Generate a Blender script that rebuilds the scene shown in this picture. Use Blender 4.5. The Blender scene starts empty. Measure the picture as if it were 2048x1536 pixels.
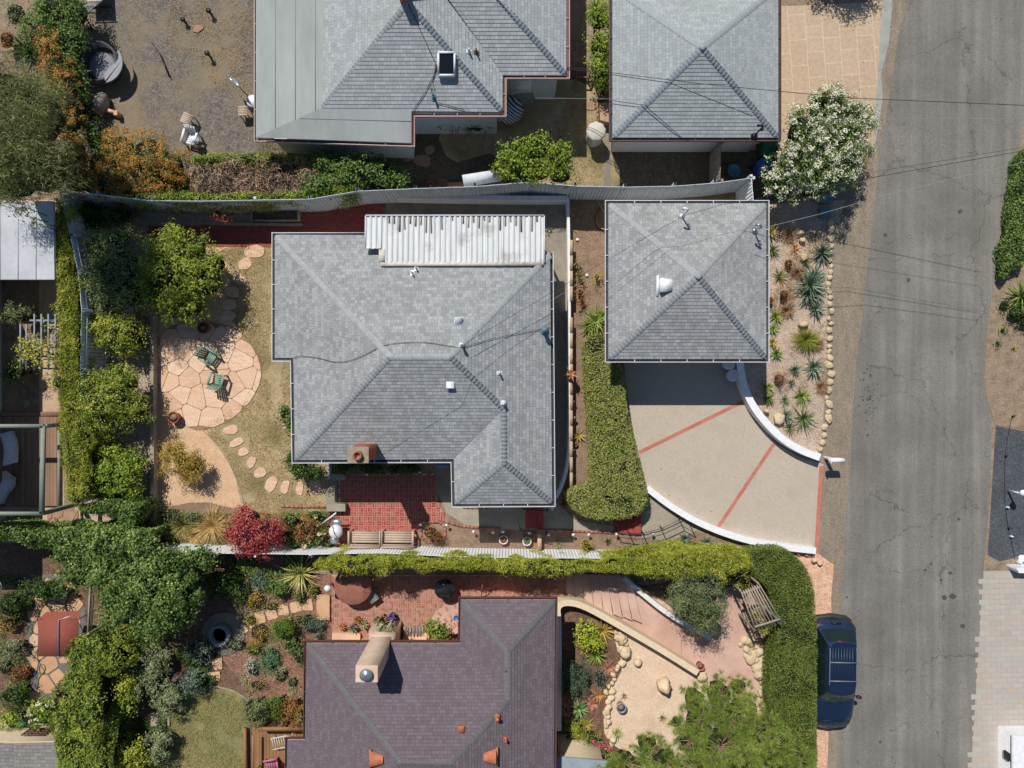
import bpy, math, random
import numpy as np
from mathutils import Vector, noise as mnoise

C = bpy.context.scene.collection
SC = bpy.context.scene
R = math.radians
# ---------------------------------------------------------------- camera, sky, sun, exposure
H, S = 30.0, 45.5            # drone height above ground (m) and photo pixels per metre at ground level
cam = bpy.data.cameras.new('camera')
co = bpy.data.objects.new('camera', cam); C.objects.link(co)
co.location = (0, 0, H); co.rotation_euler = (0, 0, 0)
cam.sensor_width = 36; cam.lens = 36 * (H * S) / 2048
cam.clip_end = 900; SC.camera = co
SUNV = Vector((-.33, .70, 1.0)).normalized()          # towards the sun
EL = math.asin(SUNV.z); AZ = math.atan2(SUNV.x, SUNV.y)
w = bpy.data.worlds.new('World'); SC.world = w; w.use_nodes = True
nt = w.node_tree; sky = nt.nodes.new('ShaderNodeTexSky'); sky.sky_type = 'NISHITA'
sky.sun_disc = False; sky.sun_elevation = EL; sky.sun_rotation = AZ % (2 * math.pi)
bgn = nt.nodes['Background']; bgn.inputs[1].default_value = 0.058
sky.air_density = 1.5; sky.dust_density = .3; sky.ozone_density = 5.0
nt.links.new(sky.outputs[0], bgn.inputs[0])
sl = bpy.data.lights.new('sun', 'SUN'); sl.energy = 4.5; sl.angle = R(.5); sl.color = (1, .95, .87)
so = bpy.data.objects.new('sun', sl); C.objects.link(so)
so.rotation_euler = SUNV.to_track_quat('Z', 'Y').to_euler()
SC.view_settings.view_transform = 'Standard'; SC.view_settings.look = 'None'
SC.view_settings.exposure = 0.0; SC.view_settings.gamma = 1.0
SC.render.engine = 'CYCLES'; SC.cycles.max_bounces = 5; SC.cycles.transparent_max_bounces = 6

# ---------------------------------------------------------------- helpers
random.seed(7)
RNG = np.random.default_rng(11)
def P(px, py, z=0.0):
    k = (H - z) / H / S
    return ((px - 1024) * k, (768 - py) * k, z)
def PL(pts, z=0.0): return [P(a, b, z)[:2] for a, b in pts]
def M(px, z=0.0): return px / S * (H - z) / H      # pixels to metres at height z

def abspos(o):
    v = Vector((0, 0, 0))
    while o is not None:
        v += o.location; o = o.parent
    return v
LABELS = set()
def tag(o, label=None, cat=None, group=None, kind=None):
    if label: o['label'] = label
    if cat: o['category'] = cat
    if group: o['group'] = group
    if kind: o['kind'] = kind
    return o
def thing(name, label, cat, loc=(0, 0, 0), rz=0, group=None):
    o = bpy.data.objects.new(name, None); C.objects.link(o)
    o.empty_display_size = .2
    o.location = loc; o.rotation_euler = (0, 0, rz)
    return tag(o, label, cat, group)
def dup(root, loc=None, rz=None, label=None, sc=None):
    def cp(o, par):
        c = o.copy(); C.objects.link(c)
        if par is not None: c.parent = par
        for ch in list(KIDS.get(o.name, [])):
            KIDS.setdefault(c.name, []).append(cp(ch, c))
        return c
    r = cp(root, None)
    if loc is not None: r.location = loc
    if rz is not None: r.rotation_euler = (0, 0, rz)
    if label: r['label'] = label
    if sc: r.scale = (sc, sc, sc)
    return r
KIDS = {}

class MB:
    def __init__(s): s.v = []; s.f = []; s.m = []; s.uv = []; s.n = 0; s.chunks = []
    def add(s, vs, fs, m=0, uvs=None):
        b = len(s.v); s.v.extend([tuple(x) for x in vs])
        for i, f in enumerate(fs):
            s.f.append([b + k for k in f]); s.m.append(m)
            s.uv.append(uvs[i] if uvs else None)
        return s
    def poly(s, pts, m=0, uv=None): return s.add(pts, [list(range(len(pts)))], m, [uv] if uv else None)
    def prism(s, poly, z0, z1, m=0, cap=True, bottom=False, mt=None):
        poly = list(poly)
        if area2(poly) < 0: poly = poly[::-1]
        n = len(poly)
        vs = [(x, y, z0) for x, y in poly] + [(x, y, z1) for x, y in poly]
        fs = [[i, (i + 1) % n, n + (i + 1) % n, n + i] for i in range(n)]
        s.add(vs, fs, m)
        if cap: s.add([(x, y, z1) for x, y in poly], [list(range(n))], m if mt is None else mt)
        if bottom: s.add([(x, y, z0) for x, y in poly], [list(range(n))[::-1]], m)
        return s
    def box(s, cx, cy, z0, sx, sy, sz, rz=0, m=0, bottom=True):
        c, q = math.cos(rz), math.sin(rz)
        pl = [(cx + a * sx / 2 * c - b * sy / 2 * q, cy + a * sx / 2 * q + b * sy / 2 * c) for a, b in ((-1, -1), (1, -1), (1, 1), (-1, 1))]
        return s.prism(pl, z0, z0 + sz, m, True, bottom)
    def bar(s, a, b, w, h, m=0, up=(0, 0, 1)):
        a, b = Vector(a), Vector(b); d = (b - a).normalized(); u = Vector(up)
        sd = d.cross(u)
        if sd.length < 1e-4: sd = d.cross(Vector((1, 0, 0)))
        sd.normalize(); u = sd.cross(d)
        vs = []
        for p in (a, b):
            for i, j in ((-1, -1), (1, -1), (1, 1), (-1, 1)):
                vs.append(p + sd * (i * w / 2) + u * (j * h / 2))
        return s.add(vs, [[3, 2, 1, 0], [4, 5, 6, 7], [0, 1, 5, 4], [1, 2, 6, 5], [2, 3, 7, 6], [3, 0, 4, 7]], m)
    def tube(s, pts, r, n=8, m=0, closed=False, cap=True):
        pts = [Vector(p) for p in pts]; N = len(pts)
        rs = r if isinstance(r, (list, tuple)) else [r] * N
        vs = []; prev = None
        for i, p in enumerate(pts):
            if closed: d = pts[(i + 1) % N] - pts[i - 1]
            else: d = pts[min(i + 1, N - 1)] - pts[max(i - 1, 0)]
            d.normalize()
            if prev is None:
                a = d.cross(Vector((0, 0, 1)))
                if a.length < .1: a = d.cross(Vector((1, 0, 0)))
            else: a = prev - d * prev.dot(d)
            a.normalize(); prev = a; b = d.cross(a)
            for k in range(n):
                t = 2 * math.pi * k / n
                vs.append(p + a * (math.cos(t) * rs[i]) + b * (math.sin(t) * rs[i]))
        fs = []
        for i in range(N if closed else N - 1):
            j = (i + 1) % N
            for k in range(n):
                fs.append([i * n + k, i * n + (k + 1) % n, j * n + (k + 1) % n, j * n + k])
        if cap and not closed: fs.append(list(range(n))[::-1]); fs.append([(N - 1) * n + k for k in range(n)])
        return s.add(vs, fs, m)
    def lathe(s, prof, c=(0, 0, 0), n=16, m=0, sx=1, sy=1, wob=0):
        vs = []; ph = random.random() * 9
        for r, z in prof:
            for k in range(n):
                t = 2 * math.pi * k / n; q = r * (1 + wob * math.sin(3 * t + ph) + wob * .6 * math.sin(7 * t + 2 * ph))
                vs.append((c[0] + q * math.cos(t) * sx, c[1] + q * math.sin(t) * sy, c[2] + z))
        fs = []
        for i in range(len(prof) - 1):
            for k in range(n): fs.append([i * n + k, i * n + (k + 1) % n, (i + 1) * n + (k + 1) % n, (i + 1) * n + k])
        if prof[0][0] > 1e-5: fs.append(list(range(n))[::-1])
        if prof[-1][0] > 1e-5: fs.append([(len(prof) - 1) * n + k for k in range(n)])
        return s.add(vs, fs, m)
    def rock(s, c, rx, ry, rz, m=0, n=10, rot=0, rough=.26):
        sd = random.random() * 50; vs = []; rings = 6
        for i in range(rings + 1):
            ph = -math.pi * .32 + (math.pi * .82) * i / rings
            for k in range(n):
                t = 2 * math.pi * k / n
                d = Vector((math.cos(t) * math.cos(ph), math.sin(t) * math.cos(ph), math.sin(ph)))
                q = 1 + rough * 1.5 * mnoise.noise(d * 1.2 + Vector((sd, sd, sd))) + rough * mnoise.noise(d * 3.1 + Vector((sd, 0, sd)))
                x, y = d.x * rx * q, d.y * ry * q
                vs.append((c[0] + x * math.cos(rot) - y * math.sin(rot), c[1] + x * math.sin(rot) + y * math.cos(rot), c[2] + rz * (d.z * q + .75)))
        fs = [[i * n + k, i * n + (k + 1) % n, (i + 1) * n + (k + 1) % n, (i + 1) * n + k] for i in range(rings) for k in range(n)]
        fs.append([rings * n + k for k in range(n)])
        return s.add(vs, fs, m)
    def quads(s, V, m=0): s.chunks.append((V.reshape(-1, 4, 3), m)); return s
    def build(s, name, mats, parent=None, world=True, smooth=False, base=None):
        if not isinstance(mats, (list, tuple)): mats = [mats]
        nv = len(s.v); V = [np.array(s.v, dtype=np.float64).reshape(-1, 3)] if nv else [np.zeros((0, 3))]
        lt = [len(f) for f in s.f]; loops = [k for f in s.f for k in f]; mi = list(s.m)
        L = [np.array(loops, dtype=np.int32)]; LT = [np.array(lt, dtype=np.int32)]; MI = [np.array(mi, dtype=np.int32)]
        off = nv
        for q, m in s.chunks:
            n = len(q); V.append(q.reshape(-1, 3)); L.append(np.arange(off, off + 4 * n, dtype=np.int32))
            LT.append(np.full(n, 4, np.int32)); MI.append(np.full(n, m, np.int32)); off += 4 * n
        V = np.concatenate(V); L = np.concatenate(L); LT = np.concatenate(LT); MI = np.concatenate(MI)
        if parent is not None and world: o0 = abspos(parent)
        elif parent is None and world:
            if base is not None: o0 = Vector(base)
            else:
                mn, mx = V.min(0), V.max(0); o0 = Vector(((mn[0] + mx[0]) / 2, (mn[1] + mx[1]) / 2, mn[2]))
        else: o0 = Vector((0, 0, 0))
        V = V - np.array(o0)
        me = bpy.data.meshes.new(name)
        me.vertices.add(len(V)); me.vertices.foreach_set('co', V.astype(np.float32).ravel())
        me.loops.add(len(L)); me.loops.foreach_set('vertex_index', L)
        me.polygons.add(len(LT))
        ls = np.concatenate([[0], np.cumsum(LT)[:-1]]).astype(np.int32)
        me.polygons.foreach_set('loop_start', ls); me.polygons.foreach_set('material_index', MI)
        if smooth: me.polygons.foreach_set('use_smooth', np.ones(len(LT), dtype=bool))
        if any(u for u in s.uv):
            ul = me.uv_layers.new(name='UVMap'); arr = np.zeros((len(L), 2), np.float32); k = 0
            for f, u in zip(s.f, s.uv):
                if u:
                    for j, t in enumerate(u): arr[k + j] = t
                k += len(f)
            ul.data.foreach_set('uv', arr.ravel())
        me.update(calc_edges=True); me.validate()
        for m_ in mats: me.materials.append(m_)
        o = bpy.data.objects.new(name, me); C.objects.link(o)
        if parent is not None: o.parent = parent; KIDS.setdefault(parent.name, []).append(o)
        elif world: o.location = o0
        return o

def area2(p): return sum(p[i - 1][0] * p[i][1] - p[i][0] * p[i - 1][1] for i in range(len(p))) / 2
def offset(poly, d):
    """offset a closed 2-D polygon outward by d (mitred)"""
    if area2(poly) < 0: d = -d
    n = len(poly); out = []
    for i in range(n):
        p0, p1, p2 = Vector(poly[i - 1][:2]), Vector(poly[i][:2]), Vector(poly[(i + 1) % n][:2])
        a, b = (p1 - p0).normalized(), (p2 - p1).normalized()
        na, nb = Vector((a.y, -a.x)), Vector((b.y, -b.x)); m = na + nb
        if m.length < 1e-6: m = na
        m.normalize(); q = max(.35, m.dot(na)); out.append(tuple(p1 + m * (d / q)))
    return out
def chaikin(p, n=2, closed=True):
    for _ in range(n):
        q = []; N = len(p)
        if not closed: q.append(p[0])
        for i in range(N if closed else N - 1):
            a, b = p[i], p[(i + 1) % N]
            q.append(tuple(a[k] * .75 + b[k] * .25 for k in range(len(a)))); q.append(tuple(a[k] * .25 + b[k] * .75 for k in range(len(a))))
        if not closed: q.append(p[-1])
        p = q
    return p
def clip(poly, a, b, c):
    """keep the part of a 2-D polygon with a*x+b*y<=c"""
    out = []
    for i in range(len(poly)):
        p, q = poly[i - 1], poly[i]
        fp, fq = a * p[0] + b * p[1] - c, a * q[0] + b * q[1] - c
        if (fp <= 0) != (fq <= 0):
            t = fp / (fp - fq); out.append((p[0] + t * (q[0] - p[0]), p[1] + t * (q[1] - p[1])))
        if fq <= 0: out.append(q)
    return out
def inside(poly, X, Y):
    r = np.zeros(len(X), bool); n = len(poly)
    for i in range(n):
        x1, y1 = poly[i - 1][:2]; x2, y2 = poly[i][:2]
        if y1 == y2: continue
        c = ((y1 > Y) != (y2 > Y)) & (X < (x2 - x1) * (Y - y1) / (y2 - y1) + x1); r ^= c
    return r
def edgedist(poly, X, Y):
    d = np.full(len(X), 1e9); n = len(poly)
    for i in range(n):
        x1, y1 = poly[i - 1][:2]; x2, y2 = poly[i][:2]; dx, dy = x2 - x1, y2 - y1; l = dx * dx + dy * dy + 1e-12
        t = np.clip(((X - x1) * dx + (Y - y1) * dy) / l, 0, 1)
        d = np.minimum(d, np.hypot(X - x1 - t * dx, Y - y1 - t * dy))
    return d
def scatter(poly, n):
    xs = [p[0] for p in poly]; ys = [p[1] for p in poly]; A = (max(xs) - min(xs)) * (max(ys) - min(ys))
    f = A / max(1e-6, abs(area2(poly))); k = int(n * f * 1.05) + 4
    X = RNG.uniform(min(xs), max(xs), k); Y = RNG.uniform(min(ys), max(ys), k); m = inside(poly, X, Y)
    return X[m][:n], Y[m][:n]

# ---------------------------------------------------------------- materials
def lin(h, g=1.0):
    h = h.lstrip('#'); o = []
    for i in (0, 2, 4):
        c = int(h[i:i + 2], 16) / 255; o.append((c / 12.92 if c <= .04045 else ((c + .055) / 1.055) ** 2.4) * g)
    return (*o, 1)
def newmat(name):
    m = bpy.data.materials.new(name); m.use_nodes = True; t = m.node_tree; b = t.nodes['Principled BSDF']
    return m, t, b
def ramp(t, stops, g=1.0, interp='LINEAR'):
    r = t.nodes.new('ShaderNodeValToRGB'); e = r.color_ramp.elements; r.color_ramp.interpolation = interp
    n = len(stops)
    for i, s in enumerate(stops):
        pos, col = s if isinstance(s, tuple) else (i / max(1, n - 1), s)
        el = e[i] if i < 2 else e.new(pos)
        el.position = pos; el.color = lin(col, g)
    return r
def node(t, kind, **k):
    n = t.nodes.new(kind)
    for a, v in k.items():
        if a in n.inputs.keys(): n.inputs[a].default_value = v
        else: setattr(n, a, v)
    return n
def noise_n(t, vec, scale, detail=4, rough=.6, dist=0):
    n = node(t, 'ShaderNodeTexNoise', Scale=scale, Detail=detail, Roughness=rough, Distortion=dist); t.links.new(vec, n.inputs['Vector']); return n
def mix(t, fac, a, b, mode='MIX'):
    n = t.nodes.new('ShaderNodeMix'); n.data_type = 'RGBA'; n.blend_type = mode
    for s, v in ((0, fac), (6, a), (7, b)):
        if isinstance(v, (int, float)) or isinstance(v, tuple): n.inputs[s].default_value = v
        else: t.links.new(v, n.inputs[s])
    return n.outputs[2]
def maprange(t, v, a, b, c=0., d=1.):
    n = t.nodes.new('ShaderNodeMapRange'); n.inputs[1].default_value = a; n.inputs[2].default_value = b; n.inputs[3].default_value = c; n.inputs[4].default_value = d
    t.links.new(v, n.inputs[0]); return n.outputs[0]
def bump(t, b, h, s, dist=.02):
    n = node(t, 'ShaderNodeBump', Strength=s, Distance=dist); t.links.new(h, n.inputs['Height']); t.links.new(n.outputs[0], b.inputs['Normal'])
def position(t): return t.nodes.new('ShaderNodeNewGeometry').outputs['Position']

def surf(name, cols, sc=3, fine=None, fsc=40, big=None, bsc=.35, bth=(.45, .6), rough=.85, bmp=.25, g=1.0, island=0, streak=None, metal=0, spec=.3, fmix=.36):
    """noise-mottled surface; fine = second ramp of small grains; big = colour of large soft patches; island = per-piece variation"""
    m, t, b = newmat(name); pos = position(t)
    if streak:
        mp = t.nodes.new('ShaderNodeMapping'); mp.inputs['Scale'].default_value = streak; t.links.new(pos, mp.inputs[0]); vec = mp.outputs[0]
    else: vec = pos
    n = noise_n(t, vec, sc, 5, .65); fac = maprange(t, n.outputs[0], .3, .7)
    if island:
        gi = t.nodes.new('ShaderNodeNewGeometry').outputs['Random Per Island']
        mm = t.nodes.new('ShaderNodeMix'); mm.inputs[0].default_value = island; t.links.new(fac, mm.inputs[2]); t.links.new(gi, mm.inputs[3]); fac = mm.outputs[0]
    r = ramp(t, cols, g); t.links.new(fac, r.inputs[0]); col = r.outputs[0]
    if fine:
        v = node(t, 'ShaderNodeTexVoronoi', Scale=fsc); t.links.new(pos, v.inputs['Vector'])
        sp = t.nodes.new('ShaderNodeSeparateColor'); t.links.new(v.outputs['Color'], sp.inputs[0])
        r2 = ramp(t, fine, g); t.links.new(sp.outputs[0], r2.inputs[0])
        col = mix(t, fmix, col, r2.outputs[0])
    if big:
        n2 = noise_n(t, pos, bsc, 6, .62); f2 = maprange(t, n2.outputs[0], *bth)
        r3 = ramp(t, big if isinstance(big, (list, tuple)) else [big, big], g); t.links.new(n.outputs[0], r3.inputs[0])
        col = mix(t, f2, col, r3.outputs[0])
    t.links.new(col, b.inputs['Base Color']); b.inputs['Roughness'].default_value = rough
    b.inputs['Specular IOR Level'].default_value = spec; b.inputs['Metallic'].default_value = metal
    if bmp:
        nb = noise_n(t, pos, fsc if fine else 22, 3); bump(t, b, nb.outputs[0], bmp, .03)
    return m
def flat(name, col, rough=.6, g=1.0, metal=0, spec=.5, var=.12):
    """painted or moulded surface with slight wear"""
    m, t, b = newmat(name); pos = position(t); n = noise_n(t, pos, 6, 4); f = maprange(t, n.outputs[0], .3, .7, 1 - var, 1 + var * .5)
    cc = t.nodes.new('ShaderNodeVectorMath'); cc.operation = 'SCALE'; cc.inputs[0].default_value = lin(col, g)[:3]; t.links.new(f, cc.inputs['Scale'])
    t.links.new(cc.outputs[0], b.inputs['Base Color']); b.inputs['Roughness'].default_value = rough
    b.inputs['Metallic'].default_value = metal; b.inputs['Specular IOR Level'].default_value = spec
    return m
def leafmat(name, cols, g=1.58, trans=.28, rough=.55, nsc=1.6, nw=.45):
    m, t, b = newmat(name); pos = position(t)
    gi = t.nodes.new('ShaderNodeNewGeometry').outputs['Random Per Island']
    n = noise_n(t, pos, nsc, 3); f = maprange(t, n.outputs[0], .32, .68)
    mm = t.nodes.new('ShaderNodeMix'); mm.inputs[0].default_value = nw; t.links.new(gi, mm.inputs[2]); t.links.new(f, mm.inputs[3])
    r = ramp(t, cols, g); t.links.new(mm.outputs[0], r.inputs[0])
    for e in r.color_ramp.elements:
        c = e.color; a = (c[0] + c[1] + c[2]) / 3; e.color = (min(.9, c[0] * .93 + a * .1), min(.9, c[1] * .9 + a * .07), min(.9, c[2] * .8 + a * .06), 1)
    t.links.new(r.outputs[0], b.inputs['Base Color']); b.inputs['Roughness'].default_value = rough; b.inputs['Specular IOR Level'].default_value = .35
    tr = t.nodes.new('ShaderNodeBsdfTranslucent'); t.links.new(r.outputs[0], tr.inputs[0])
    ms = t.nodes.new('ShaderNodeMixShader'); ms.inputs[0].default_value = trans
    t.links.new(b.outputs[0], ms.inputs[1]); t.links.new(tr.outputs[0], ms.inputs[2])
    t.links.new(ms.outputs[0], t.nodes['Material Output'].inputs[0]); return m
def shingle(name, c1, c2, mort, bw=.30, rh=.14, g=1.0, stain=None, msz=.006, big=.35):
    m, t, b = newmat(name); uv = t.nodes.new('ShaderNodeUVMap').outputs[0]; pos = position(t)
    br = node(t, 'ShaderNodeTexBrick', Scale=1.0); br.offset = .43; br.offset_frequency = 2; br.squash = .6; br.squash_frequency = 3
    br.inputs['Color1'].default_value = lin(c1, g); br.inputs['Color2'].default_value = lin(c2, g); br.inputs['Mortar'].default_value = lin(mort, g)
    br.inputs['Mortar Size'].default_value = msz; br.inputs['Brick Width'].default_value = bw; br.inputs['Row Height'].default_value = rh; br.inputs['Bias'].default_value = 0
    br.inputs['Mortar Smooth'].default_value = .3
    t.links.new(uv, br.inputs['Vector'])
    n = noise_n(t, pos, 45, 2); n2 = noise_n(t, pos, .7, 5, .65)
    f1 = maprange(t, n.outputs[0], .3, .7, .86, 1.14); f2 = maprange(t, n2.outputs[0], .3, .7, 1 - big * .4, 1 + big * .3)
    mu = t.nodes.new('ShaderNodeMath'); mu.operation = 'MULTIPLY'; t.links.new(f1, mu.inputs[0]); t.links.new(f2, mu.inputs[1])
    cc = t.nodes.new('ShaderNodeVectorMath'); cc.operation = 'SCALE'; t.links.new(br.outputs[0], cc.inputs[0]); t.links.new(mu.outputs[0], cc.inputs['Scale'])
    col = cc.outputs[0]
    if stain:
        n3 = noise_n(t, pos, .9, 6, .7); col = mix(t, maprange(t, n3.outputs[0], .56, .75, 0, .6), col, lin(stain))
    t.links.new(col, b.inputs['Base Color']); b.inputs['Roughness'].default_value = .9; b.inputs['Specular IOR Level'].default_value = .2
    bump(t, b, n.outputs[0], .35, .01); return m
# ---------------------------------------------------------------- material library
m_dirt = surf('dirt', ['#6d5d4c', '#8d7a66', '#a08d78'], 2.5, ['#5e5044', '#8a7764', '#b8a792'], 30, bmp=.5)
m_yard = surf('bare yard soil', ['#544f4b', '#67615c', '#7a736c'], 2.6, ['#352f2b', '#6a5f56', '#b5a896'], 24, big=['#706552', '#887a64', '#6f6854'], bsc=.5, bth=(.44, .66), bmp=.6)
m_darksoil = surf('dark soil', ['#463d33', '#594d40', '#6a5d4d'], 3, ['#40372e', '#6b5c4b', '#94826c'], 26, bmp=.5)  # darker brown soil for the side yard and raised planter
m_soil = surf('brown planting soil', ['#6b5646', '#866f5c', '#9a8470'], 2.2, ['#5b4a3d', '#826c5a', '#b39c86'], 34, bmp=.5)
m_mulch = surf('wood chip mulch', ['#6b4a3d', '#83604f', '#987363'], 4, ['#4d3128', '#85604f', '#bd9c88'], 20, bmp=.8)
m_mulch2 = surf('dark bark mulch', ['#564034', '#6c5242', '#826652'], 4, ['#3c2c23', '#6d5342', '#a08470'], 22, bmp=.8)
m_gran = surf('decomposed granite', ['#b99876', '#c9a785', '#d6b594'], 1.6, ['#a37e5e', '#c9a785', '#ebcfb0'], 34, bmp=.4)
m_pink = surf('pinkish gravel', ['#9b8776', '#af9c8a', '#c0ac9a'], 1.5, ['#6e5e50', '#b39c88', '#e6d6c6'], 24, bmp=.8)
m_sand = surf('pale sand', ['#c6ab92', '#d3b9a0', '#ddc6ae'], 1.3, ['#b1967d', '#d3b9a0', '#ecdac6'], 26, bmp=.5, big=['#b9a388', '#c3ac92'], bth=(.58, .72))
m_lawn = surf('dry lawn', ['#917f5e', '#a99672', '#bfac8a'], 2.2, ['#756a4c', '#a2906e', '#cebd9c'], 24, big=['#6d6746', '#857a58'], bsc=.55, bth=(.46, .62), bmp=.6)
m_lawn2 = surf('green lawn', ['#6c6845', '#807a54', '#968c66'], 1.8, ['#4d5229', '#767643', '#a59c66'], 24, big=['#8f8258', '#a08e60'], bsc=.5, bth=(.5, .66), bmp=.6)
m_shoulder = surf('dusty road shoulder', ['#726759', '#85796a', '#95897a'], 1.4, ['#5f5549', '#867a6b', '#aea292'], 30, bmp=.4, streak=(2, .5, 1))
m_aggr = surf('exposed aggregate concrete', ['#ada192', '#b7ab9c', '#c1b5a6'], .6, ['#827669', '#ada090', '#d4c7b6'], 42, bmp=.15, fmix=.3, big=['#a09485', '#aa9e8f'], bsc=.6, bth=(.48, .72))
m_conc = surf('grey concrete', ['#8b8375', '#9b9384', '#a8a090'], 1.3, ['#80786b', '#9b9384', '#b4ac9c'], 30, bmp=.15, big=['#7c7568', '#8c8476'], bth=(.5, .7))
m_concd = surf('weathered concrete', ['#7a7264', '#8e8576', '#9a9181'], 1.3, bmp=.2, big=['#6c6558', '#7c7466'], bth=(.45, .7))
m_apron = surf('pale concrete apron', ['#8c8f8a', '#999c96', '#a3a59f'], 2, bmp=.15)
m_darkasph = surf('new dark asphalt', ['#3d4147', '#484c52', '#52565b'], 1.2, ['#35383d', '#484c52', '#74777a'], 22, bmp=.35)
m_grout = surf('pale mortar', ['#a8907f', '#bba391', '#c6b09d'], 4, bmp=.2)
m_groutd = surf('grey joint gravel', ['#5b5a57', '#6c6a66', '#807c76'], 6, bmp=.6)
m_joint = surf('earth joints', ['#80644f', '#93765f', '#a1856d'], 6, bmp=.4)
m_flag = surf('peach flagstone', ['#bb9276', '#d3b195', '#e4ccb3', '#c49c80', '#dabb9e', '#cca98d'], 1.6, ['#c3947a', '#d8ae92', '#e8cbb0'], 30, bmp=.35, island=.72, streak=(1, 4, 1))
m_flag2 = surf('orange tan flagstone', ['#b48b6b', '#c79f7d', '#d5b292'], 1.6, bmp=.3, island=.6)
m_flagsh = surf('brown flagstone', ['#8a6d58', '#a08068', '#ad8f78'], 1.6, bmp=.3, island=.5)
m_pave = surf('mixed grey paver', ['#a29d95', '#a9a49b', '#b0aaa1', '#b0a294', '#a6a7a6'], .9, bmp=.2, island=.75)
m_brick = surf('red brick', ['#823c33', '#9c4a40', '#b05f54', '#8b4238'], 2, bmp=.3, island=.75)
m_brick2 = surf('weathered red brick', ['#8a5346', '#9f6858', '#b3806f', '#93594b'], 2, bmp=.3, island=.75)
m_brickd = surf('deep red brick', ['#8c3a38', '#9d4743', '#a9544c'], 2, bmp=.3, island=.6)
m_pinkc = surf('pink stained concrete', ['#b79585', '#c6a595', '#d0b1a2'], .9, bmp=.15, big=['#ac8a7b', '#bd9a8a'], bth=(.45, .65))
m_pinkst = surf('red strip concrete', ['#a96654', '#b57160', '#bf7d6b'], 2, bmp=.15)
m_white = flat('white paint', '#e4e5e9', .6)
m_stucco = flat('pale stucco', '#dddbd6', .85, var=.08)
m_cream = flat('cream plaster', '#d8c6a8', .85, var=.1)
m_peachpl = surf('peach plaster', ['#c39a7e', '#d0a98d', '#dab79c'], 1.5, bmp=.15)
m_bluewood = surf('pale blue grey fence paint', ['#b9c4cd', '#c8d2da', '#d5dde4'], 3, bmp=.15, island=.5)
m_whitewood = surf('white fence paint', ['#dfe1e6', '#e9ebef', '#f2f3f6'], 3, bmp=.15, island=.5)
m_gutw = flat('white gutter metal', '#d5d6dc', .45)
m_gutb = flat('brown gutter metal', '#6a4038', .6)
m_gutl = flat('pink grey gutter lip', '#b79d97', .5)
m_gutin = flat('gutter trough', '#3a3b40', .8)
m_wood = surf('weathered timber', ['#857a6d', '#998e80', '#a99e91'], 3, bmp=.25, island=.5)
m_woodp = surf('pale bench timber', ['#a59384', '#b7a594', '#c4b3a3'], 3, bmp=.2, island=.5)
m_deck = surf('brown deck boards', ['#7b5f4e', '#8d6f5c', '#9b7d69'], 2, bmp=.2, island=.6)
m_deck2 = surf('tan deck boards', ['#7d5b3e', '#8f6b4a', '#a17c58'], 2, bmp=.2, island=.6)
m_greyg = flat('sage grey beam paint', '#848c80', .7)
m_black = flat('black metal', '#17181b', .45)
m_dark = flat('hollow shade and ash black', '#0d0c0c', .9)  # near-black fill painted as shade inside vent openings; also the fire bowl ash
m_rubber = flat('tyre rubber', '#141415', .8)
m_steel = flat('brushed steel', '#a9b2ba', .35, metal=.7)
m_zinc = flat('painted vent metal', '#dcdfe4', .4)
m_terra = surf('terracotta', ['#9f5d45', '#b56e52', '#c27f64'], 4, bmp=.15)
m_green = flat('sage green chair paint', '#7f9a88', .6)
m_cloth = flat('white cloth cover', '#d6dae4', .9, var=.15)
m_clothg = flat('off white fabric', '#c6c3b8', .9)
m_grey = flat('grey plastic', '#7e8087', .6)
m_greyw = flat('grey wicker', '#57565d', .8, var=.2)
m_blue = flat('blue bin plastic', '#1d5fae', .5)
m_teal = flat('green bin plastic', '#146b4b', .5)
m_uteal = flat('teal grey utility lid', '#5c7f90', .6)
m_pot = surf('clay pot', ['#7f4c38', '#945c46', '#a36e58'], 5, bmp=.1)
m_bark = surf('bark', ['#4a3b2e', '#61503f', '#77644f'], 6, bmp=.5)
m_twig = surf('bare twigs', ['#6b5444', '#8d7260', '#a98c78'], 5, bmp=.2, island=.6)
m_core = surf('added dark core and stems', ['#12150a', '#1b2010', '#262a15'], 5, bmp=.5)  # solid core added inside plants to block light through gaps; also colours stems
m_coreb = surf('added brown core and stems', ['#1e1712', '#2c221a', '#3a2d22'], 5, bmp=.5)  # browner colour for the added light-blocking core and shrub stems
m_rockm = surf('tan boulder', ['#a08a6d', '#b9a385', '#cbb89b', '#93826d'], 3, bmp=.4, island=.6)
m_rockw = surf('pale cream boulder', ['#b5a183', '#cdb998', '#ddccb0'], 2.5, bmp=.4, island=.5)
m_rope = flat('cable sheath', '#1d1d22', .6)
m_cable2 = flat('pale cable sheath', '#8d8f92', .6)
m_glass = flat('dark window glass', '#1a2026', .08)
m_orange = flat('rust fabric', '#8c4a3c', .9)

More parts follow.
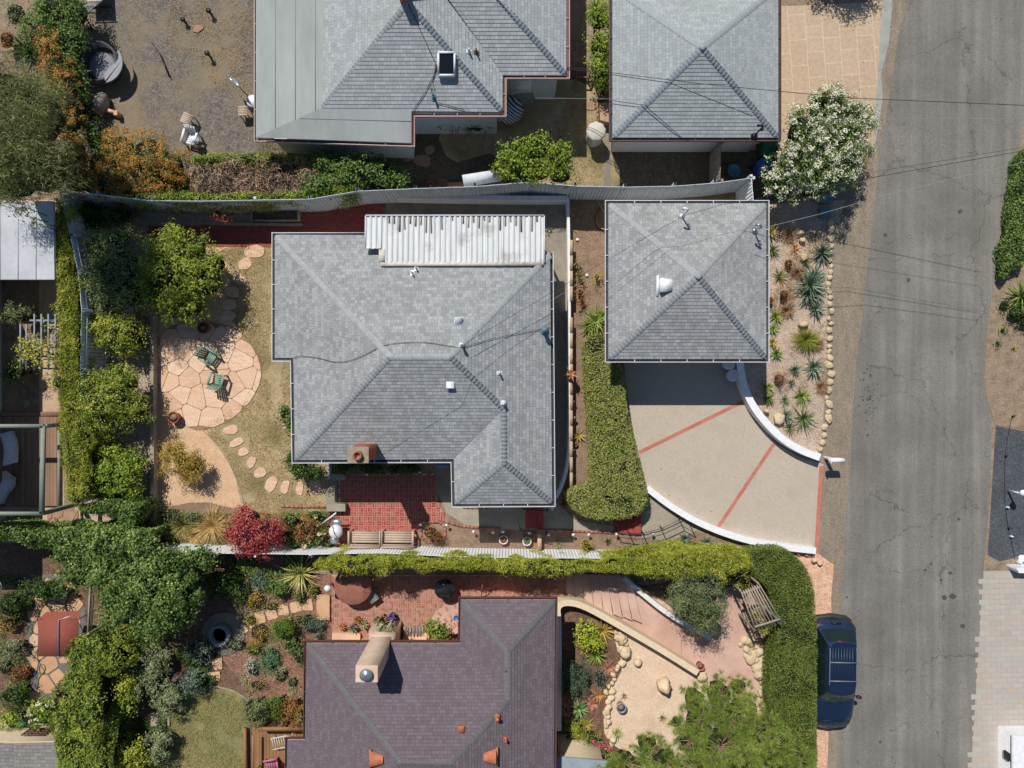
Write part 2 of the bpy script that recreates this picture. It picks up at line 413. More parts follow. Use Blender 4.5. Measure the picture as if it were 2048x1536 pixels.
# road: grey worn asphalt with tyre streaks and a crack network
def road_mat():
    m, t, b = newmat('worn asphalt'); pos = position(t)
    r = ramp(t, ['#6b6966', '#7b7975', '#8e8b86'])
    mp = t.nodes.new('ShaderNodeMapping'); mp.inputs['Scale'].default_value = (1.3, .05, 1); mp.inputs['Rotation'].default_value = (0, 0, R(5)); t.links.new(pos, mp.inputs[0])
    n = noise_n(t, mp.outputs[0], 1.6, 5, .6); t.links.new(maprange(t, n.outputs[0], .3, .7), r.inputs[0])
    v = node(t, 'ShaderNodeTexVoronoi', Scale=38); t.links.new(pos, v.inputs['Vector'])
    sp = t.nodes.new('ShaderNodeSeparateColor'); t.links.new(v.outputs['Color'], sp.inputs[0])
    r2 = ramp(t, ['#4e4b46', '#77726a', '#a19b90']); t.links.new(sp.outputs[0], r2.inputs[0])
    col = mix(t, .3, r.outputs[0], r2.outputs[0])
    nb = noise_n(t, pos, .35, 5, .6); col = mix(t, maprange(t, nb.outputs[0], .42, .66, 0, .5), col, lin('#5e5b56'))
    nd = noise_n(t, pos, 1.3, 4, .6); va = t.nodes.new('ShaderNodeVectorMath'); va.operation = 'MULTIPLY_ADD'
    va.inputs[1].default_value = (1.3, 1.3, 1.3); t.links.new(nd.outputs['Color'], va.inputs[0]); t.links.new(pos, va.inputs[2])
    for sc, wd, lo in ((.42, .007, .43), (.8, .006, .48), (.2, .008, .42)):
        vo = node(t, 'ShaderNodeTexVoronoi', Scale=sc); vo.feature = 'DISTANCE_TO_EDGE'; vo.voronoi_dimensions = '2D'; t.links.new(va.outputs[0], vo.inputs['Vector'])
        a = maprange(t, vo.outputs[0], .0, wd, 1, 0); nm = noise_n(t, pos, .5 + sc, 2); k = maprange(t, nm.outputs[0], lo, lo + .1, 0, .6)
        mu = t.nodes.new('ShaderNodeMath'); mu.operation = 'MULTIPLY'; t.links.new(a, mu.inputs[0]); t.links.new(k, mu.inputs[1])
        col = mix(t, mu.outputs[0], col, lin('#3a3733'))
    # oil drips
    vo = node(t, 'ShaderNodeTexVoronoi', Scale=1.7); t.links.new(pos, vo.inputs['Vector']); a = maprange(t, vo.outputs['Distance'], .05, .09, 1, 0)
    nm = noise_n(t, pos, .28, 2); k = maprange(t, nm.outputs[0], .58, .62, 0, .7)
    mu = t.nodes.new('ShaderNodeMath'); mu.operation = 'MULTIPLY'; t.links.new(a, mu.inputs[0]); t.links.new(k, mu.inputs[1]); col = mix(t, mu.outputs[0], col, lin('#33312f'))
    t.links.new(col, b.inputs['Base Color']); b.inputs['Roughness'].default_value = .88; b.inputs['Specular IOR Level'].default_value = .25
    bump(t, b, v.outputs['Distance'], .3, .01); return m
m_road = road_mat()
def stamped():
    m, t, b = newmat('stamped peach concrete'); pos = position(t)
    mp = t.nodes.new('ShaderNodeMapping'); mp.inputs['Rotation'].default_value = (0, 0, R(90 - 4)); mp.inputs['Location'].default_value = (.2, .1, 0); t.links.new(pos, mp.inputs[0])
    br = node(t, 'ShaderNodeTexBrick', Scale=1.0); br.offset = .5
    for k, c in (('Color1', '#b59d84'), ('Color2', '#bba48b'), ('Mortar', '#c8b7a2')): br.inputs[k].default_value = lin(c)
    br.inputs['Mortar Size'].default_value = .022; br.inputs['Brick Width'].default_value = 1.12; br.inputs['Row Height'].default_value = .74; br.inputs['Mortar Smooth'].default_value = .5
    t.links.new(mp.outputs[0], br.inputs['Vector']); n = noise_n(t, pos, 7, 6, .7, .6); f = maprange(t, n.outputs[0], .35, .65, .86, 1.1)
    cc = t.nodes.new('ShaderNodeVectorMath'); cc.operation = 'SCALE'; t.links.new(br.outputs[0], cc.inputs[0]); t.links.new(f, cc.inputs['Scale'])
    t.links.new(cc.outputs[0], b.inputs['Base Color']); b.inputs['Roughness'].default_value = .85; bump(t, b, n.outputs[0], .35, .03); return m
m_stamp = stamped()

# ---------------------------------------------------------------- ground sheets
ZL = [0.0]
def sheet(name, px, mat, z, smooth=0, kind='structure'):
    p = PL(px, z)
    if smooth: p = chaikin(p, smooth)
    if area2(p) < 0: p = p[::-1]
    mb = MB(); mb.poly([(x, y, z) for x, y in p]); return tag(mb.build(name, mat), kind=kind)
g = MB(); g.poly([(-250, -250, 0), (250, -250, 0), (250, 250, 0), (-250, 250, 0)]); tag(g.build('ground', m_dirt, base=(0, 0, 0)), kind='structure')
LE = [(1830, -900), (1815, 0), (1792, 100), (1778, 200), (1760, 300), (1748, 420), (1736, 520), (1724, 640), (1711, 740), (1704, 860), (1699, 960), (1692, 1020), (1688, 1100), (1683, 1200), (1680, 1350), (1677, 1536), (1672, 2500)]
RE = [(1930, 2500), (1942, 1536), (1955, 1330), (1967, 1140), (1980, 1000), (1983, 860), (1972, 740), (1980, 640), (1997, 540), (2016, 440), (2036, 320), (2058, 160), (2075, 0), (2120, -900)]
sheet('road', LE + RE, m_road, .012)
sheet('road_shoulder', [(1775, -900), (1772, 0), (1770, 100), (1757, 200), (1748, 300), (1722, 390), (1690, 430), (1665, 470), (1657, 560), (1656, 700), (1650, 800), (1642, 900), (1636, 960), (1630, 1110), (1640, 1130), (1662, 1180), (1652, 1300), (1648, 1536), (1640, 2500), (1690, 2500), (1690, 1536), (1695, 1200), (1705, 1000), (1718, 860), (1720, 740), (1738, 620), (1760, 420), (1790, 200), (1830, 0), (1850, -900)], m_shoulder, .008)
sheet('right_verge', [(1968, 760), (1975, 640), (1990, 560), (2010, 440), (2032, 300), (2500, 300), (2500, 860), (2048, 858), (1990, 850), (1975, 800)], m_dirt, .020)
sheet('asphalt_driveway', [(1992, 852), (2048, 862), (2600, 870), (2600, 1130), (2048, 1108), (2020, 1118), (2000, 1122), (1976, 1110), (1984, 980)], m_darkasph, .022)
sheet('driveway', [(1558, 12), (1640, 10), (1763, 2), (1762, 40), (1757, 140), (1750, 230), (1747, 290), (1560, 300), (1480, 300), (1480, 12)], m_stamp, .012)
sheet('driveway_apron', [(1765, -60), (1786, -60), (1784, 20), (1777, 90), (1762, 150), (1766, 190), (1759, 240), (1750, 290), (1746, 288), (1757, 140), (1763, 2)], m_apron, .018)
# left yard of the upper house
sheet('bare_yard', [(180, -300), (900, -300), (900, 400), (120, 400), (180, 200)], m_yard, .004)
sheet('side_yard', [(560, 240), (1230, 120), (1540, 250), (1560, 400), (560, 420)], m_darksoil, .008)
sheet('dry_grass_patch', [(1120, 265), (1120, 205), (1225, 205), (1222, 330), (1255, 375), (1150, 372), (1060, 372), (1050, 290)], m_lawn, .012, 1)
sheet('shaded_lawn', [(940, 165), (1130, 150), (1218, 190), (1130, 262), (1060, 290), (960, 310), (900, 330), (870, 260), (940, 230)], m_lawn, .0115, 1)
sheet('path_strip', [(1206, 60), (1219, 60), (1222, 380), (1208, 380)], m_concd, .014)
sheet('side_passage', [(1139, -200), (1172, -200), (1172, 140), (1139, 140)], m_soil, .012)
# the main property
sheet('rear_garden', [(150, 400), (640, 400), (640, 500), (600, 1100), (150, 1100)], m_pink, .010)
sheet('granite_path', [(303, 440), (560, 480), (560, 1045), (306, 1090)], m_gran, .014)
sheet('back_lawn', [(436, 500), (470, 492), (720, 488), (720, 960), (662, 965), (655, 1030), (560, 1035), (484, 1022), (474, 960), (450, 905), (405, 857), (490, 800), (520, 740), (500, 690), (460, 640), (450, 590), (470, 550)], m_lawn, .018, 1)
sheet('planting_bed', [(306, 1022), (400, 1000), (470, 1018), (560, 1030), (652, 1028), (652, 1098), (300, 1098)], m_soil, .020, 1)
sheet('gravel_bed', [(1536, 408), (1690, 400), (1680, 440), (1662, 470), (1655, 600), (1652, 760), (1645, 860), (1640, 918), (1600, 905), (1545, 878), (1505, 820), (1482, 760), (1478, 700), (1478, 408)], m_pink, .016)
sheet('aggregate_driveway', [(1246, 640), (1480, 640), (1484, 740), (1492, 790), (1510, 835), (1550, 885), (1600, 915), (1647, 928), (1640, 1010), (1634, 1107), (1560, 1100), (1480, 1086), (1420, 1062), (1350, 1025), (1296, 980), (1270, 880), (1250, 760)], m_aggr, .020)
for k, (a, b, wd) in enumerate([((1278, 905), (1486, 803), 7), ((1436, 1054), (1547, 888), 7), ((1642, 932), (1632, 1106), 8)]):
    a, b = Vector(P(*a)), Vector(P(*b)); d = (b - a).normalized(); s_ = Vector((-d.y, d.x, 0)) * M(wd) / 2; z = Vector((0, 0, .026))
    mb = MB(); mb.poly([a - s_ + z, b - s_ + z, b + s_ + z, a + s_ + z]); tag(mb.build('brick_strip', m_pinkst), kind='structure')
sheet('front_walk', [(871, 935), (905, 920), (960, 920), (1110, 1000), (1150, 1040), (1245, 1055), (1300, 985), (1352, 1034), (1395, 1060), (1372, 1072), (1330, 1082), (1240, 1068), (1140, 1064), (1000, 1058), (930, 1050), (893, 1025), (878, 990)], m_conc, .0245)
sheet('garage_side_soil', [(1137, 390), (1500, 385), (1500, 420), (1260, 430), (1260, 700), (1180, 1000), (1110, 1010), (1137, 900)], m_soil, .012)
sheet('side_concrete', [(772, 398), (1136, 398), (1136, 900), (1134, 960), (1108, 1005), (1040, 1005), (1040, 470), (772, 470)], m_concd, .0165)
sheet('front_bed', [(893, 1060), (930, 1052), (1000, 1058), (1240, 1066), (1330, 1080), (1380, 1060), (1480, 1088), (1560, 1100), (1560, 1116), (880, 1116), (880, 1060)], m_soil, .022)
# lower neighbours
sheet('lower_garden', [(-300, 1080), (640, 1100), (640, 1700), (-300, 1700)], m_mulch2, .006)
sheet('mulch_bed', [(500, 1150), (664, 1150), (664, 1290), (612, 1290), (612, 1460), (520, 1460), (480, 1360), (420, 1290), (470, 1200)], m_mulch, .012)
sheet('garden_lawn', [(330, 1536), (345, 1450), (340, 1390), (420, 1375), (470, 1380), (496, 1400), (500, 1440), (490, 1700), (330, 1700)], m_lawn2, .016, 2)
sheet('lower_bed', [(1105, 1195), (1600, 1130), (1640, 1130), (1640, 1700), (1105, 1700)], m_mulch2, .006)
sheet('sand_garden', [(1228, 1250), (1262, 1272), (1330, 1310), (1392, 1345), (1440, 1352), (1520, 1400), (1545, 1536), (1400, 1560), (1260, 1510), (1210, 1480), (1206, 1430), (1222, 1380), (1250, 1330), (1230, 1290)], m_sand, .012, 1)
sheet('pink_path', [(1130, 1148), (1245, 1150), (1330, 1205), (1400, 1262), (1460, 1300), (1500, 1350), (1540, 1440), (1548, 1536), (1500, 1536), (1490, 1440), (1452, 1390), (1400, 1345), (1330, 1300), (1230, 1240), (1160, 1205), (1130, 1203)], m_pinkc, .0165)
sheet('gravel_strip', [(1560, 1098), (1634, 1106), (1668, 1130), (1662, 1200), (1664, 1240), (1655, 1536), (1600, 1700), (1600, 1130)], surf('pink stone chips', ['#c0957c', '#cfa489', '#d9b197'], 2.5, ['#9c755f', '#cfa489', '#edd2bd'], 12, bmp=.7), .022)
sheet('lower_terrace', [(1408, 1180), (1500, 1170), (1530, 1240), (1560, 1400), (1545, 1440), (1510, 1370), (1460, 1300), (1400, 1262)], m_pinkc, .0125, 1)
# neighbour to the left
sheet('left_patio', [(-300, 400), (112, 400), (130, 1060), (-300, 1060)], surf('tan concrete patio', ['#a78c74', '#b89c83', '#c2a88f'], 1.5, bmp=.2), .008)
sheet('left_shade_bed', [(4, 560), (78, 560), (78, 860), (4, 860)], m_soil, .012)

# ---------------------------------------------------------------- flags, bricks, pavers
def voronoi(poly, cell, gap, jit=.38, shrink=0):
    xs = [p[0] for p in poly]; ys = [p[1] for p in poly]; seeds = []
    x0, x1, y0, y1 = min(xs) - cell, max(xs) + cell, min(ys) - cell, max(ys) + cell
    j = 0; y = y0
    while y < y1:
        x = x0 + (j % 2) * cell / 2
        while x < x1: seeds.append((x + random.uniform(-jit, jit) * cell, y + random.uniform(-jit, jit) * cell)); x += cell
        y += cell * .87; j += 1
    sx = np.array([s[0] for s in seeds]); sy = np.array([s[1] for s in seeds]); ok = inside(poly, sx, sy); out = []
    pg = list(poly) if area2(poly) > 0 else list(poly)[::-1]; n_ = len(pg)
    convex = all((pg[k - 1][0] - pg[k - 2][0]) * (pg[k][1] - pg[k - 1][1]) - (pg[k - 1][1] - pg[k - 2][1]) * (pg[k][0] - pg[k - 1][0]) > -.02 for k in range(n_))
    for i, s in enumerate(seeds):
        if not ok[i] and (not convex or edgedist(poly, sx[i:i + 1], sy[i:i + 1])[0] > cell): continue
        c = [(s[0] - cell * 2, s[1] - cell * 2), (s[0] + cell * 2, s[1] - cell * 2), (s[0] + cell * 2, s[1] + cell * 2), (s[0] - cell * 2, s[1] + cell * 2)]
        for k, q in enumerate(seeds):
            dx, dy = q[0] - s[0], q[1] - s[1]; d = math.hypot(dx, dy)
            if k == i or d > cell * 3.2: continue
            dx /= d; dy /= d; c = clip(c, dx, dy, dx * s[0] + dy * s[1] + d / 2 - gap / 2)
            if len(c) < 3: break
        for k in range(len(pg)):
            if len(c) < 3 or not convex: break
            a, b = pg[k - 1], pg[k]; ex, ey = b[0] - a[0], b[1] - a[1]; l = math.hypot(ex, ey)
            if l < 1e-6: continue
            nx, ny = ey / l, -ex / l; c = clip(c, nx, ny, nx * a[0] + ny * a[1])
        if len(c) >= 3 and abs(area2(c)) > cell * cell * .12: out.append(cut(c))
    return out
def cut(c, d=.045):
    out = []; n = len(c)
    for i in range(n):
        p, a, q = Vector(c[i - 1]), Vector(c[i]), Vector(c[(i + 1) % n]); l0, l1 = (p - a).length, (q - a).length
        if l0 < 1e-4 or l1 < 1e-4: continue
        out.append(tuple(a + (p - a) * min(.3, d / l0))); out.append(tuple(a + (q - a) * min(.3, d / l1)))
    return out
def flags(name, px, mat, z, cell, gap, joint=None, th=.02, smooth=1, jit=.46, **k):
    poly = PL(px, z)
    if smooth: poly = chaikin(poly, smooth)
    mb = MB()
    if joint: mb.prism(offset(poly, .03), z - .012, z, 1)
    for c in voronoi(poly, cell, gap, jit): mb.prism(c, z - .01, z + th + random.uniform(0, .008), 0)
    return tag(mb.build(name, [mat, joint or mat]), kind='structure')
def bricks(name, px, mat, joint, z, pat='basket', rot=0., L=.2, g=.022, th=.012, z0=None):
    poly = PL(px, z); mb = MB(); mb.poly([(x, y, z) for x, y in (poly if area2(poly) > 0 else poly[::-1])], 1)
    xs = [p[0] for p in poly]; ys = [p[1] for p in poly]; cx, cy = sum(xs) / len(xs), sum(ys) / len(ys)
    rad = max(math.hypot(x - cx, y - cy) for x, y in poly) + L; n = int(rad / L) + 1; c, s = math.cos(rot), math.sin(rot)
    cells = []
    for i in range(-n, n):
        for j in range(-n * (1 if pat == 'basket' else 2), n * (1 if pat == 'basket' else 2)):
            if pat == 'basket':
                for q in (0, 1):
                    if (i + j) % 2: cells.append(((i + .5) * L, (j + .25 + q * .5) * L, L - g, L / 2 - g))
                    else: cells.append(((i + .25 + q * .5) * L, (j + .5) * L, L / 2 - g, L - g))
            else: cells.append(((i + (.5 if j % 2 else 0)) * L, j * L / 2, L - g, L / 2 - g))
    X = np.array([cx + a * c - b * s for a, b, _, _ in cells]); Y = np.array([cy + a * s + b * c for a, b, _, _ in cells])
    ok = inside(poly, X, Y)
    for k, (a, b, w_, h_) in enumerate(cells):
        if ok[k]: mb.box(X[k], Y[k], z, w_, h_, th + random.uniform(0, .004), rot + random.uniform(-.02, .02), 0, False)
    return tag(mb.build(name, [mat, joint]), kind='structure')

flags('flagstone_patio', [(322, 668), (350, 648), (420, 645), (470, 655), (500, 685), (520, 722), (524, 758), (505, 798), (475, 830), (440, 850), (400, 862), (368, 850), (345, 828), (326, 790), (309, 740), (310, 700)], m_flag, .024, .84, .022, m_joint)
bricks('brick_patio', [(676, 950), (868, 946), (872, 990), (884, 1022), (893, 1040), (845, 1046), (832, 1060), (832, 1092), (655, 1092), (654, 1012), (678, 1008)], m_brick, m_grout, .026)
bricks('brick_path', [(298, 452), (604, 452), (604, 402), (770, 402), (770, 500), (400, 492), (298, 486)], m_brickd, m_joint, .022, 'run')
bricks('neighbour_brick_patio', [(664, 1150), (1132, 1150), (1132, 1208), (920, 1208), (920, 1290), (664, 1290)], m_brick2, m_grout, .022)
bricks('paver_driveway', [(1967, 1142), (2200, 1140), (2200, 1700), (1930, 1700), (1942, 1536)], m_pave, surf('paver joint', ['#a29c93', '#aca69c'], 2, bmp=.1), .020, 'run', R(1.5), .46, .014, .006)
flags('garden_flagstones', [(85, 1150), (125, 1150), (130, 1200), (170, 1215), (170, 1262), (130, 1350), (122, 1376), (92, 1400), (82, 1450), (50, 1450), (62, 1380), (55, 1330), (52, 1260), (70, 1205)], m_flag2, .018, .72, .075, m_groutd, smooth=0)
flags('stone_ledge', [(96, 1022), (156, 1022), (156, 1046), (96, 1046)], m_flagsh, .02, .5, .03, m_joint, smooth=0)
# concentric steps of pink concrete with inset bricks beside the lower house
# ---------------------------------------------------------------- roofs and houses
sh_main = shingle('grey laminated shingle', '#888b8d', '#a2a5a6', '#6c6f72', .2, .14, stain='#80837e', big=.25)
sh_gar = shingle('grey laminated shingle, garage', '#8b8d8e', '#a5a7a7', '#6c6e70', .2, .14, stain='#7a7b76')
sh_top = shingle('blue grey shingle', '#959a9c', '#a9aeb0', '#70747a', .24, .14, big=.15)
sh_top2 = shingle('pale grey shingle', '#949a9c', '#a5abac', '#72767a', .24, .14, big=.2, stain='#83888a')
sh_low = shingle('brown violet shingle', '#655b61', '#72686f', '#4d4549', .24, .125, big=.12)
sh_sml = shingle('plain grey shingle', '#757371', '#85837f', '#4b4947', .28, .13, big=.2)
cap_main = flat('grey ridge shingle', '#9a9ea1', .9, spec=.2, var=.2)
cap_top = flat('blue grey ridge shingle', '#959ba1', .9, spec=.2, var=.15)
cap_low = flat('slate ridge shingle', '#666567', .9, spec=.2, var=.15)
memb = surf('pale roll roofing', ['#8d9391', '#999e9c', '#a3a8a5'], 1.1, bmp=.12, streak=(1, .25, 1))
DIRS = {'N': (0, -1), 'S': (0, 1), 'E': (-1, 0), 'W': (1, 0)}   # uphill direction of a slope facing that way
class Plane:
    """roof plane facing d, through point (x0, y0, z0), pitch m"""
    def __init__(s, d, x0, y0, z0, m): s.u = DIRS[d]; s.p = (x0, y0, z0); s.m = m
    def z(s, x, y): return s.p[2] + s.m * ((x - s.p[0]) * s.u[0] + (y - s.p[1]) * s.u[1])
    def hit(s, px, py):
        a, b = (px - 1024) / S / H, (768 - py) / S / H        # x = a*(H-z), y = b*(H-z)
        ux, uy = s.u; k = s.m * (a * ux + b * uy)
        z = (s.p[2] - s.m * (s.p[0] * ux + s.p[1] * uy) + k * H) / (1 + k)
        return Vector((a * (H - z), b * (H - z), z))
def roof_face(mb, pl, px, row=.14, t=.013, m=0, flatm=False):
    pts = [pl.hit(*p) for p in px]; ux, uy = pl.u
    V = Vector((ux, uy, pl.m)).normalized(); U = Vector((-uy, ux, 0)); N = U.cross(V)
    if N.z < 0: U = -U; N = -N
    o = pts[0]; q = [((p - o).dot(U), (p - o).dot(V)) for p in pts]
    if area2(q) < 0: q = q[::-1]
    w = lambda a, h: o + U * a[0] + V * a[1] + N * h
    if flatm:
        return mb.poly([w(a, .01) for a in q], m, [(a[0], a[1]) for a in q])
    mb.poly([w(a, -.02) for a in q], m, [(a[0], a[1]) for a in q])
    v0 = min(a[1] for a in q); v1 = max(a[1] for a in q); k = 0
    while v0 + k * row < v1:
        lo, hi = v0 + k * row, v0 + (k + 1) * row
        c = clip(clip(q, 0, -1, -lo), 0, 1, hi)
        if len(c) >= 3:
            hh = [t * (1 - (a[1] - lo) / row) for a in c]
            uv = [(a[0] + 50, (a[1] - lo) * .999 + k * row) for a in c]
            mb.poly([w(a, h + .004) for a, h in zip(c, hh)], m, uv)
            for i in range(len(c)):
                a, b = c[i - 1], c[i]
                if abs(a[1] - lo) < 1e-6 and abs(b[1] - lo) < 1e-6 and abs(a[0] - b[0]) > 1e-4:
                    mb.poly([w(a, 0), w(b, 0), w(b, t + .004), w(a, t + .004)], m, [(a[0] + 50, k * row), (b[0] + 50, k * row), (b[0] + 50, k * row + .01), (a[0] + 50, k * row + .01)])
        k += 1
def caps(mb, a, b, drop, w_=.115, pitch=.15, m=0, up=.03):
    a, b = Vector(a), Vector(b); d = b - a; L = d.length; d.normalize(); hz = Vector((d.x, d.y, 0)).normalized(); s = Vector((-hz.y, hz.x, 0))
    n = max(1, int(L / pitch))
    for i in range(n):
        p, q = a + d * (L * i / n), a + d * (L * (i + 1) / n + .02); r0 = up + .016; r1 = up
        dz = Vector((0, 0, 1)); dr = dz * (drop * w_)
        v = [p + s * w_ - dr + dz * r0 * .8, p + dz * r0, p - s * w_ - dr + dz * r0 * .8, q + s * w_ - dr + dz * r1 * .8, q + dz * r1, q - s * w_ - dr + dz * r1 * .8]
        lo = [x - dz * .03 for x in v[:3]]
        mb.add(v + lo, [[1, 0, 3, 4], [2, 1, 4, 5], [0, 1, 7, 6], [1, 2, 8, 7]], m)
def gutter(par, eave, mats, name='gutter', w_=.11, skip=()):
    """eave: closed list of 3-D eave points; one gutter strip per edge, mitred"""
    p2 = [(v[0], v[1]) for v in eave]; o1 = offset(p2, w_); o0 = offset(p2, -.01); o2 = offset(p2, w_ + .025); mb = MB(); n = len(eave)
    for i in range(n):
        if i in skip: continue
        j = (i + 1) % n; za, zb = eave[i][2], eave[j][2]
        A = lambda o, dz: [(o[i][0], o[i][1], za + dz), (o[j][0], o[j][1], zb + dz)]
        a, b = A(o0, -.07); c, d = A(o1, -.07); mb.poly([a, b, d, c], 1)
        a, b = A(o1, -.0); c, d = A(o2, -.0); mb.poly([a, b, d, c], 0)
        e, f = A(o1, -.09); mb.poly([a, b, f, e], 0); e, f = A(o2, -.12); mb.poly([c, d, f, e], 0)
        a, b = A(o0, -.12); mb.poly([a, b, f, e], 0)
        va, vb = Vector(A(p2, 0)[0]), Vector(A(p2, 0)[1]); L = (vb - va).length; k = int(L / 1.15)
        nn = Vector(((Vector(o1[i]) - Vector(p2[i])).x, (Vector(o1[i]) - Vector(p2[i])).y, 0))
        ed = (vb - va).normalized(); out = Vector((ed.y, -ed.x, 0));
        if out.dot(nn) < 0: out = -out
        for q in range(1, k + 1):
            c0 = va + (vb - va) * (q / (k + 1)); mb.bar(c0 + Vector((0, 0, -.012)) - out * .0, c0 + out * (w_ + .01) + Vector((0, 0, -.012)), .03, .012, 0)
    return mb.build(name, mats, par)
def walls(par, eave, inset, mat, ztop=None, name='wall'):
    p = offset([(v[0], v[1]) for v in eave], -inset); zt = min(v[2] for v in eave) - .17 if ztop is None else ztop
    mb = MB(); mb.prism(p, 0, zt, 0); mb.build(name, mat, par)
    if area2(p) < 0: p = p[::-1]
    return p
def soffit(par, eave, mat):
    mb = MB(); n = len(eave); lo = [(v[0], v[1], v[2] - .16) for v in eave]
    for i in range(n): mb.poly([eave[i - 1], eave[i], lo[i], lo[i - 1]])
    mb.poly(lo); mb.build('fascia', mat, par)
def window(par, a, b, z0, z1, t, wd, mfr=m_white, nmul=1):
    """window on wall edge a->b (CCW outline, so outward is to the right), centred at fraction t"""
    a, b = Vector((*a, 0)), Vector((*b, 0)); d = (b - a).normalized(); o = Vector((d.y, -d.x, 0)); c = a + (b - a) * t; zc = (z0 + z1) / 2; Z = Vector((0, 0, 1))
    f = MB()
    for s in (-1, 1): f.bar(c + d * (s * wd / 2) + o * .03 + Z * z0, c + d * (s * wd / 2) + o * .03 + Z * z1, .07, .07, 0, up=o)
    for z in (z0, z1): f.bar(c - d * (wd / 2 + .035) + o * .03 + Z * z, c + d * (wd / 2 + .035) + o * .03 + Z * z, .075, .07, 0)
    for k in range(1, nmul + 1): f.bar(c + d * (wd * (k / (nmul + 1) - .5)) + o * .025 + Z * z0, c + d * (wd * (k / (nmul + 1) - .5)) + o * .025 + Z * z1, .04, .04, 0, up=o)
    fo = f.build('window', mfr, par)
    p = MB(); p.bar(c - d * (wd / 2 - .03) + o * .008 + Z * zc, c + d * (wd / 2 - .03) + o * .008 + Z * zc, .012, (z1 - z0) - .05, 0); p.build('pane', m_glass, fo)
def door(par, a, b, t, wd, h, mat, panels=4, name='door', ho=True):
    a, b = Vector((*a, 0)), Vector((*b, 0)); d = (b - a).normalized(); o = Vector((d.y, -d.x, 0)); c = a + (b - a) * t; Z = Vector((0, 0, 1)); f = MB()
    f.bar(c - d * wd / 2 + o * .02 + Z * h / 2, c + d * wd / 2 + o * .02 + Z * h / 2, .04, h - .04, 0)
    for k in range(panels):
        z = h * (k + .5) / panels; f.bar(c - d * (wd / 2 - .1) + o * .05 + Z * z, c + d * (wd / 2 - .1) + o * .05 + Z * z, .03, h / panels - .14, 0)
    dd = f.build(name, mat, par)
    if ho:
        hm = MB(); q = c + d * (wd / 2 - .12) + o * .09 + Z * 1.0; hm.bar(q - Z * .07, q + Z * .07, .03, .04); hm.build('handle', m_steel, dd)
def pipe_vent(par, px, py, pl, r=.045, h=.3, mat=m_zinc, lean=(0, 0), flash=True, name='vent_pipe', hole=True):
    k = pl.hit(px, py); b = Vector(k); mb = MB()
    if flash:
        U = Vector((pl.u[0], pl.u[1], pl.m)).normalized(); sd = Vector((-pl.u[1], pl.u[0], 0))
        q = [b + U * (.12 * i) + sd * (.08 * j) + Vector((0, 0, .04)) for i, j in ((-1, -1), (1, -1), (1, 1), (-1, 1))]
        mb.poly(q); mb.poly([x - Vector((0, 0, .012)) for x in q]); mb.lathe([(r * 2.2, .03), (r * 1.2, .11)], b, 12)
    top = b + Vector((lean[0], lean[1], h)); mb.tube([b, top], r, 12, cap=False)
    if hole: mb.lathe([(r * .9, h - .03), (0, h - .03)], b, 12, 1); mb.lathe([(r, h), (r * .8, h), (r * .8, h - .05)], b, 12)
    else: mb.lathe([(r, h), (r * 1.35, h), (r * 1.35, h + .03), (0, h + .07)], b, 14)
    return mb.build(name, [mat, m_dark], par)
def box_vent(par, px, py, pl, w_=.32, d_=.28, h=.2, mat=m_zinc, name='roof_vent'):
    w_ *= .9; d_ *= .85
    b = pl.hit(px, py); u = Vector((pl.u[0], pl.u[1], 0)); s = Vector((-u.y, u.x, 0)); U = Vector((u.x, u.y, pl.m)); mb = MB()
    # hood: sloped top, downhill opening is a plate painted dark for shade
    a = [b + U * d_ / 2 + s * w_ / 2, b + U * d_ / 2 - s * w_ / 2]; c = [b - U * d_ / 2 + s * w_ / 2, b - U * d_ / 2 - s * w_ / 2]; Z = Vector((0, 0, 1))
    t = [a[0] + Z * .05, a[1] + Z * .05, c[1] + Z * h, c[0] + Z * h]
    mb.add(t + [a[0], a[1], c[1], c[0]], [[0, 1, 2, 3], [1, 0, 4, 5], [2, 1, 5, 6], [0, 3, 7, 4]], 0)
    mb.poly([c[0] + Z * h * .8, c[1] + Z * h * .8, c[1], c[0]], 1); mb.poly([t[3], t[2], t[2] - Z * h * .22 - u * .02, t[3] - Z * h * .22 - u * .02], 0)
    fl = [b + U * (i * d_ * .56) + s * (j * w_ * .56) + Z * .035 for i, j in ((-1, -1), (1, -1), (1, 1), (-1, 1))]; mb.poly(fl, 0)
    return mb.build(name, [mat, m_dark], par)

# ---- main house
Wm = Plane('W', -4.54, 0, 4.6, .4); Em = Plane('E', -2.306, 0, 4.6, .4); Nm = Plane('N', 0, 1.023, 4.6, .4); Sm = Plane('S', 0, 1.023, 4.6, .4)
We = Plane('W', -.33, 0, 3.81, .4); Ws = Plane('S', 0, -3.012, 3.81, .45)
house = thing('house', 'grey shingled single storey house with brick chimney in the middle of the plot', 'house', (-3.8, .5, 0))
mb = MB()
roof_face(mb, Wm, [(550, 471), (780, 713), (590, 920), (587, 716), (550, 716)])
roof_face(mb, Nm, [(550, 471), (733, 471), (733, 480), (1060, 480), (1100, 508), (900, 713), (780, 713)])
roof_face(mb, Sm, [(780, 713), (900, 713), (1008, 818), (908, 918), (590, 920)])
roof_face(mb, Em, [(1100, 508), (1104, 1007), (1008, 925), (1008, 818), (900, 713)])
roof_face(mb, We, [(908, 918), (1008, 818), (1008, 925), (910, 1008)])
roof_face(mb, Ws, [(910, 1008), (1008, 925), (1104, 1007)])
rf = mb.build('roof', sh_main, house)
R1, R2, W1, W2 = Sm.hit(780, 713), Sm.hit(900, 713), Em.hit(1008, 818), Em.hit(1008, 925)
cm = MB()
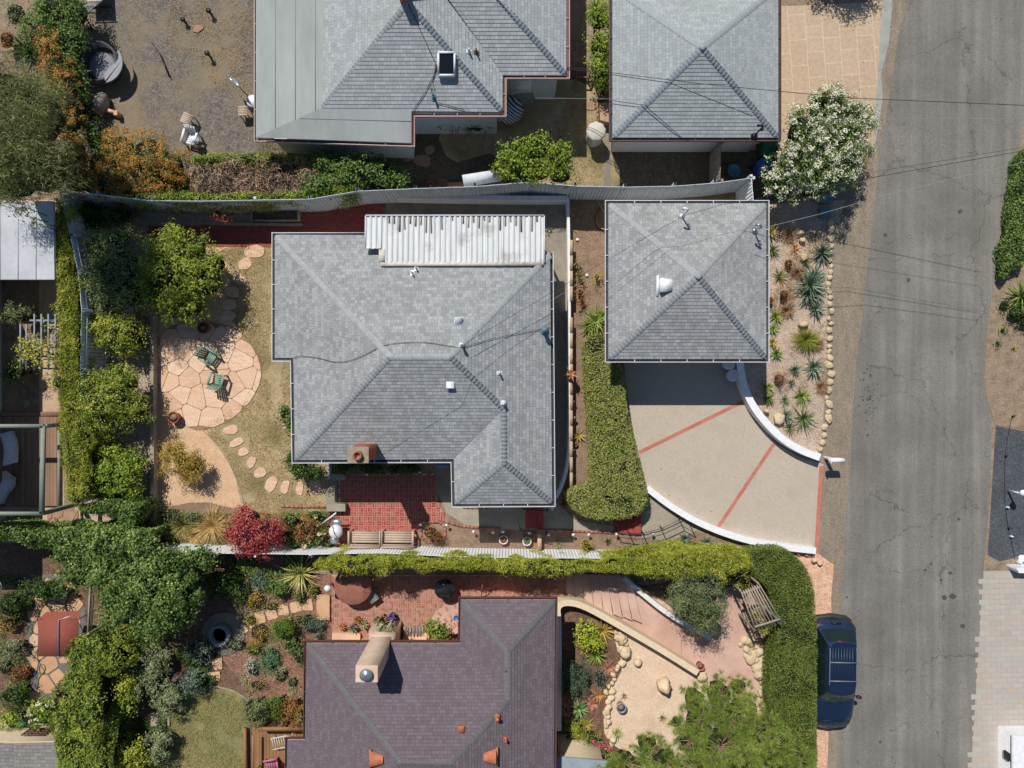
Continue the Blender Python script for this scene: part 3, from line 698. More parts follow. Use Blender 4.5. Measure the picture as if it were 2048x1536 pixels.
caps(cm, R1, R2, .5); caps(cm, Sm.hit(592, 917), R1, .35); caps(cm, Nm.hit(552, 474), R1, .35, up=.035); caps(cm, Em.hit(1100, 510), R2, .35)
caps(cm, W1, R2, .35); caps(cm, W2, W1, .45); caps(cm, We.hit(912, 1005), W2, .35); caps(cm, Em.hit(1103, 1005), W2, .35)
cm.build('ridge_cap', cap_main, rf)
nw = Wm.hit(550, 471); e1 = Wm.hit(550, 716); e2 = Wm.hit(587, 716); sw = Sm.hit(590, 920); vy = Sm.hit(908, 919); wsw = Ws.hit(910, 1008); wse = Ws.hit(1104, 1007); ne = Nm.hit(1100, 508); n1 = Nm.hit(1060, 480)
eave = [tuple(v) for v in (nw, e1, e2, sw, vy, wsw, wse, ne)]
gutter(house, eave, [m_gutw, m_gutin], skip=(7,)); soffit(house, eave, m_white)
g2 = [tuple(nw), tuple(Nm.hit(733, 471)), tuple(Nm.hit(733, 500)), tuple(Wm.hit(600, 560))]
gm = MB(); a, b = Vector(g2[0]), Vector(g2[1]); gm.bar(a + Vector((-.12, .11, -.05)), b + Vector((0, .11, -.05)), .03, .1); gm.bar(a + Vector((0, .05, -.09)), b + Vector((0, .05, -.09)), .12, .02); gm.build('gutter', m_gutw, house)
wp = walls(house, eave, .45, m_stucco, 2.3)
mb = MB(); mb.prism(offset([(v[0], v[1]) for v in (e2, sw, vy, wsw, wse, ne)], -.46), 2.2, 2.82, 0); mb.build('wall', m_stucco, house)
W_ = [offset([(v[0], v[1]) for v in eave], -.45)[k] for k in range(8)]
window(house, W_[5], W_[6], .9, 2.0, .45, 1.5); window(house, W_[3], W_[4], .7, 2.1, .35, 1.6, nmul=2)
window(house, W_[2], W_[3], .9, 2.0, .5, 1.6); window(house, W_[0], W_[1], .9, 2.0, .5, 1.8); window(house, W_[6], W_[7], 1.0, 2.0, .35, 1.2); window(house, W_[6], W_[7], 1.0, 2.0, .7, 1.2)
door(house, W_[4], W_[5], .45, .95, 2.05, m_blue if False else m_white)
# corrugated porch roof
cr = MB(); z = 3.12; A = P(733, 432, z); B = P(1087, 432, z); y0 = P(0, 498, z)[1]; y1 = P(0, 526, z)[1]; xn = P(763, 0, z)[0]
n = 700
for i in range(n):
    xa = A[0] + (B[0] - A[0]) * i / n; xb = A[0] + (B[0] - A[0]) * (i + 1) / n
    f = lambda x: z + .042 * max(-.45, math.sin(2 * math.pi * x / .208))
    yb = y0 if xa < xn else y1
    cr.poly([(xa, yb, f(xa) + .12), (xb, yb, f(xb) + .12), (xb, A[1], f(xb)), (xa, A[1], f(xa))])
crug = surf('dirty white corrugated sheet', ['#bfc2c4', '#cdd0d1', '#d8dada'], 1.2, bmp=.1, big=['#8c857b', '#a29c92'], bsc=.9, bth=(.55, .75), streak=(5, .6, 1))
pc = cr.build('porch_roof', crug, house)
lt_ = MB()
x = A[0] + .9
while x < B[0] - .1:
    xv = (math.floor(x / .208) + .75) * .208; l = random.uniform(.15, .75)
    if random.random() < .85: lt_.bar((xv + random.uniform(-.02, .02), A[1] - .03, z + .0), (xv, A[1] - l, z + .01 + l * .05), random.uniform(.03, .06), .03)
    x += .208
lt_.build('leaf_litter', flat('dry leaf litter', '#5d5145', .95, var=.4), pc)
tr = MB(); tr.bar((A[0] - .02, A[1] + .02, z), (B[0] + .02, A[1] + .02, z), .04, .1); tr.bar((A[0] - .03, A[1], z), (A[0] - .03, y0, z + .1), .04, .1); tr.bar((B[0] + .03, A[1], z), (B[0] + .03, y1, z + .12), .04, .1)
tr.bar((A[0], y0, z + .1), (xn, y0, z + .1), .04, .06)
tr.build('edge_trim', m_gutw, pc)
sk = MB(); sk.bar((xn - .02, y1 - .06, z + .13), (B[0], y1 - .06, z + .13), .17, .03); sk.bar((xn + .05, y0 - .05, z + .13), (xn + .05, y1, z + .13), .26, .03)
sk.build('flashing', flat('cream sealant', '#cfc9be', .8, var=.3), pc)
for x in (A[0] + .1, (A[0] + B[0]) / 2, B[0] - .15):
    q = MB(); q.box(x, A[1] - .12, 0, .1, .1, z - .05); q.build('post', m_white, house)
# brick chimney
ct = 5.0; c0 = P(722, 905, ct)
mb = MB(); x0, x1 = P(697, 0, ct)[0], P(735, 0, ct)[0]; ya, yb = P(0, 923, ct)[1], P(0, 901, ct)[1]
mb.prism([(x0, ya - .02), (x1, ya - .02), (x1, yb + .1), (x0, yb + .1)], 0, ct - .1, 0)
ch = mb.build('chimney', surf('chimney red brick', ['#8a4536', '#a85a48', '#b96b58'], 3, bmp=.3, streak=(1, 1, 7)), house)
mb = MB(); mb.prism([(x0 - .04, ya - .06), (x1 + .04, ya - .06), (x1 + .04, yb + .14), (x0 - .04, yb + .14)], ct - .1, ct, 0)
mb.build('chimney_cap', surf('sooty cement', ['#7f7263', '#95887a', '#a39688'], 3, bmp=.3), ch)
mb = MB(); fc = P(714, 912, ct + .2); mb.lathe([(.17, -.2), (.165, 0), (.12, 0), (.12, -.15), (0, -.15)], (fc[0], fc[1], ct + .2), 20); mb.build('flue_pot', m_pot, ch)
mb = MB(); q = [Sm.hit(700, 893), Sm.hit(722, 888), Sm.hit(750, 893), Sm.hit(752, 900), Sm.hit(745, 903), Sm.hit(703, 899)]; mb.poly([v + Vector((0, 0, .05)) for v in q]); mb.build('flashing', m_white, ch)
box_vent(house, 917, 642, Nm); box_vent(house, 901, 770, Sm)
pipe_vent(house, 833, 537, Nm, .03, .35); pipe_vent(house, 825, 546, Nm, .03, .35); pipe_vent(house, 999, 746, Em, .035, .35); pipe_vent(house, 1007, 806, Em, .06, .35)
pipe_vent(house, 924, 690, Em, .05, .45, hole=False); pipe_vent(house, 1088, 662, Em, .085, .55, m_uteal, hole=False)
# cable lying over the roof
def oncable(name, pxs, label, r=.014, mat=m_rope, group=None):
    pts = [Vector(p) for p in pxs]; pts = [Vector(p) for p in chaikin([tuple(p) for p in pts], 2, False)]
    mb = MB(); mb.tube(pts, r, 5); return tag(mb.build(name, mat), label, 'cable', group)
oncable('roof_cable', [pl.hit(a, b) + Vector((0, 0, .07)) for a, b, pl in [(588, 716, Wm), (601, 711, Wm), (640, 716, Wm), (665, 724, Wm), (695, 724, Wm), (735, 708, Wm), (768, 690, Nm), (805, 685, Nm), (850, 684, Nm), (900, 692, Nm), (923, 697, Em), (960, 684, Em), (1010, 672, Em), (1075, 660, Em), (1100, 655, Em)]], 'black cable snaking across the ridge of the grey house roof', .010)

# ---- garage in the middle
gx, gy, gz = 7.60, 4.13, 3.9
garage = thing('garage', 'square grey shingled garage with pyramid roof above the driveway', 'garage', (gx, gy, 0))
zg = 2.6
Gs = [P(1217, 718, zg), P(1532, 718, zg), P(1532, 407, zg), P(1217, 407, zg)]; ap = P(1397, 553, gz)
def pyramid(par, corners, apex, mat, capmat, row=.14, body=True):
    (x0, y0, z0), (x1, _, _), (_, y1, _) = corners[0], corners[1], corners[2]; ax, ay, az = apex; mb = MB(); dz = az - z0
    for d, pts in (('S', [corners[0], corners[1], apex]), ('N', [corners[2], corners[3], apex]), ('W', [corners[3], corners[0], apex]), ('E', [corners[1], corners[2], apex])):
        run = {'S': ay - y0, 'N': y1 - ay, 'W': ax - x0, 'E': x1 - ax}[d]; pl = Plane(d, ax, ay, az, dz / run)
        pp = [((p[0] / (H - p[2])) * H * S + 1024, 768 - (p[1] / (H - p[2])) * H * S) for p in pts]; roof_face(mb, pl, pp, row)
        PYR[d] = pl
    rf = mb.build('roof', mat, par); c = MB()
    for p in corners: c_ = Vector(p); caps(c, c_ + (Vector(apex) - c_) * .015, apex, .34)
    c.lathe([(.13, .02), (.09, .05), (0, .065)], apex, 8); c.build('ridge_cap', capmat, rf); return rf
PYR = {}
pyramid(garage, Gs, ap, sh_gar, cap_main); GP = dict(PYR)
gutter(garage, Gs, [m_gutw, m_gutin]); soffit(garage, Gs, m_white); gw = walls(garage, Gs, .4, m_stucco)
door(garage, gw[0], gw[1], .5, 4.6, 2.15, m_white, 4, 'garage_door', False)
window(garage, gw[1], gw[2], 1.2, 2.0, .5, 1.2); window(garage, gw[3], gw[0], 1.2, 2.0, .5, 1.0)
mb = MB(); b0, b1, b2, b3 = [GP['W'].hit(*q) for q in ((1319, 558), (1318, 586), (1344, 582), (1345, 560))]; Z = Vector((0, 0, 1))
t0, t1, t2, t3 = b0 + Z * .32, b1 + Z * .32, b2 + Z * .06, b3 + Z * .06
mb.add([b0, b1, b2, b3, t0, t1, t2, t3], [[4, 5, 6, 7], [0, 1, 5, 4], [1, 2, 6, 5], [3, 0, 4, 7], [2, 3, 7, 6]]); mb.bar(GP['W'].hit(1315, 551) + Z * .06, GP['W'].hit(1314, 592) + Z * .06, .09, .03)
mb.build('dormer_vent', m_white, garage)
def mast(par, px, py, pl, ht, lean, mat=m_steel):
    b = pl.hit(px, py); mb = MB(); t = b + Vector((lean[0], lean[1], ht)); mb.tube([b, t], .032, 8); mb.tube([t, t + Vector((-.05, .02, .08)), t + Vector((-.16, .05, .07)), t + Vector((-.2, .05, .0))], .05, 8)
    mb.lathe([(.14, .03), (.05, .12)], b, 10)
    for a in (0, 1): mb.tube([t - Vector((0, 0, .2 + .15 * a)), t - Vector((-.12, 0, .2 + .15 * a))], .03, 6)
    mb.build('service_mast', mat, par); return t
mt1 = mast(garage, 1363, 433, GP['N'], 1.0, (0.0, 0.0), m_zinc)
mt2 = mast(garage, 1508, 462, GP['E'], .8, (0, 0))

# ---- upper right garage
zt = 2.65
T = [P(1225, 275, zt), P(1557, 278, zt), (10.66, 15.9, zt), (4.03, 15.9, zt)]; T[1] = (10.66, T[0][1], zt); T[0] = (4.03, T[0][1], zt)
tg = thing('garage', 'pale grey pyramid roofed garage beside the stamped peach driveway', 'garage', (7.3, 12.8, 0))
pyramid(tg, T, (7.27, 12.84, 3.95), sh_top2, cap_top); TP = dict(PYR)
gutter(tg, T, [m_gutb, m_gutin]); soffit(tg, T, m_white); tw = walls(tg, T, .32, m_stucco)
window(tg, tw[3], tw[0], 1.2, 2.0, .4, 1.0); door(tg, tw[1], tw[2], .5, 4.6, 2.15, m_cream, 4, 'garage_door', False)
mt3 = mast(tg, 1508, 272, TP['S'], .95, (0, -.0), m_black)

# ---- upper house
uh = thing('house', 'pale grey house with white roll roofing wing and skylight at the top edge', 'house', (-4, 13.5, 0))
Su = Plane('S', 0, 14.25, 4.5, .395); Wu = Plane('W', -3.90, 0, 4.5, .4); Eu = Plane('E', -3.90, 0, 4.5, .4)
Sl = Plane('S', 0, 10.72, 3.12, .24); Wl = Plane('W', -7.4, 0, 3.09, .13)
S2 = Plane('S', 0, 12.22, 3.05, .4); E2 = Plane('E', 2.156, 0, 3.0, .4)
mb = MB()
roof_face(mb, Wu, [(645, 216), (650, -120), (905, -120), (815, 5)])
roof_face(mb, Su, [(645, 216), (815, 5), (1003, 224), (823, 222)])
roof_face(mb, Eu, [(815, 5), (740, -80), (800, -140), (1005, 150), (1005, 224)])
roof_face(mb, S2, [(1006, 150), (1132, 150), (920, -95), (830, -95)])
roof_face(mb, E2, [(1132, 150), (1133, -130), (880, -130)])
rf = mb.build('roof', sh_top, uh)
mb = MB(); roof_face(mb, Sl, [(645, 216), (823, 222), (823, 286), (512, 275)], flatm=True); roof_face(mb, Wl, [(512, 275), (645, 216), (650, -130), (512, -130)], flatm=True)
for px in (551, 591, 631): a, b = Wl.hit(px, -120), Wl.hit(px, 273 - (px - 512) * .42); mb.bar(a + Vector((0, 0, .012)), b + Vector((0, 0, .012)), .025, .012, 1)
a, b = Sl.hit(600, 237), Sl.hit(823, 243); mb.bar(a + Vector((0, 0, .012)), b + Vector((0, 0, .012)), .025, .012, 1)
mb.build('flat_roofing', [memb, flat('roofing seam', '#7d8283', .9)], uh)
c = MB(); Pk = Su.hit(815, 5); caps(c, Wu.hit(645, 216), Pk, .35, up=.04); caps(c, Su.hit(1003, 222), Pk, .35); caps(c, S2.hit(1130, 148), S2.hit(930, -80), .35)
c.build('ridge_cap', cap_top, rf)
ue = [tuple(Wl.hit(512, -130)), tuple(Wl.hit(512, 275)), tuple(Sl.hit(823, 286)), tuple(Su.hit(823, 226)), tuple(Su.hit(1006, 226)), tuple(S2.hit(1006, 150)), tuple(S2.hit(1133, 150)), tuple(E2.hit(1133, -130))]
ue = [(-10.2, 19, 2.67), (-10.2, ue[1][1], 2.67), ue[2], ue[3], ue[4], ue[5], ue[6], (ue[6][0], 19, 3.0)]
gutter(uh, ue, [m_gutl, m_gutb], skip=(7,)); soffit(uh, ue, m_white); uw = walls(uh, ue, .3, surf('blue grey stucco', ['#b9c0c2', '#c4cacb', '#ced3d3'], 2, bmp=.1), 2.45)
window(uh, uw[0], uw[1], 1., 2.0, .8, 1.4); door(uh, uw[5], uw[6], .4, .9, 2.0, m_white)
sk_ = MB(); q = [Su.hit(*p) for p in ((878, 110), (878, 155), (910, 155), (910, 110))]; up = Vector((0, 0, .2)); top = [v + up for v in q]
top = [Vector((v[0], v[1], v[2])) for v in top]; oo = q + top; sk_.add(oo, [[0, 1, 5, 4], [1, 2, 6, 5], [2, 3, 7, 6], [3, 0, 4, 7]])
for i in range(4): sk_.bar(top[i - 1], top[i], .07, .05)
s_o = sk_.build('skylight', m_white, uh)
sk_ = MB(); sk_.poly([v + Vector((0, 0, .0)) for v in top]); sk_.build('pane', m_glass, s_o)
pipe_vent(uh, 938, 104, Eu, .04, .3); pipe_vent(uh, 953, 106, Eu, .03, .35, m_bark); pipe_vent(uh, 873, 136, Su, .03, .25, m_wood, hole=False); pipe_vent(uh, 868, 196, Su, .035, .3, m_uteal, hole=False)
mb = MB(); q = [Su.hit(*p) for p in ((800, 3), (818, 3), (818, -14), (800, -14))]; mb.prism([(v[0], v[1]) for v in q], 4.2, 5.3); mb.build('chimney', m_brick2, uh)
mb = MB(); mb.tube([Su.hit(a, b) + Vector((0, 0, .06)) for a, b in ((817, 10), (845, 70), (873, 132), (868, 152), (848, 190), (826, 222))], .012, 5); mb.tube([Su.hit(a, b) + Vector((0, 0, .06)) for a, b in ((873, 137), (865, 165), (870, 180), (862, 176), (866, 195), (876, 207), (930, 221))], .011, 5); mb.build('roof_wire', m_rope, uh)

# ---- lower house
lh = thing('house', 'violet brown shingled house with tall plaster chimney at the bottom edge', 'house', (-3.5, -13, 0))
Nl = Plane('N', 0, -10.27, 3.0, .42); Wll = Plane('W', -8.13, 0, 3.0, .41); El = Plane('E', 1.70, 0, 3.0, .42); Sll = Plane('S', 0, -14.2, 4.64, .42)
Nw = Plane('N', 0, -8.545, 3.0, .455); Wlw = Plane('W', -2.037, 0, 3.0, .42)
mb = MB()
roof_face(mb, Nl, [(613, 1287), (920, 1287), (1015, 1392), (1015, 1402), (903, 1529), (802, 1528)], .125, .013)
roof_face(mb, Wll, [(613, 1287), (802, 1528), (640, 1700), (573, 1700), (575, 1480), (610, 1480)], .125, .013)
roof_face(mb, El, [(1110, 1200), (1106, 1700), (1040, 1700), (903, 1529), (1015, 1402), (1015, 1305)], .125, .013)
roof_face(mb, Nw, [(922, 1200), (1110, 1200), (1015, 1305)], .125, .013)
roof_face(mb, Wlw, [(922, 1200), (1015, 1305), (1015, 1392), (920, 1287)], .125, .013)
roof_face(mb, Sll, [(802, 1528), (903, 1529), (1040, 1700), (640, 1700)], .125, .013)
rf = mb.build('roof', sh_low, lh)
c = MB(); A1, A2, B1, B2 = Nl.hit(802, 1528), Nl.hit(903, 1529), El.hit(1015, 1402), El.hit(1015, 1305)
caps(c, Wll.hit(615, 1289), A1, .34, m=0); caps(c, A1, A2, .5); caps(c, B1, A2, .34); caps(c, B2, B1, .45); caps(c, Nw.hit(924, 1202), B2, .34); caps(c, Nw.hit(1108, 1202), B2, .34); caps(c, Wll.hit(640, 1700), A1, .34)
c.build('ridge_cap', cap_low, rf)
le = [Nl.hit(613, 1287), Nl.hit(921, 1287), Nw.hit(922, 1200), Nw.hit(1110, 1200), El.hit(1106, 1700), Wll.hit(573, 1700), Wll.hit(575, 1480), Wll.hit(611, 1480)]; le = [tuple(v) for v in le]
gutter(lh, le, [m_gutb, m_gutin], skip=(4,), w_=.08); soffit(lh, le, m_peachpl); lw = walls(lh, le, .9, m_peachpl, 2.5)
LW = offset([(v[0], v[1]) for v in le], -.9)
window(lh, LW[4], LW[3], .9, 1.9, .45, 1.4); door(lh, LW[2], LW[1], .5, .9, 2.0, m_wood)
# chimney: broad base, shoulder, stack and round cowl
mb = MB(); sx = -5.22; sy = -10.19
def frus(mb, a, b, z0, z1, m=0):
    v = [(x, y, z0) for x, y in a] + [(x, y, z1) for x, y in b]; mb.add(v, [[0, 1, 5, 4], [1, 2, 6, 5], [2, 3, 7, 6], [3, 0, 4, 7], [4, 5, 6, 7]], m)
rc = lambda x0, x1, y0, y1: [(x0, y0), (x1, y0), (x1, y1), (x0, y1)]
bA = rc(-6.02, -4.85, -11.2, -10.36)
mb.prism(bA, 0, 1.3); frus(mb, bA, rc(sx - .42, sx + .38, -10.85, -10.14), 1.3, 2.6); mb.prism(rc(sx - .42, sx + .38, -10.75, -10.14), 2.6, 5.4)
ch = mb.build('chimney', surf('cream chimney plaster', ['#c3a590', '#d3b8a4', '#dfc8b6'], 1.7, bmp=.15, big=['#a9876c', '#bd9a7e'], bth=(.5, .7)), lh)
mb = MB(); mb.lathe([(.1, 0), (.1, .12), (.22, .12), (.22, .18), (.0, .22)], (sx - .02, -10.43, 5.4), 24); mb.build('chimney_cowl', m_steel, ch)
def scoop(px, py, pl, d):      # terracotta half-round dormer vents
    b = pl.hit(px, py); mb = MB(); u = Vector((d, 0, 0)); s = Vector((0, 1, 0)); Z = Vector((0, 0, 1)); n = 8; vs = []
    for k in range(n + 1):
        t = math.pi * k / n; y = math.cos(t)
        vs.append(b + s * (y * .3) + Z * (.02 + .26 * math.sin(t)) + u * -.24); vs.append(b + s * (y * .16) + Z * (.1 + .1 * math.sin(t)) + u * .24)
    mb.add(vs, [[2 * k, 2 * k + 1, 2 * k + 3, 2 * k + 2] for k in range(n)]); mb.add([vs[2 * k] for k in range(n + 1)], [list(range(n + 1))], 1)
    mb.bar(b - u * .27 - s * .36 + Z * .05, b - u * .27 + s * .36 + Z * .05, .07, .04); mb.build('roof_vent', [m_terra, m_dark], lh)
scoop(755, 1517, Wll, 1); scoop(980, 1512, El, -1)
box_vent(lh, 923, 1458, Nl, .26, .3, .16, m_terra); pipe_vent(lh, 995, 1432, El, .06, .3, m_terra, hole=False); pipe_vent(lh, 1012, 1476, El, .04, .25, m_terra, hole=False); box_vent(lh, 1011, 1340, El, .1, .1, .05, cap_low)

# ---- small bits of other buildings at the borders
sd = thing('outbuilding', 'flat pale grey roofed outbuilding under the feathery tree', 'outbuilding', (-22, 7.5, 0))
z = 2.3; q = [P(-200, 402, z), P(-200, 559, z), P(109, 559, z), P(106, 402, z)]; mb = MB(); mb.prism([(a[0], a[1]) for a in q], z - .14, z, 0, bottom=True)
for px in range(-180, 100, 36): mb.bar(P(px, 402, z + .012), P(px, 558, z + .012), .02, .012)
mb.build('roof', surf('pale standing roof sheet', ['#a9adb3', '#b6b9bf', '#c1c4ca'], 1.2, bmp=.08), sd); mb = MB(); mb.prism(offset([(a[0], a[1]) for a in q], -.3), 0, z - .15); mb.build('wall', m_cream, sd)
lb = thing('house', 'dark grey shingled roof with cream gable wall in the bottom corner', 'house', (-20, -15, 0))
z = 1.7; mb = MB(); pl = Plane('N', 0, P(0, 1484, z)[1], z, .45); plw = Plane('W', P(-80, 0, z)[0], 0, z, .3)
roof_face(mb, pl, [(28, 1486), (118, 1484), (118, 1700), (28, 1700)], .13); plw = Plane('N', 0, P(0, 1486, z)[1], z, .3); roof_face(mb, plw, [(-200, 1475), (28, 1486), (28, 1700), (-200, 1700)], .13)
mb.build('roof', sh_sml, lb); mb = MB(); mb.prism([P(-200, 1470, z)[:2], P(28, 1485, z)[:2], P(118, 1482, z)[:2], P(118, 1720, z)[:2], P(-200, 1720, z)[:2]], 0, z - .02)
mb.build('wall', m_cream, lb)
f = MB(); wy = P(0, 1482, z)[1]
for k in range(4): f.bar(P(41, 0, 1.4)[:1] + (wy + .06 + 0, .8 + k * .17), (P(84, 0, 1.4)[0], wy + .06, .8 + k * .17), .06, .05)
for x in (41, 55, 69, 84): f.bar((P(x, 0, 1.4)[0], wy + .06, .75), (P(x, 0, 1.4)[0], wy + .06, 1.35), .06, .05)
f.build('window', m_bark, lb)
rb = thing('building', 'white walled building corner with mailbox slot at the right edge', 'building', (22, -16, 0))
z = .9; mb = MB(); q = [P(2003, 1472, z)[:2]]; q = [(21.35, q[0][1]), (27, q[0][1]), (27, -21.4), (21.35, -21.4)]; mb.prism(q, 0, z); mb.build('wall', m_white, rb)
mb = MB(); mb.prism([(21.3, q[0][1] + .05), (27, q[0][1] + .05), (27, q[0][1] - .75), (22.0, q[0][1] - .75), (22.0, -21.5), (21.3, -21.5)], z, z + .1, bottom=True); mb.build('coping', m_white, rb)
mb = MB(); mb.prism([(22.02, q[0][1] - .77), (26.9, q[0][1] - .77), (26.9, -21.4), (22.02, -21.4)], z, z + .02); mb.build('roof', m_terra, rb)
mb = MB(); mb.box(21.34, q[0][1] - 1.0, .45, .1, .34, .3); mb.build('mail_slot', m_black, rb)
sr = thing('outbuilding', 'blue grey lean-to roof below the magenta bush at the bottom edge', 'outbuilding', (4, -16, 0))
z = 2.2; mb = MB(); q = [P(1114, 1514, z)[:2], P(1215, 1522, z)[:2], P(1215, 1640, z)[:2], P(1114, 1640, z)[:2]]; mb.prism(q, z - .1, z, bottom=True); mb.build('roof', surf('blue grey felt roofing', ['#7d8c96', '#8a98a1', '#95a2aa'], 2, bmp=.15), sr)
mb = MB(); mb.prism(offset(q, -.15), 0, z - .1); mb.build('wall', m_cream, sr)
# ---------------------------------------------------------------- vegetation
def unit(v): return v / np.maximum(1e-9, np.linalg.norm(v, axis=-1, keepdims=True))
def leafquads(c, n, L, W, fold=.25, droop=0.0, wide=.5):
    """c centres (N,3), n leaf normals (N,3) -> rhombic leaves (N,4,3)"""
    N = len(c); r = RNG.normal(size=(N, 3)); n = unit(n); t = unit(r - n * (r * n).sum(1, keepdims=True)); b = np.cross(n, t)
    l = (L * RNG.uniform(.65, 1.3, N))[:, None]; w = (W * RNG.uniform(.7, 1.25, N))[:, None]
    base, tip = c - t * l / 2, c + t * l / 2; tip[:, 2] -= droop * l[:, 0]
    mid = c + n * w * fold - t * l * (wide - .5)
    return np.stack([base, mid + b * w / 2, tip, mid - b * w / 2], 1)
G_CIT = leafmat('leaf citrus green', ['#364b16', '#557020', '#80962f', '#acb446'])
G_DARK = leafmat('leaf dark green', ['#1f3314', '#30491c', '#456127', '#617a37'], g=1.5)
G_IVY = leafmat('leaf ivy green', ['#2a401c', '#43602a', '#688040', '#97a860'])
G_OLV = leafmat('leaf olive grey', ['#3c4a2e', '#56653f', '#728056', '#909a72'])
G_YEL = leafmat('leaf yellow green', ['#4a5a18', '#6f8024', '#98a034', '#bcb650'], nw=.3, g=1.5)
G_BOX = leafmat('leaf clipped hedge', ['#33451a', '#4f6526', '#76873a', '#9aa04c', '#7a7462', '#566628', '#86923e'])
G_LAWN = leafmat('leaf ground ivy', ['#35461c', '#4b5f26', '#667634', '#7f8744'])
G_FEA = leafmat('leaf feathery olive', ['#3f4c2c', '#5a683a', '#7a8552', '#9aa178'], g=1.2)
G_RED = leafmat('leaf maple red', ['#5c1a22', '#86323a', '#a84f50', '#c07565'])
G_RUST = leafmat('leaf rust bronze', ['#5e3a22', '#83552c', '#9a6d38', '#7c7a3a'])
G_GOLD = leafmat('leaf golden', ['#5a5424', '#867832', '#a8923f', '#8a6a38'])
G_BLUE = leafmat('leaf blue green', ['#33473f', '#4c6357', '#698072', '#8a9c8b'])
G_SAGE = leafmat('leaf sage', ['#4a5a3c', '#6a7a55', '#8a9672', '#a9b092'])
G_STRAW = leafmat('straw blade', ['#75603a', '#96804f', '#b19a68', '#c5b083'], trans=.15)
G_GRS = leafmat('grass blade', ['#4b5228', '#6b6c38', '#8a8350', '#a6986a'], trans=.2)
G_AGV = leafmat('agave blue', ['#3a4c44', '#506658', '#6b806f', '#8b9c88'], g=1.3, trans=.05, rough=.5)
G_AGG = leafmat('agave green', ['#48602a', '#667e38', '#86984a', '#a5ae68'], g=1.4, trans=.08)
G_AGY = leafmat('aloe yellow', ['#76763a', '#989044', '#b3a055', '#a98a4a'], g=1.3, trans=.08)
G_AGO = leafmat('aloe orange', ['#8f6040', '#ab7850', '#bd9068', '#938c50'], g=1.3, trans=.08)
G_AGP = leafmat('aloe coral pink', ['#955c50', '#ad7465', '#bd8a7a', '#8e7f58'], g=1.3, trans=.08)
G_PIN = leafmat('pine needle', ['#3b5018', '#58702a', '#7a8c3a', '#9aa356'], trans=.15)
G_BARE = leafmat('dry twig', ['#5b4638', '#7a6250', '#9a8270', '#b59e8b'], trans=0)
F_ORG = leafmat('flower orange', ['#a0561a', '#b87024', '#c68c3c'], trans=.2, g=1.2)
F_WHT = leafmat('flower white', ['#cfd0c4', '#e2e4da', '#f0f1ec'], trans=.2, g=1.0)
F_MAG = leafmat('flower magenta', ['#a01b58', '#c02a70', '#cf4b6a'], trans=.2, g=1.2)
F_PUR = leafmat('flower purple', ['#5c4a9a', '#7a66b4'], trans=.2, g=1.2)
F_PINK = leafmat('flower pale pink', ['#c9a68c', '#d9b9a0', '#e8d2c0'], trans=.2, g=1.2)

def E(px, py, rx, ry=None, z=1.2, rz=None):
    ry = rx if ry is None else ry; a = P(px, py, z); k = (H - z) / H / S
    return (a[0], a[1], z, rx * k, ry * k, (rx + ry) / 2 * k * .8 if rz is None else rz)
def crown(mb, ells, n, L, W, clump=.28, mi=0, core=1, spread=.56, up=.35, lo=-.25, shell=(.76, 1.04), flat_=.6, core_s=.66, droop=.1, fold=.25, coremb=None, wide=.5, wob=.18):
    ells = np.array(ells); A = ells[:, 3] * ells[:, 4]; pr = A / A.sum()
    Atot = A.sum() * math.pi; K = max(6, int(Atot / (clump * clump * .9))); e = RNG.choice(len(ells), K, p=pr)
    d = RNG.normal(size=(K, 3)); d[:, 2] = np.abs(d[:, 2]) * .9 + lo * (RNG.random(K) < .35); d = unit(d)
    kt = RNG.random(K) < .62; rr = np.sqrt(RNG.random(K)) * .97; tt = RNG.uniform(0, 6.28, K)
    d[kt] = np.stack([rr * np.cos(tt), rr * np.sin(tt), np.sqrt(1 - rr * rr)], 1)[kt]
    q = RNG.uniform(*shell, K)[:, None]; ph = RNG.uniform(0, 6.28, (len(ells), 3))
    az = np.arctan2(d[:, 1], d[:, 0]); ww = 1 + wob * np.sin(3 * az + ph[e, 0]) * .6 + wob * np.sin(5 * az + ph[e, 1]) * .6 + wob * .4 * np.sin(9 * az + ph[e, 2])
    cc = ells[e, :3] + d * ells[e, 3:6] * q * ww[:, None]
    cc[:, 2] = np.maximum(cc[:, 2], .12)
    n = int(n * 1.15 * Atot); i = RNG.integers(0, K, n); sc = RNG.uniform(.6, 1.3, K)[i][:, None]
    off = RNG.normal(size=(n, 3)) * clump * spread * sc; off[:, 2] *= flat_
    c = cc[i] + off; c[:, 2] = np.maximum(c[:, 2], .03)
    nn = d[i] * .5 + off / clump * .6 + np.array([0, 0, up]) + RNG.normal(size=(n, 3)) * .45
    mb.quads(leafquads(c, nn, L, W, fold, droop, wide), mi)
    if core:
        for E_ in ells:
            s = core_s; mb.lathe([(E_[3] * s * r, E_[5] * s * .85 * z) for r, z in ((.5, -.6), (.9, -.2), (1, .15), (.8, .6), (.45, .88), (0, 1))], (E_[0], E_[1], E_[2] - E_[5] * .05), 14, core, sy=E_[4] / E_[3], wob=.06)  # added solid core stops light and reads as dark gaps between leaves
    return cc, d, i
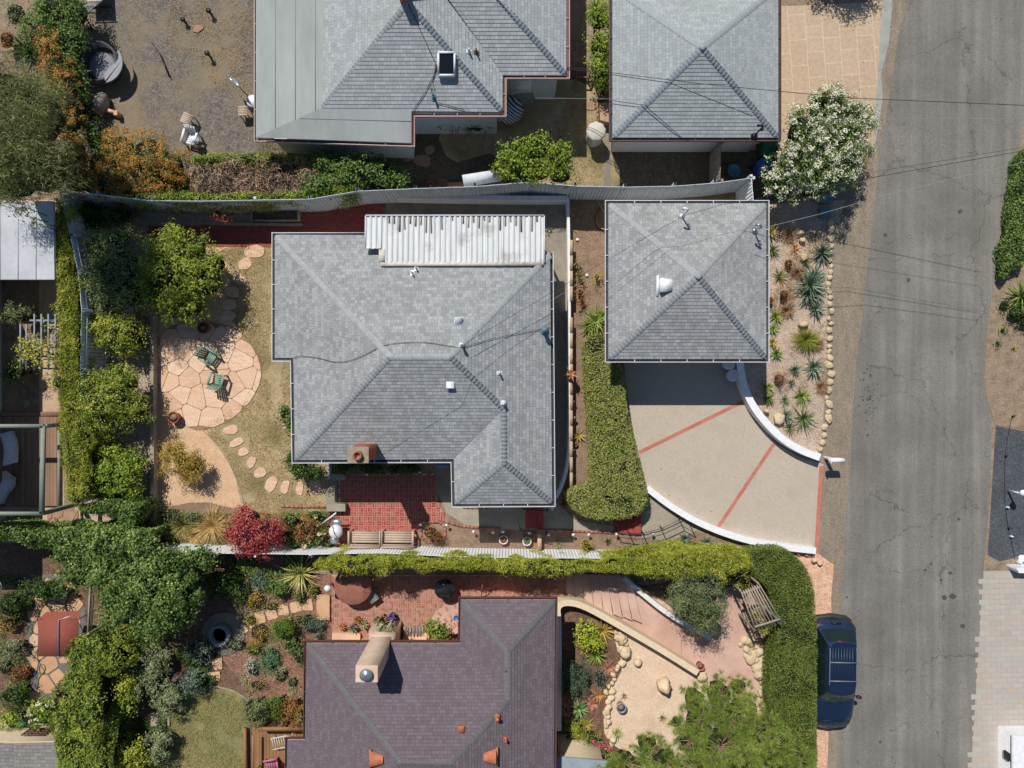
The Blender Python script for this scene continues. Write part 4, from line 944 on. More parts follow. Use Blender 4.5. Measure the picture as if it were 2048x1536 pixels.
def plant(name, label, cat, ells, mat, n=260, L=.11, W=.055, clump=.24, group=None, core=m_core, flower=None, fn=0, fl=.05, trunk=None, **k):
    """shrub or tree: crown of real leaves over an added dark core and stems; trunk=(radius) makes it a tree with parts"""
    e0 = ells[0]; mb = MB(); cc, d, i = crown(mb, ells, n, L, W, clump, 0, 1, **k); mats = [mat, core]
    if flower is not None:
        mats.append(flower); nf = int(fn * sum(a[3] * a[4] for a in ells) * 3.14); j = RNG.integers(0, len(cc), nf // 5 + 1)
        keep = d[j][:, 2] > -.2; cj = (cc[j] + d[j] * clump * .55)[keep]
        c = np.repeat(cj, 5, 0) + RNG.normal(size=(len(cj) * 5, 3)) * clump * .28
        mb.quads(leafquads(c, np.repeat(d[j][keep], 5, 0) * .7 + np.array([0, 0, .7]) + RNG.normal(size=c.shape) * .25, fl, fl * .8, .1, 0), 2)
    if trunk is None:
        for a in ells[:4]:
            for q in range(3):
                t = RNG.uniform(0, 6.28); mb.tube([(a[0] + .05 * math.cos(t), a[1] + .05 * math.sin(t), 0), (a[0] + a[3] * .4 * math.cos(t), a[1] + a[4] * .4 * math.sin(t), a[2])], [.035, .015], 5, 1)
        o = mb.build(name, mats, base=(e0[0], e0[1], 0)); return tag(o, label, cat, group)
    cx = sum(a[0] * a[3] for a in ells) / sum(a[3] for a in ells); cy = sum(a[1] * a[3] for a in ells) / sum(a[3] for a in ells)
    th = thing(name, label, cat, (cx, cy, 0), group=group); mb.build('crown', mats, th)
    tb = MB(); zt = min(a[2] for a in ells) * .6; tb.tube([(cx, cy, 0), (cx + .05, cy, zt * .5), (cx, cy + .04, zt)], [trunk * 1.3, trunk, trunk * .85], 9)
    for a in ells:
        for q in range(3):
            t = RNG.uniform(0, 6.28); r = RNG.uniform(.3, .7); tb.tube([(cx, cy + .02, zt * .9), ((cx + a[0]) / 2, (cy + a[1]) / 2, (zt + a[2]) / 2 + .1), (a[0] + a[3] * r * math.cos(t), a[1] + a[4] * r * math.sin(t), a[2] + a[5] * .3)], [trunk * .6, trunk * .4, trunk * .12], 6)
    tb.build('trunk', m_bark, th); return th
def hedge(name, label, px, h, mat, n=900, L=.07, W=.04, amp=.06, group=None, cat='hedge', core=m_core, blade=None, flower=None, fn=0, z0=0, droop=0, lean=0, edge=.2, thin=0, smooth=1, wob=0., up=.7, bumps=0):
    poly = PL(px, h)
    if smooth: poly = chaikin(poly, smooth)
    A = abs(area2(poly)); per = sum(math.hypot(poly[i][0] - poly[i - 1][0], poly[i][1] - poly[i - 1][1]) for i in range(len(poly)))
    N = int(A * n); X, Y = scatter(poly, N); ed = edgedist(poly, X, Y)
    nz = np.array([mnoise.noise(Vector((x * 1.5, y * 1.5, h))) + .5 * mnoise.noise(Vector((x * 4, y * 4, h))) for x, y in zip(X[::1], Y[::1])]) if amp > .02 else np.zeros(len(X))
    Z = h + nz * amp * 1.6 - np.clip(edge - ed, 0, 1) * .9 + RNG.normal(size=len(X)) * .025 - RNG.random(len(X)) ** 3 * .12
    c = np.stack([X, Y, Z], 1); nn = np.tile([0, 0, up], (len(X), 1)) + RNG.normal(size=(len(X), 3)) * .55
    if thin:
        tn = np.array([mnoise.noise(Vector((x * .9, y * .9, 17))) + .6 * mnoise.noise(Vector((x * 3.1, y * 3.1, 4))) for x, y in zip(X, Y)]); kp = RNG.random(len(X)) > np.clip((tn - .22) * 3, 0, 1) * thin; c, nn = c[kp], nn[kp]
    # sides
    M_ = int(per * h * n * .55); k = RNG.integers(0, len(poly), M_); pp = np.array(poly); a, b = pp[k - 1], pp[k]; ll = np.hypot(*(b - a).T)
    pr = np.hypot(*(np.roll(pp, 0, 0) - np.roll(pp, 1, 0)).T); k = RNG.choice(len(poly), M_, p=pr / pr.sum()); a, b = pp[k - 1], pp[k]
    t = RNG.random(M_)[:, None]; q = a + (b - a) * t; e_ = b - a; no = np.stack([e_[:, 1], -e_[:, 0]], 1) * (1 if area2(poly) > 0 else -1); no = unit(no)
    hz = RNG.random(M_) ** .7 * (h - z0 - .1) + z0; wv = np.array([mnoise.noise(Vector((x * 1.1, y * 1.1, z * 1.1))) for (x, y), z in zip(q, hz)]) * (amp + wob) * 2
    q = q + no * (wv + RNG.normal(size=M_) * .04 - .05)[:, None]
    c2 = np.stack([q[:, 0], q[:, 1], hz], 1); n2 = np.concatenate([no, np.full((M_, 1), .35)], 1) + RNG.normal(size=(M_, 3)) * .5
    mb = MB(); mb.quads(leafquads(np.concatenate([c, c2]), np.concatenate([nn, n2]), L, W, .25, droop), 0); mats = [mat, core]
    mb.prism(offset(poly, -.13), z0, h - .12 - amp * .6, 1)  # added dark core keeps light from passing through the hedge
    if flower is not None:
        mats.append(flower); nf = int(A * fn); fx, fy = scatter(poly, nf); cl = np.array([mnoise.noise(Vector((x * .8, y * .8, 3))) for x, y in zip(fx, fy)]) > -.15
        fx, fy = fx[cl], fy[cl]; cf = np.stack([fx, fy, np.full(len(fx), h + .04 + amp * .5)], 1); cf[:, 2] += RNG.normal(size=len(fx)) * .03 - np.clip(edge - edgedist(poly, fx, fy), 0, 1) * .8
        mb.quads(leafquads(cf, np.tile([0, 0, 1.], (len(cf), 1)) + RNG.normal(size=cf.shape) * .3, .07, .06, .1), 2)
    if bumps:
        bx, by = scatter(poly, int(A * bumps)); mb2 = [(x, y, h - .05, r, r, r * .8) for x, y, r in zip(bx, by, RNG.uniform(.22, .42, len(bx)))]
        if mb2: crown(mb, mb2, n * .35, L, W, .16, 0, 1, core_s=.6)
    o = mb.build(name, mats, base=(poly[0][0], poly[0][1], 0)); return tag(o, label, cat, group)
def blades(mb, c, n, L, w_, tilt=(.3, 1.1), curve=.5, m=0, seg=4, fold=.3, tip=.05, rng=random, a0=None):
    """rosette of tapering arched blades, tilt in radians from vertical"""
    for i in range(n):
        az = 2 * math.pi * (i * .618034 + rng.uniform(-.04, .04)); f = i / max(1, n - 1); th = tilt[0] + (tilt[1] - tilt[0]) * f + rng.uniform(-.08, .08)
        l = L * rng.uniform(.8, 1.1) * (1 - .25 * (1 - f)); hx, hy = math.cos(az), math.sin(az); sx, sy = -hy, hx; p = [c[0], c[1], c[2]]; vs = []
        for s in range(seg + 1):
            u = s / seg; ww = w_ * (1.0 if u < .01 else (1 - u ** 1.8) * (1.15 if u < .5 else 1.0)) + tip * w_ * (1 - u)
            a = th + curve * u * u
            if s: p = [p[0] + hx * math.sin(a) * l / seg, p[1] + hy * math.sin(a) * l / seg, p[2] + math.cos(a) * l / seg]
            vs += [(p[0] + sx * ww / 2, p[1] + sy * ww / 2, p[2] + ww * fold), (p[0], p[1], p[2]), (p[0] - sx * ww / 2, p[1] - sy * ww / 2, p[2] + ww * fold)]
        fs = []
        for s in range(seg): fs += [[3 * s, 3 * s + 1, 3 * s + 4, 3 * s + 3], [3 * s + 1, 3 * s + 2, 3 * s + 5, 3 * s + 4]]
        mb.add(vs, fs, m)
def rosette(name, label, cat, px, py, r, mat, n=34, w_=.09, tilt=(.15, 1.35), curve=.35, z=.05, heads=None, group=None, fold=.3, seg=4):
    mb = MB(); x, y, _ = P(px, py, z + M(r) * .3); L = M(r) * 1.42
    blades(mb, (x, y, z), int(n * 1.25), L, w_ * 1.15, tilt, curve, fold=fold, seg=seg)
    for (hx, hy, hr) in (heads or []):
        xx, yy, _ = P(hx, hy, z + .1); blades(mb, (xx, yy, z + .05), int(n * .8), M(hr) * 1.38, w_ * .9, tilt, curve, fold=fold)
    mb.lathe([(.06, 0), (.05, z + .03), (0, z + .08)], (x, y, 0), 8)
    return tag(mb.build(name, mat, base=(x, y, 0)), label, cat, group)
def tussock(name, label, px, py, r, mat, n=240, w_=.014, z=.02, cat='grass tuft', h=None, group=None, tilt=(.05, 1.25), curve=.8):
    mb = MB(); x, y, _ = P(px, py, .25); L = M(r) * 1.15
    for i in range(n):
        az = random.uniform(0, 6.283); th = random.uniform(*tilt); l = L * random.uniform(.6, 1.1); rr = random.uniform(0, .12) * L; hx, hy = math.cos(az), math.sin(az); p = [x + hx * rr, y + hy * rr, z]; vs = []
        for s in range(4):
            a = th + curve * (s / 3) ** 1.5; ww = w_ * (1 - s / 3) + .002
            if s: p = [p[0] + hx * math.sin(a) * l / 3, p[1] + hy * math.sin(a) * l / 3, max(.02, p[2] + math.cos(a) * l / 3)]
            vs += [(p[0] - hy * ww, p[1] + hx * ww, p[2]), (p[0] + hy * ww, p[1] - hx * ww, p[2])]
        mb.add(vs, [[0, 1, 3, 2], [2, 3, 5, 4], [4, 5, 7, 6]])
    return tag(mb.build(name, mat, base=(x, y, 0)), label, cat, group)

# ----- upper left garden
plant('feathery_tree', 'tall feathery olive green tree at the left edge above the pale roof', 'tree', [E(10, 185, 66, 60, 4.6), E(72, 240, 84, 84, 4.8), E(20, 310, 96, 84, 6.4), E(88, 345, 74, 60, 6.2), E(-30, 260, 76, 100, 5), E(30, 370, 66, 40, 6.2)], G_FEA, 700, .26, .024, .34, trunk=.16, spread=.7, up=.1, flat_=.8, droop=.5, core=m_coreb, core_s=.66, wob=.3)
plant('ivy_shrub', 'dark ivy leaved shrub mass beside the hammock', 'shrub', [E(120, 20, 55, 50, 1.2, .7), E(95, 70, 50, 45, 1.2, .7), E(140, 95, 36, 60, 1.1, .6), E(150, 30, 36, 45, 1.1, .6), E(152, 160, 26, 60, .9, .5), E(145, 200, 36, 50, .9, .5), E(130, 150, 40, 40, 1.1, .6)], G_IVY, 520, .1, .06, .24)
plant('conical_shrub', 'small grey green conifer like bush in the top left corner', 'shrub', [E(32, 28, 26, 30, .9)], G_SAGE, 500, .07, .03, .15)
plant('flowering_shrub', 'brown leaved low shrub near the top left corner', 'shrub', [E(14, 80, 18, 24, .5)], G_RUST, 420, .07, .04, .15)
rosette('phormium', 'dark green spiky flax clump beside the ivy shrub', 'plant', 55, 98, 42, G_DARK, 60, .045, (.1, 1.3), .4)
plant('honeysuckle_hedge', 'tall orange flowered hedge running down beside the pale tree', 'hedge', [E(115, 130, 30, 45, 1.6), E(130, 190, 30, 50, 1.7), E(140, 250, 34, 45, 1.7), E(150, 310, 36, 45, 1.7), E(160, 360, 45, 36, 1.6), E(200, 375, 45, 26, 1.5), E(105, 90, 25, 35, 1.5)], leafmat('leaf bronze green', ['#3c4a1c', '#5a6426', '#7b7632', '#8c6a34']), 430, .08, .045, .22, flower=F_ORG, fn=240, fl=.055)
plant('dark_shrub', 'dark green shrub in the shade behind the orange flowers', 'shrub', [E(192, 275, 28, 36, .8, .5), E(200, 330, 32, 40, 1.0), E(172, 225, 22, 36, .7, .4)], G_DARK, 400, .1, .055, .22)
plant('orange_bush', 'large rounded bush covered in orange flowers next to the yard armchair', 'shrub', [E(300, 325, 68, 66, 1.2, 1.0), E(245, 300, 36, 40, 1.1, .8), E(230, 350, 40, 42, 1.2), E(345, 340, 34, 50, 1.1), E(290, 385, 75, 18, 1.3, .6)], leafmat('leaf lantana', ['#4d5624', '#6f7433', '#968b45', '#a98644']), 520, .07, .042, .2, flower=F_ORG, fn=300, fl=.045)
hedge('clipped_hedge', 'clipped hedge with bare brown twiggy top and green edges above the fence', [(372, 316), (560, 308), (700, 312), (715, 345), (712, 380), (600, 392), (480, 400), (375, 392)], 1.7, G_BARE, 330, .26, .018, .22, core=flat('added dark hedge core', '#17120e', .9), wob=.05)  # near-black added core stands in for shade between the twigs
hedge('hedge_fringe', 'bright green leafy fringe along the north side of the twiggy hedge', [(376, 303), (560, 304), (700, 308), (700, 330), (640, 324), (560, 330), (480, 322), (380, 330)], 1.75, G_CIT, 520, .08, .05, .1, cat='hedge fringe')
hedge('hedge_fringe', 'bright green leafy fringe spilling over the fence below the twiggy hedge', [(340, 382), (420, 386), (480, 380), (540, 386), (600, 376), (660, 372), (712, 360), (722, 388), (640, 396), (520, 403), (380, 408), (230, 398), (228, 386)], 1.9, G_CIT, 620, .08, .05, .1, cat='hedge fringe')
plant('ficus_shrub', 'glossy green sprawling shrub at the east end of the twiggy hedge', 'shrub', [E(670, 335, 40, 28, 1.6), E(715, 345, 45, 36, 1.7), E(760, 345, 40, 30, 1.5), E(795, 362, 28, 18, 1.4), E(640, 370, 40, 26, 1.6)], G_IVY, 480, .12, .06, .24)
plant('citrus_tree', 'light green citrus tree leaning over the blue grey fence', 'tree', [E(1030, 310, 32, 28, 2.0), E(1075, 300, 30, 30, 2.2), E(1120, 315, 32, 36, 2.0), E(1060, 345, 58, 28, 1.8), E(1120, 352, 30, 22, 1.8), E(1010, 335, 22, 25, 1.7)], G_CIT, 420, .11, .06, .24, trunk=.07)
plant('hedge_shrub', 'green shrub row squeezed against the upper right garage wall', 'shrub', [E(1198, 40, 26, 30, 1.4), E(1198, 90, 26, 36, 1.5), E(1200, 140, 28, 26, 1.4), E(1212, 165, 20, 20, 1.2)], G_CIT, 520, .1, .06, .22)
rosette('palm', 'yellow green fan palm shrub at the top between the upper buildings', 'plant', 1192, 14, 24, G_AGG, 30, .06)
plant('shadow_shrub', 'shaded green shrub under the upper house eave', 'shrub', [E(900, 243, 40, 22, .6), E(950, 248, 40, 20, .6)], G_DARK, 420, .08, .05, .2)
plant('overhanging_tree', 'tree crown tip hanging over the top edge of the peach driveway', 'tree', [E(1715, -150, 60, 50, 2.2), E(1660, -170, 60, 50, 2.2)], G_DARK, 420, .12, .06, .3, trunk=.12)
# ----- white oleander
ol = [E(1655, 222, 60, 44, 1.9), E(1700, 250, 46, 48, 1.8), E(1610, 270, 56, 56, 2.0), E(1670, 290, 60, 50, 2.1), E(1590, 330, 50, 50, 1.8), E(1650, 345, 55, 50, 1.9), E(1565, 370, 38, 36, 1.5), E(1620, 380, 36, 22, 1.5), E(1705, 310, 30, 40, 1.6)]
plant('oleander', 'big white flowering oleander between the peach driveway and the street', 'shrub', ol, G_IVY, 520, .13, .038, .22, trunk=.08, flower=F_WHT, fn=260, fl=.07, wob=.25)
# ----- west side of main garden
plant('agapanthus', 'shaded strappy agapanthus clump by the north west fence corner', 'plant', [E(195, 430, 34, 22, .5), E(240, 430, 36, 22, .5), E(180, 450, 20, 20, .5)], G_DARK, 380, .34, .03, .2, droop=.3, flat_=1)
plant('privet_tree', 'grey green dense tree against the west fence', 'tree', [E(200, 490, 32, 30, 1.4), E(235, 480, 40, 26, 1.5), E(210, 540, 42, 40, 1.5), E(250, 530, 42, 45, 1.6), E(222, 590, 44, 36, 1.4), E(262, 590, 36, 42, 1.4), E(208, 618, 22, 15, 1.2)], leafmat('leaf privet', ['#33472a', '#52663e', '#788859', '#a5ac84']), 480, .1, .05, .24, trunk=.09)
plant('fruit_tree', 'bright green fruit tree shading the clay pot on the patio edge', 'tree', [E(330, 505, 47, 38, 1.5), E(385, 500, 44, 36, 1.6), E(350, 550, 62, 52, 1.7), E(410, 560, 47, 50, 1.5), E(315, 580, 42, 42, 1.3), E(370, 612, 57, 40, 1.3), E(430, 530, 30, 32, 1.3), E(345, 475, 24, 20, 1.5)], leafmat('leaf fruit tree', ['#3a4f1c', '#5a7024', '#82902f', '#aeac48']), 440, .13, .055, .26, trunk=.1, droop=.2)
plant('round_shrub', 'rounded citrus shrub just west of the flagstone patio', 'shrub', [E(242, 668, 54, 46, 1.0, .9), E(220, 650, 30, 30, 1.0), E(265, 685, 32, 32, .9)], leafmat('leaf lime', ['#3e541a', '#647a26', '#979e38', '#c0b850']), 640, .09, .05, .2)
plant('round_shrub', 'largest rounded citrus shrub behind the timber wall left of the clay pot', 'shrub', [E(218, 800, 74, 68, 1.3, 1.1), E(182, 770, 42, 42, 1.3), E(265, 820, 42, 42, 1.2), E(174, 845, 40, 40, 1.2), E(250, 765, 40, 34, 1.3)], leafmat('leaf orange tree', ['#3a501a', '#5c7226', '#8a9636', '#b4b050']), 640, .09, .05, .2)
plant('round_shrub', 'dark green citrus shrub below the largest round shrub', 'shrub', [E(238, 950, 56, 46, 1.1, .9), E(206, 970, 32, 32, 1.0), E(270, 930, 28, 30, 1.0), E(218, 908, 32, 24, 1.0)], G_CIT, 640, .1, .055, .22)
hedge('bamboo_hedge', 'tall yellow green clipped hedge between the pergola deck and the west fence', [(105, 395), (112, 440), (107, 520), (112, 600), (116, 700), (112, 780), (115, 860), (128, 930), (128, 1000), (150, 1012), (170, 995), (175, 900), (156, 820), (154, 700), (154, 600), (142, 540), (132, 470), (116, 395)], 2.2, G_YEL, 1300, .13, .024, .1, wob=.12, up=.3, droop=.3, edge=.12, bumps=1.2)
hedge('vine_frame', 'leafy vine trained over a trellis at the south end of the west hedge', [(152, 1008), (262, 1006), (278, 1020), (262, 1060), (240, 1060), (228, 1030), (158, 1030)], 2.0, G_IVY, 700, .1, .075, .12, cat='vine', core=m_coreb)
plant('golden_shrub', 'golden bronze shrub standing alone on the tan granite', 'shrub', [E(362, 918, 40, 37, .8, .6), E(345, 903, 26, 24, .8), E(387, 938, 25, 27, .75), E(375, 957, 18, 14, .7)], G_GOLD, 1100, .09, .03, .18, trunk=.035, core=m_coreb, core_s=.4, wob=.3)
for i, (x, y, r, m, lb) in enumerate([(330, 1040, 24, G_GRS, 'dull green grass tuft next to the timber wall end'), (365, 1050, 30, G_GRS, 'mixed green grass tuft west of the fountain grass'), (345, 1068, 22, G_GRS, 'low grass tuft at the foot of the white fence, westernmost'), (425, 1052, 38, G_STRAW, 'straw coloured fountain grass beside the red maple'), (390, 1072, 20, G_STRAW, 'small straw tuft between two larger grasses')]):
    tussock('grass_clump', lb, x, y, r, m, 420 if r > 28 else 260, .02)
plant('bed_shrub', 'low green shrub between the grasses in the garden bed', 'shrub', [E(345, 1030, 30, 18, .3), E(390, 1035, 24, 16, .3)], G_OLV, 420, .08, .035, .18)
plant('japanese_maple', 'bright red japanese maple by the white fence', 'tree', [E(500, 1035, 30, 26, 1.4), E(535, 1060, 36, 32, 1.5), E(490, 1070, 38, 32, 1.5), E(505, 1095, 34, 16, 1.3), E(555, 1070, 18, 22, 1.3), E(465, 1068, 14, 22, 1.2), E(534, 1108, 12, 10, 1.2), E(490, 1020, 14, 14, 1.3)], G_RED, 560, .09, .06, .22, trunk=.05, core=flat('added maple crown core', '#3a1216', .9))  # dark red core added to stop light through the maple crown
plant('rust_shrub', 'reddish brown shrub beside the brick patio corner', 'shrub', [E(615, 1056, 24, 22, .9), E(600, 1066, 14, 14, .8)], G_RUST, 560, .07, .045, .18, core=m_coreb)
plant('rose_bush', 'green rose bush with a few pale blooms around the rust shrub', 'shrub', [E(582, 1040, 22, 18, .5), E(600, 1088, 26, 12, .5), E(640, 1075, 18, 20, .5), E(660, 1088, 12, 10, .4), E(576, 1072, 16, 20, .5), E(630, 1030, 26, 12, .35)], G_IVY, 420, .08, .05, .18, flower=F_PINK, fn=18, fl=.1)
plant('camellia', 'glossy green shrub with white blooms against the west wall of the house', 'shrub', [E(572, 826, 18, 18, .9), E(582, 850, 12, 22, .7)], G_IVY, 520, .1, .06, .18, flower=F_WHT, fn=14, fl=.1)
plant('dark_bush', 'dark green bush under the south west corner of the house roof', 'shrub', [E(600, 936, 26, 24, .9), E(625, 945, 26, 18, .8), E(585, 915, 16, 16, .8)], G_DARK, 520, .1, .06, .2)
plant('foundation_planting', 'dark strappy planting in the shade of the south eave', 'plant', [E(690, 930, 28, 18, .4), E(740, 935, 36, 16, .4), E(820, 935, 30, 16, .4), E(790, 938, 24, 12, .35)], G_DARK, 380, .2, .03, .18)
# ----- front
hedge('boxwood_hedge', 'broad clipped hedge curling round the aggregate driveway', [(1170, 668), (1214, 666), (1216, 722), (1246, 724), (1252, 800), (1268, 870), (1284, 935), (1297, 985), (1296, 1010), (1282, 1028), (1250, 1040), (1205, 1042), (1160, 1032), (1135, 1010), (1129, 985), (1150, 976), (1183, 976), (1180, 900), (1174, 800), (1170, 730)], 1.25, G_BOX, 1500, .085, .042, .07, edge=.13, wob=-.04, thin=.75)
hedge('bamboo_hedge', 'long yellow green fluffy hedge south of the white fence', [(624, 1124), (700, 1119), (800, 1125), (900, 1128), (1000, 1131), (1100, 1132), (1240, 1127), (1262, 1112), (1400, 1108), (1500, 1112), (1510, 1140), (1440, 1155), (1330, 1152), (1200, 1146), (1100, 1148), (960, 1140), (860, 1140), (760, 1138), (660, 1146), (626, 1136)], 2.35, G_YEL, 1600, .15, .024, .16, wob=.05, up=.1, droop=.4, edge=.2, bumps=2.2)
hedge('ivy_hedge', 'wide rounded ivy hedge along the street beside the parked car', [(1500, 1102), (1540, 1096), (1580, 1104), (1612, 1130), (1628, 1170), (1634, 1220), (1636, 1320), (1636, 1700), (1560, 1700), (1545, 1440), (1541, 1380), (1544, 1310), (1558, 1260), (1548, 1200), (1530, 1170), (1510, 1155), (1500, 1130)], 1.35, G_LAWN, 1900, .06, .035, .07, edge=.1, wob=-.03, thin=.6)
plant('olive_tree', 'soft grey green olive like tree below the long hedge', 'tree', [E(1375, 1175, 36, 34, 2.2), E(1415, 1185, 34, 42, 2.3), E(1385, 1215, 46, 36, 2.4), E(1425, 1225, 28, 30, 2.2), E(1400, 1245, 30, 24, 2.1), E(1355, 1200, 22, 26, 2.0)], G_OLV, 640, .12, .022, .24, trunk=.07, core_s=.6, spread=.6, wob=.3)
plant('round_bush', 'yellow green bush at the inner corner of the ivy hedge', 'shrub', [E(1482, 1168, 22, 14, 1.1)], G_YEL, 500, .08, .04, .18)
rosette('aloe', 'straggly orange brown potted plant at the south east house corner', 'plant', 1128, 1005, 18, leafmat('dry leaf', ['#5c3a30', '#7a4b3c', '#8f6a4c'], trans=0), 14, .05)
plant('small_shrub', 'small yellow green round shrub in the front bed near the white fence', 'shrub', [E(1172, 1090, 13, 15, .5)], G_GOLD, 560, .07, .04, .14)
plant('small_shrub', 'bronze round shrub in the brick edged square next to the patio', 'shrub', [E(862, 1066, 20, 18, .6), E(875, 1075, 10, 8, .5)], G_RUST, 560, .06, .04, .15, core=m_coreb)
for i, (x, y, r, lb) in enumerate([(1328, 1091, 13, 'westernmost of three blue agaves in the front bed'), (1370, 1078, 13, 'middle one of three blue agaves in the front bed'), (1415, 1085, 14, 'easternmost of three blue agaves, against the white wall')]):
    rosette('agave', lb, 'agave', x, y, r, G_AGV, 30, .06)
for i, (x, y, r, m, lb) in enumerate([(1118, 1088, 9, G_SAGE, 'small pale succulent beside the concrete block in the front bed'), (1287, 1090, 8, G_SAGE, 'tiny pale succulent under the black railing'), (1448, 1089, 7, G_OLV, 'tiny grey succulent east of the blue agaves'), (1216, 1083, 8, G_DARK, 'tiny dark succulent in the hedge shadow')]):
    rosette('succulent', lb, 'succulent', x, y, r, m, 16, .04)
# planting strip west of the garage
plant('dry_perennial', 'half dry perennial clump on the low wall, northernmost', 'plant', [E(1152, 532, 10, 16, .3), E(1160, 555, 12, 12, .3)], G_GRS, 360, .1, .04, .14, core_s=.4)
plant('dry_perennial', 'half dry perennial clump north of the lime agapanthus', 'plant', [E(1160, 585, 14, 12, .3), E(1165, 605, 10, 14, .3)], G_RUST, 300, .1, .04, .14, core_s=.4)
plant('dry_perennial', 'small dry perennial tuft in the middle of the bare strip', 'plant', [E(1194, 555, 10, 16, .3)], G_GOLD, 300, .1, .04, .14, core_s=.4)
rosette('agapanthus', 'lime green strappy clump at the north end of the clipped hedge', 'plant', 1192, 642, 30, G_AGG, 46, .06, (.15, 1.3), .5, heads=[(1176, 652, 20), (1205, 632, 22)])
# succulent garden east of the garage: (x, y, radius, material, blades, width, label)
SUC = [(1645, 505, 24, G_AGV, 40, .07, 'northernmost large blue agave in the gravel bed'), (1622, 570, 34, G_AGV, 54, .08, 'largest blue agave clump beside the street stones'),
 (1632, 618, 20, G_AGV, 30, .07, 'blue agave offset below the largest clump'), (1612, 525, 14, G_OLV, 24, .04, 'thin leaved grey green agave above the largest clump'),
 (1546, 500, 16, G_OLV, 24, .045, 'pale green yucca nearest the garage, upper'), (1560, 552, 17, G_OLV, 24, .045, 'pale green yucca nearest the garage, lower'),
 (1542, 465, 18, G_AGY, 26, .06, 'yellow orange aloe at the garage east wall top'), (1552, 633, 16, G_AGG, 26, .05, 'yellow green aloe against the garage, first of four'),
 (1547, 658, 14, G_AGG, 22, .05, 'yellow green aloe against the garage, second of four'), (1545, 685, 12, G_AGY, 22, .05, 'yellowish aloe against the garage, third of four'),
 (1553, 708, 15, G_AGG, 26, .05, 'bright green aloe against the garage, fourth of four'), (1628, 735, 22, G_AGV, 34, .06, 'blue agave below the round grass tree'),
 (1590, 740, 14, G_AGV, 22, .05, 'small blue agave left of its bigger twin'), (1535, 775, 15, G_AGG, 34, .04, 'lime spiky yucca near the curved wall, upper one'),
 (1537, 798, 14, leafmat('deep green blade', ['#33481c', '#4c6426', '#6a7f34'], trans=.05), 34, .04, 'dark lime spiky yucca near the curved wall, lower one'), (1604, 793, 19, G_AGG, 44, .04, 'bright green round yucca at the middle of the bed'),
 (1570, 800, 12, G_OLV, 20, .04, 'little pale agave between two green yuccas'), (1572, 832, 17, G_AGV, 26, .045, 'slender grey agave next to the tan boulder'),
 (1608, 838, 26, G_OLV, 34, .05, 'spidery grey agave with the longest leaves near the wall end'), (1580, 855, 16, G_OLV, 22, .04, 'southernmost small grey agave near the wall end'),
 (1590, 495, 12, G_AGO, 12, .05, 'sparse orange aloe on the open gravel'), (1632, 468, 8, G_AGY, 10, .04, 'small yellow aloe in the oleander shade'), (1583, 765, 9, G_AGV, 16, .04, 'tiny blue agave above the green yuccas'),
 (1535, 435, 14, G_AGY, 18, .06, 'yellow aloe at the garage north east corner')]
for x, y, r, m, n, w_, lb in SUC: rosette('agave' if m is G_AGV else 'aloe', lb, 'agave' if m is G_AGV else 'succulent', x, y, r, m, n, w_, heads=[(x - 8, y + 20, 24), (x + 6, y - 18, 22)] if r == 34 else None)
tussock('grass_tree', 'round yellow green grass tree in the gravel bed', 1615, 680, 27, leafmat('grass tree blade', ['#4f5c1e', '#72792c', '#969340']), 520, .012, cat='grass tree')
for x, y, rx, ry, m, lb in [(1578, 527, 16, 18, G_RUST, 'reddish dry shrub between yuccas, upper'), (1568, 590, 20, 22, G_RUST, 'reddish dry shrub between yuccas, lower'), (1558, 757, 22, 20, leafmat('red brown twig', ['#5e3a2c', '#80503a', '#97684c'], trans=0), 'dense reddish brown shrub above the lime yuccas'), (1542, 600, 10, 14, G_RUST, 'small red brown shrub at the garage wall')]:
    plant('dry_shrub', lb, 'shrub', [E(x, y, rx * 1.25, ry * 1.25, .3, .3)], m, 620, .09, .014, .16, core=m_coreb, core_s=.35)
# ----- right verge
hedge('ivy_hedge', 'dark green ivy bank on the far side of the street', [(2043, 290), (2034, 380), (2024, 440), (2010, 500), (2006, 545), (2012, 560), (2026, 540), (2060, 530), (2100, 300)], .7, G_IVY, 900, .08, .06, .1)
rosette('agave', 'large yellow green agave at the right edge of the picture', 'agave', 2048, 592, 34, G_AGG, 44, .09)
plant('verge_shrub', 'dark trailing shrub under the right edge agave', 'shrub', [E(2010, 608, 14, 10, .25), E(2030, 625, 18, 18, .3), E(2050, 640, 20, 20, .3)], G_DARK, 420, .08, .05, .16)
for x, y, r, m, lb in [(2005, 660, 10, G_IVY, 'small green weed tuft on the bare verge, upper'), (1996, 687, 10, G_OLV, 'small grey green weed tuft on the bare verge, lower'), (2032, 655, 6, G_OLV, 'tiny grey weed tuft on the bare verge at the right'), (2028, 697, 5, G_YEL, 'tiny yellow weed tuft on the bare verge')]:
    plant('weed', lb, 'plant', [E(x, y, r, r, .1, .12)], m, 420, .06, .045, .1, core_s=.4)
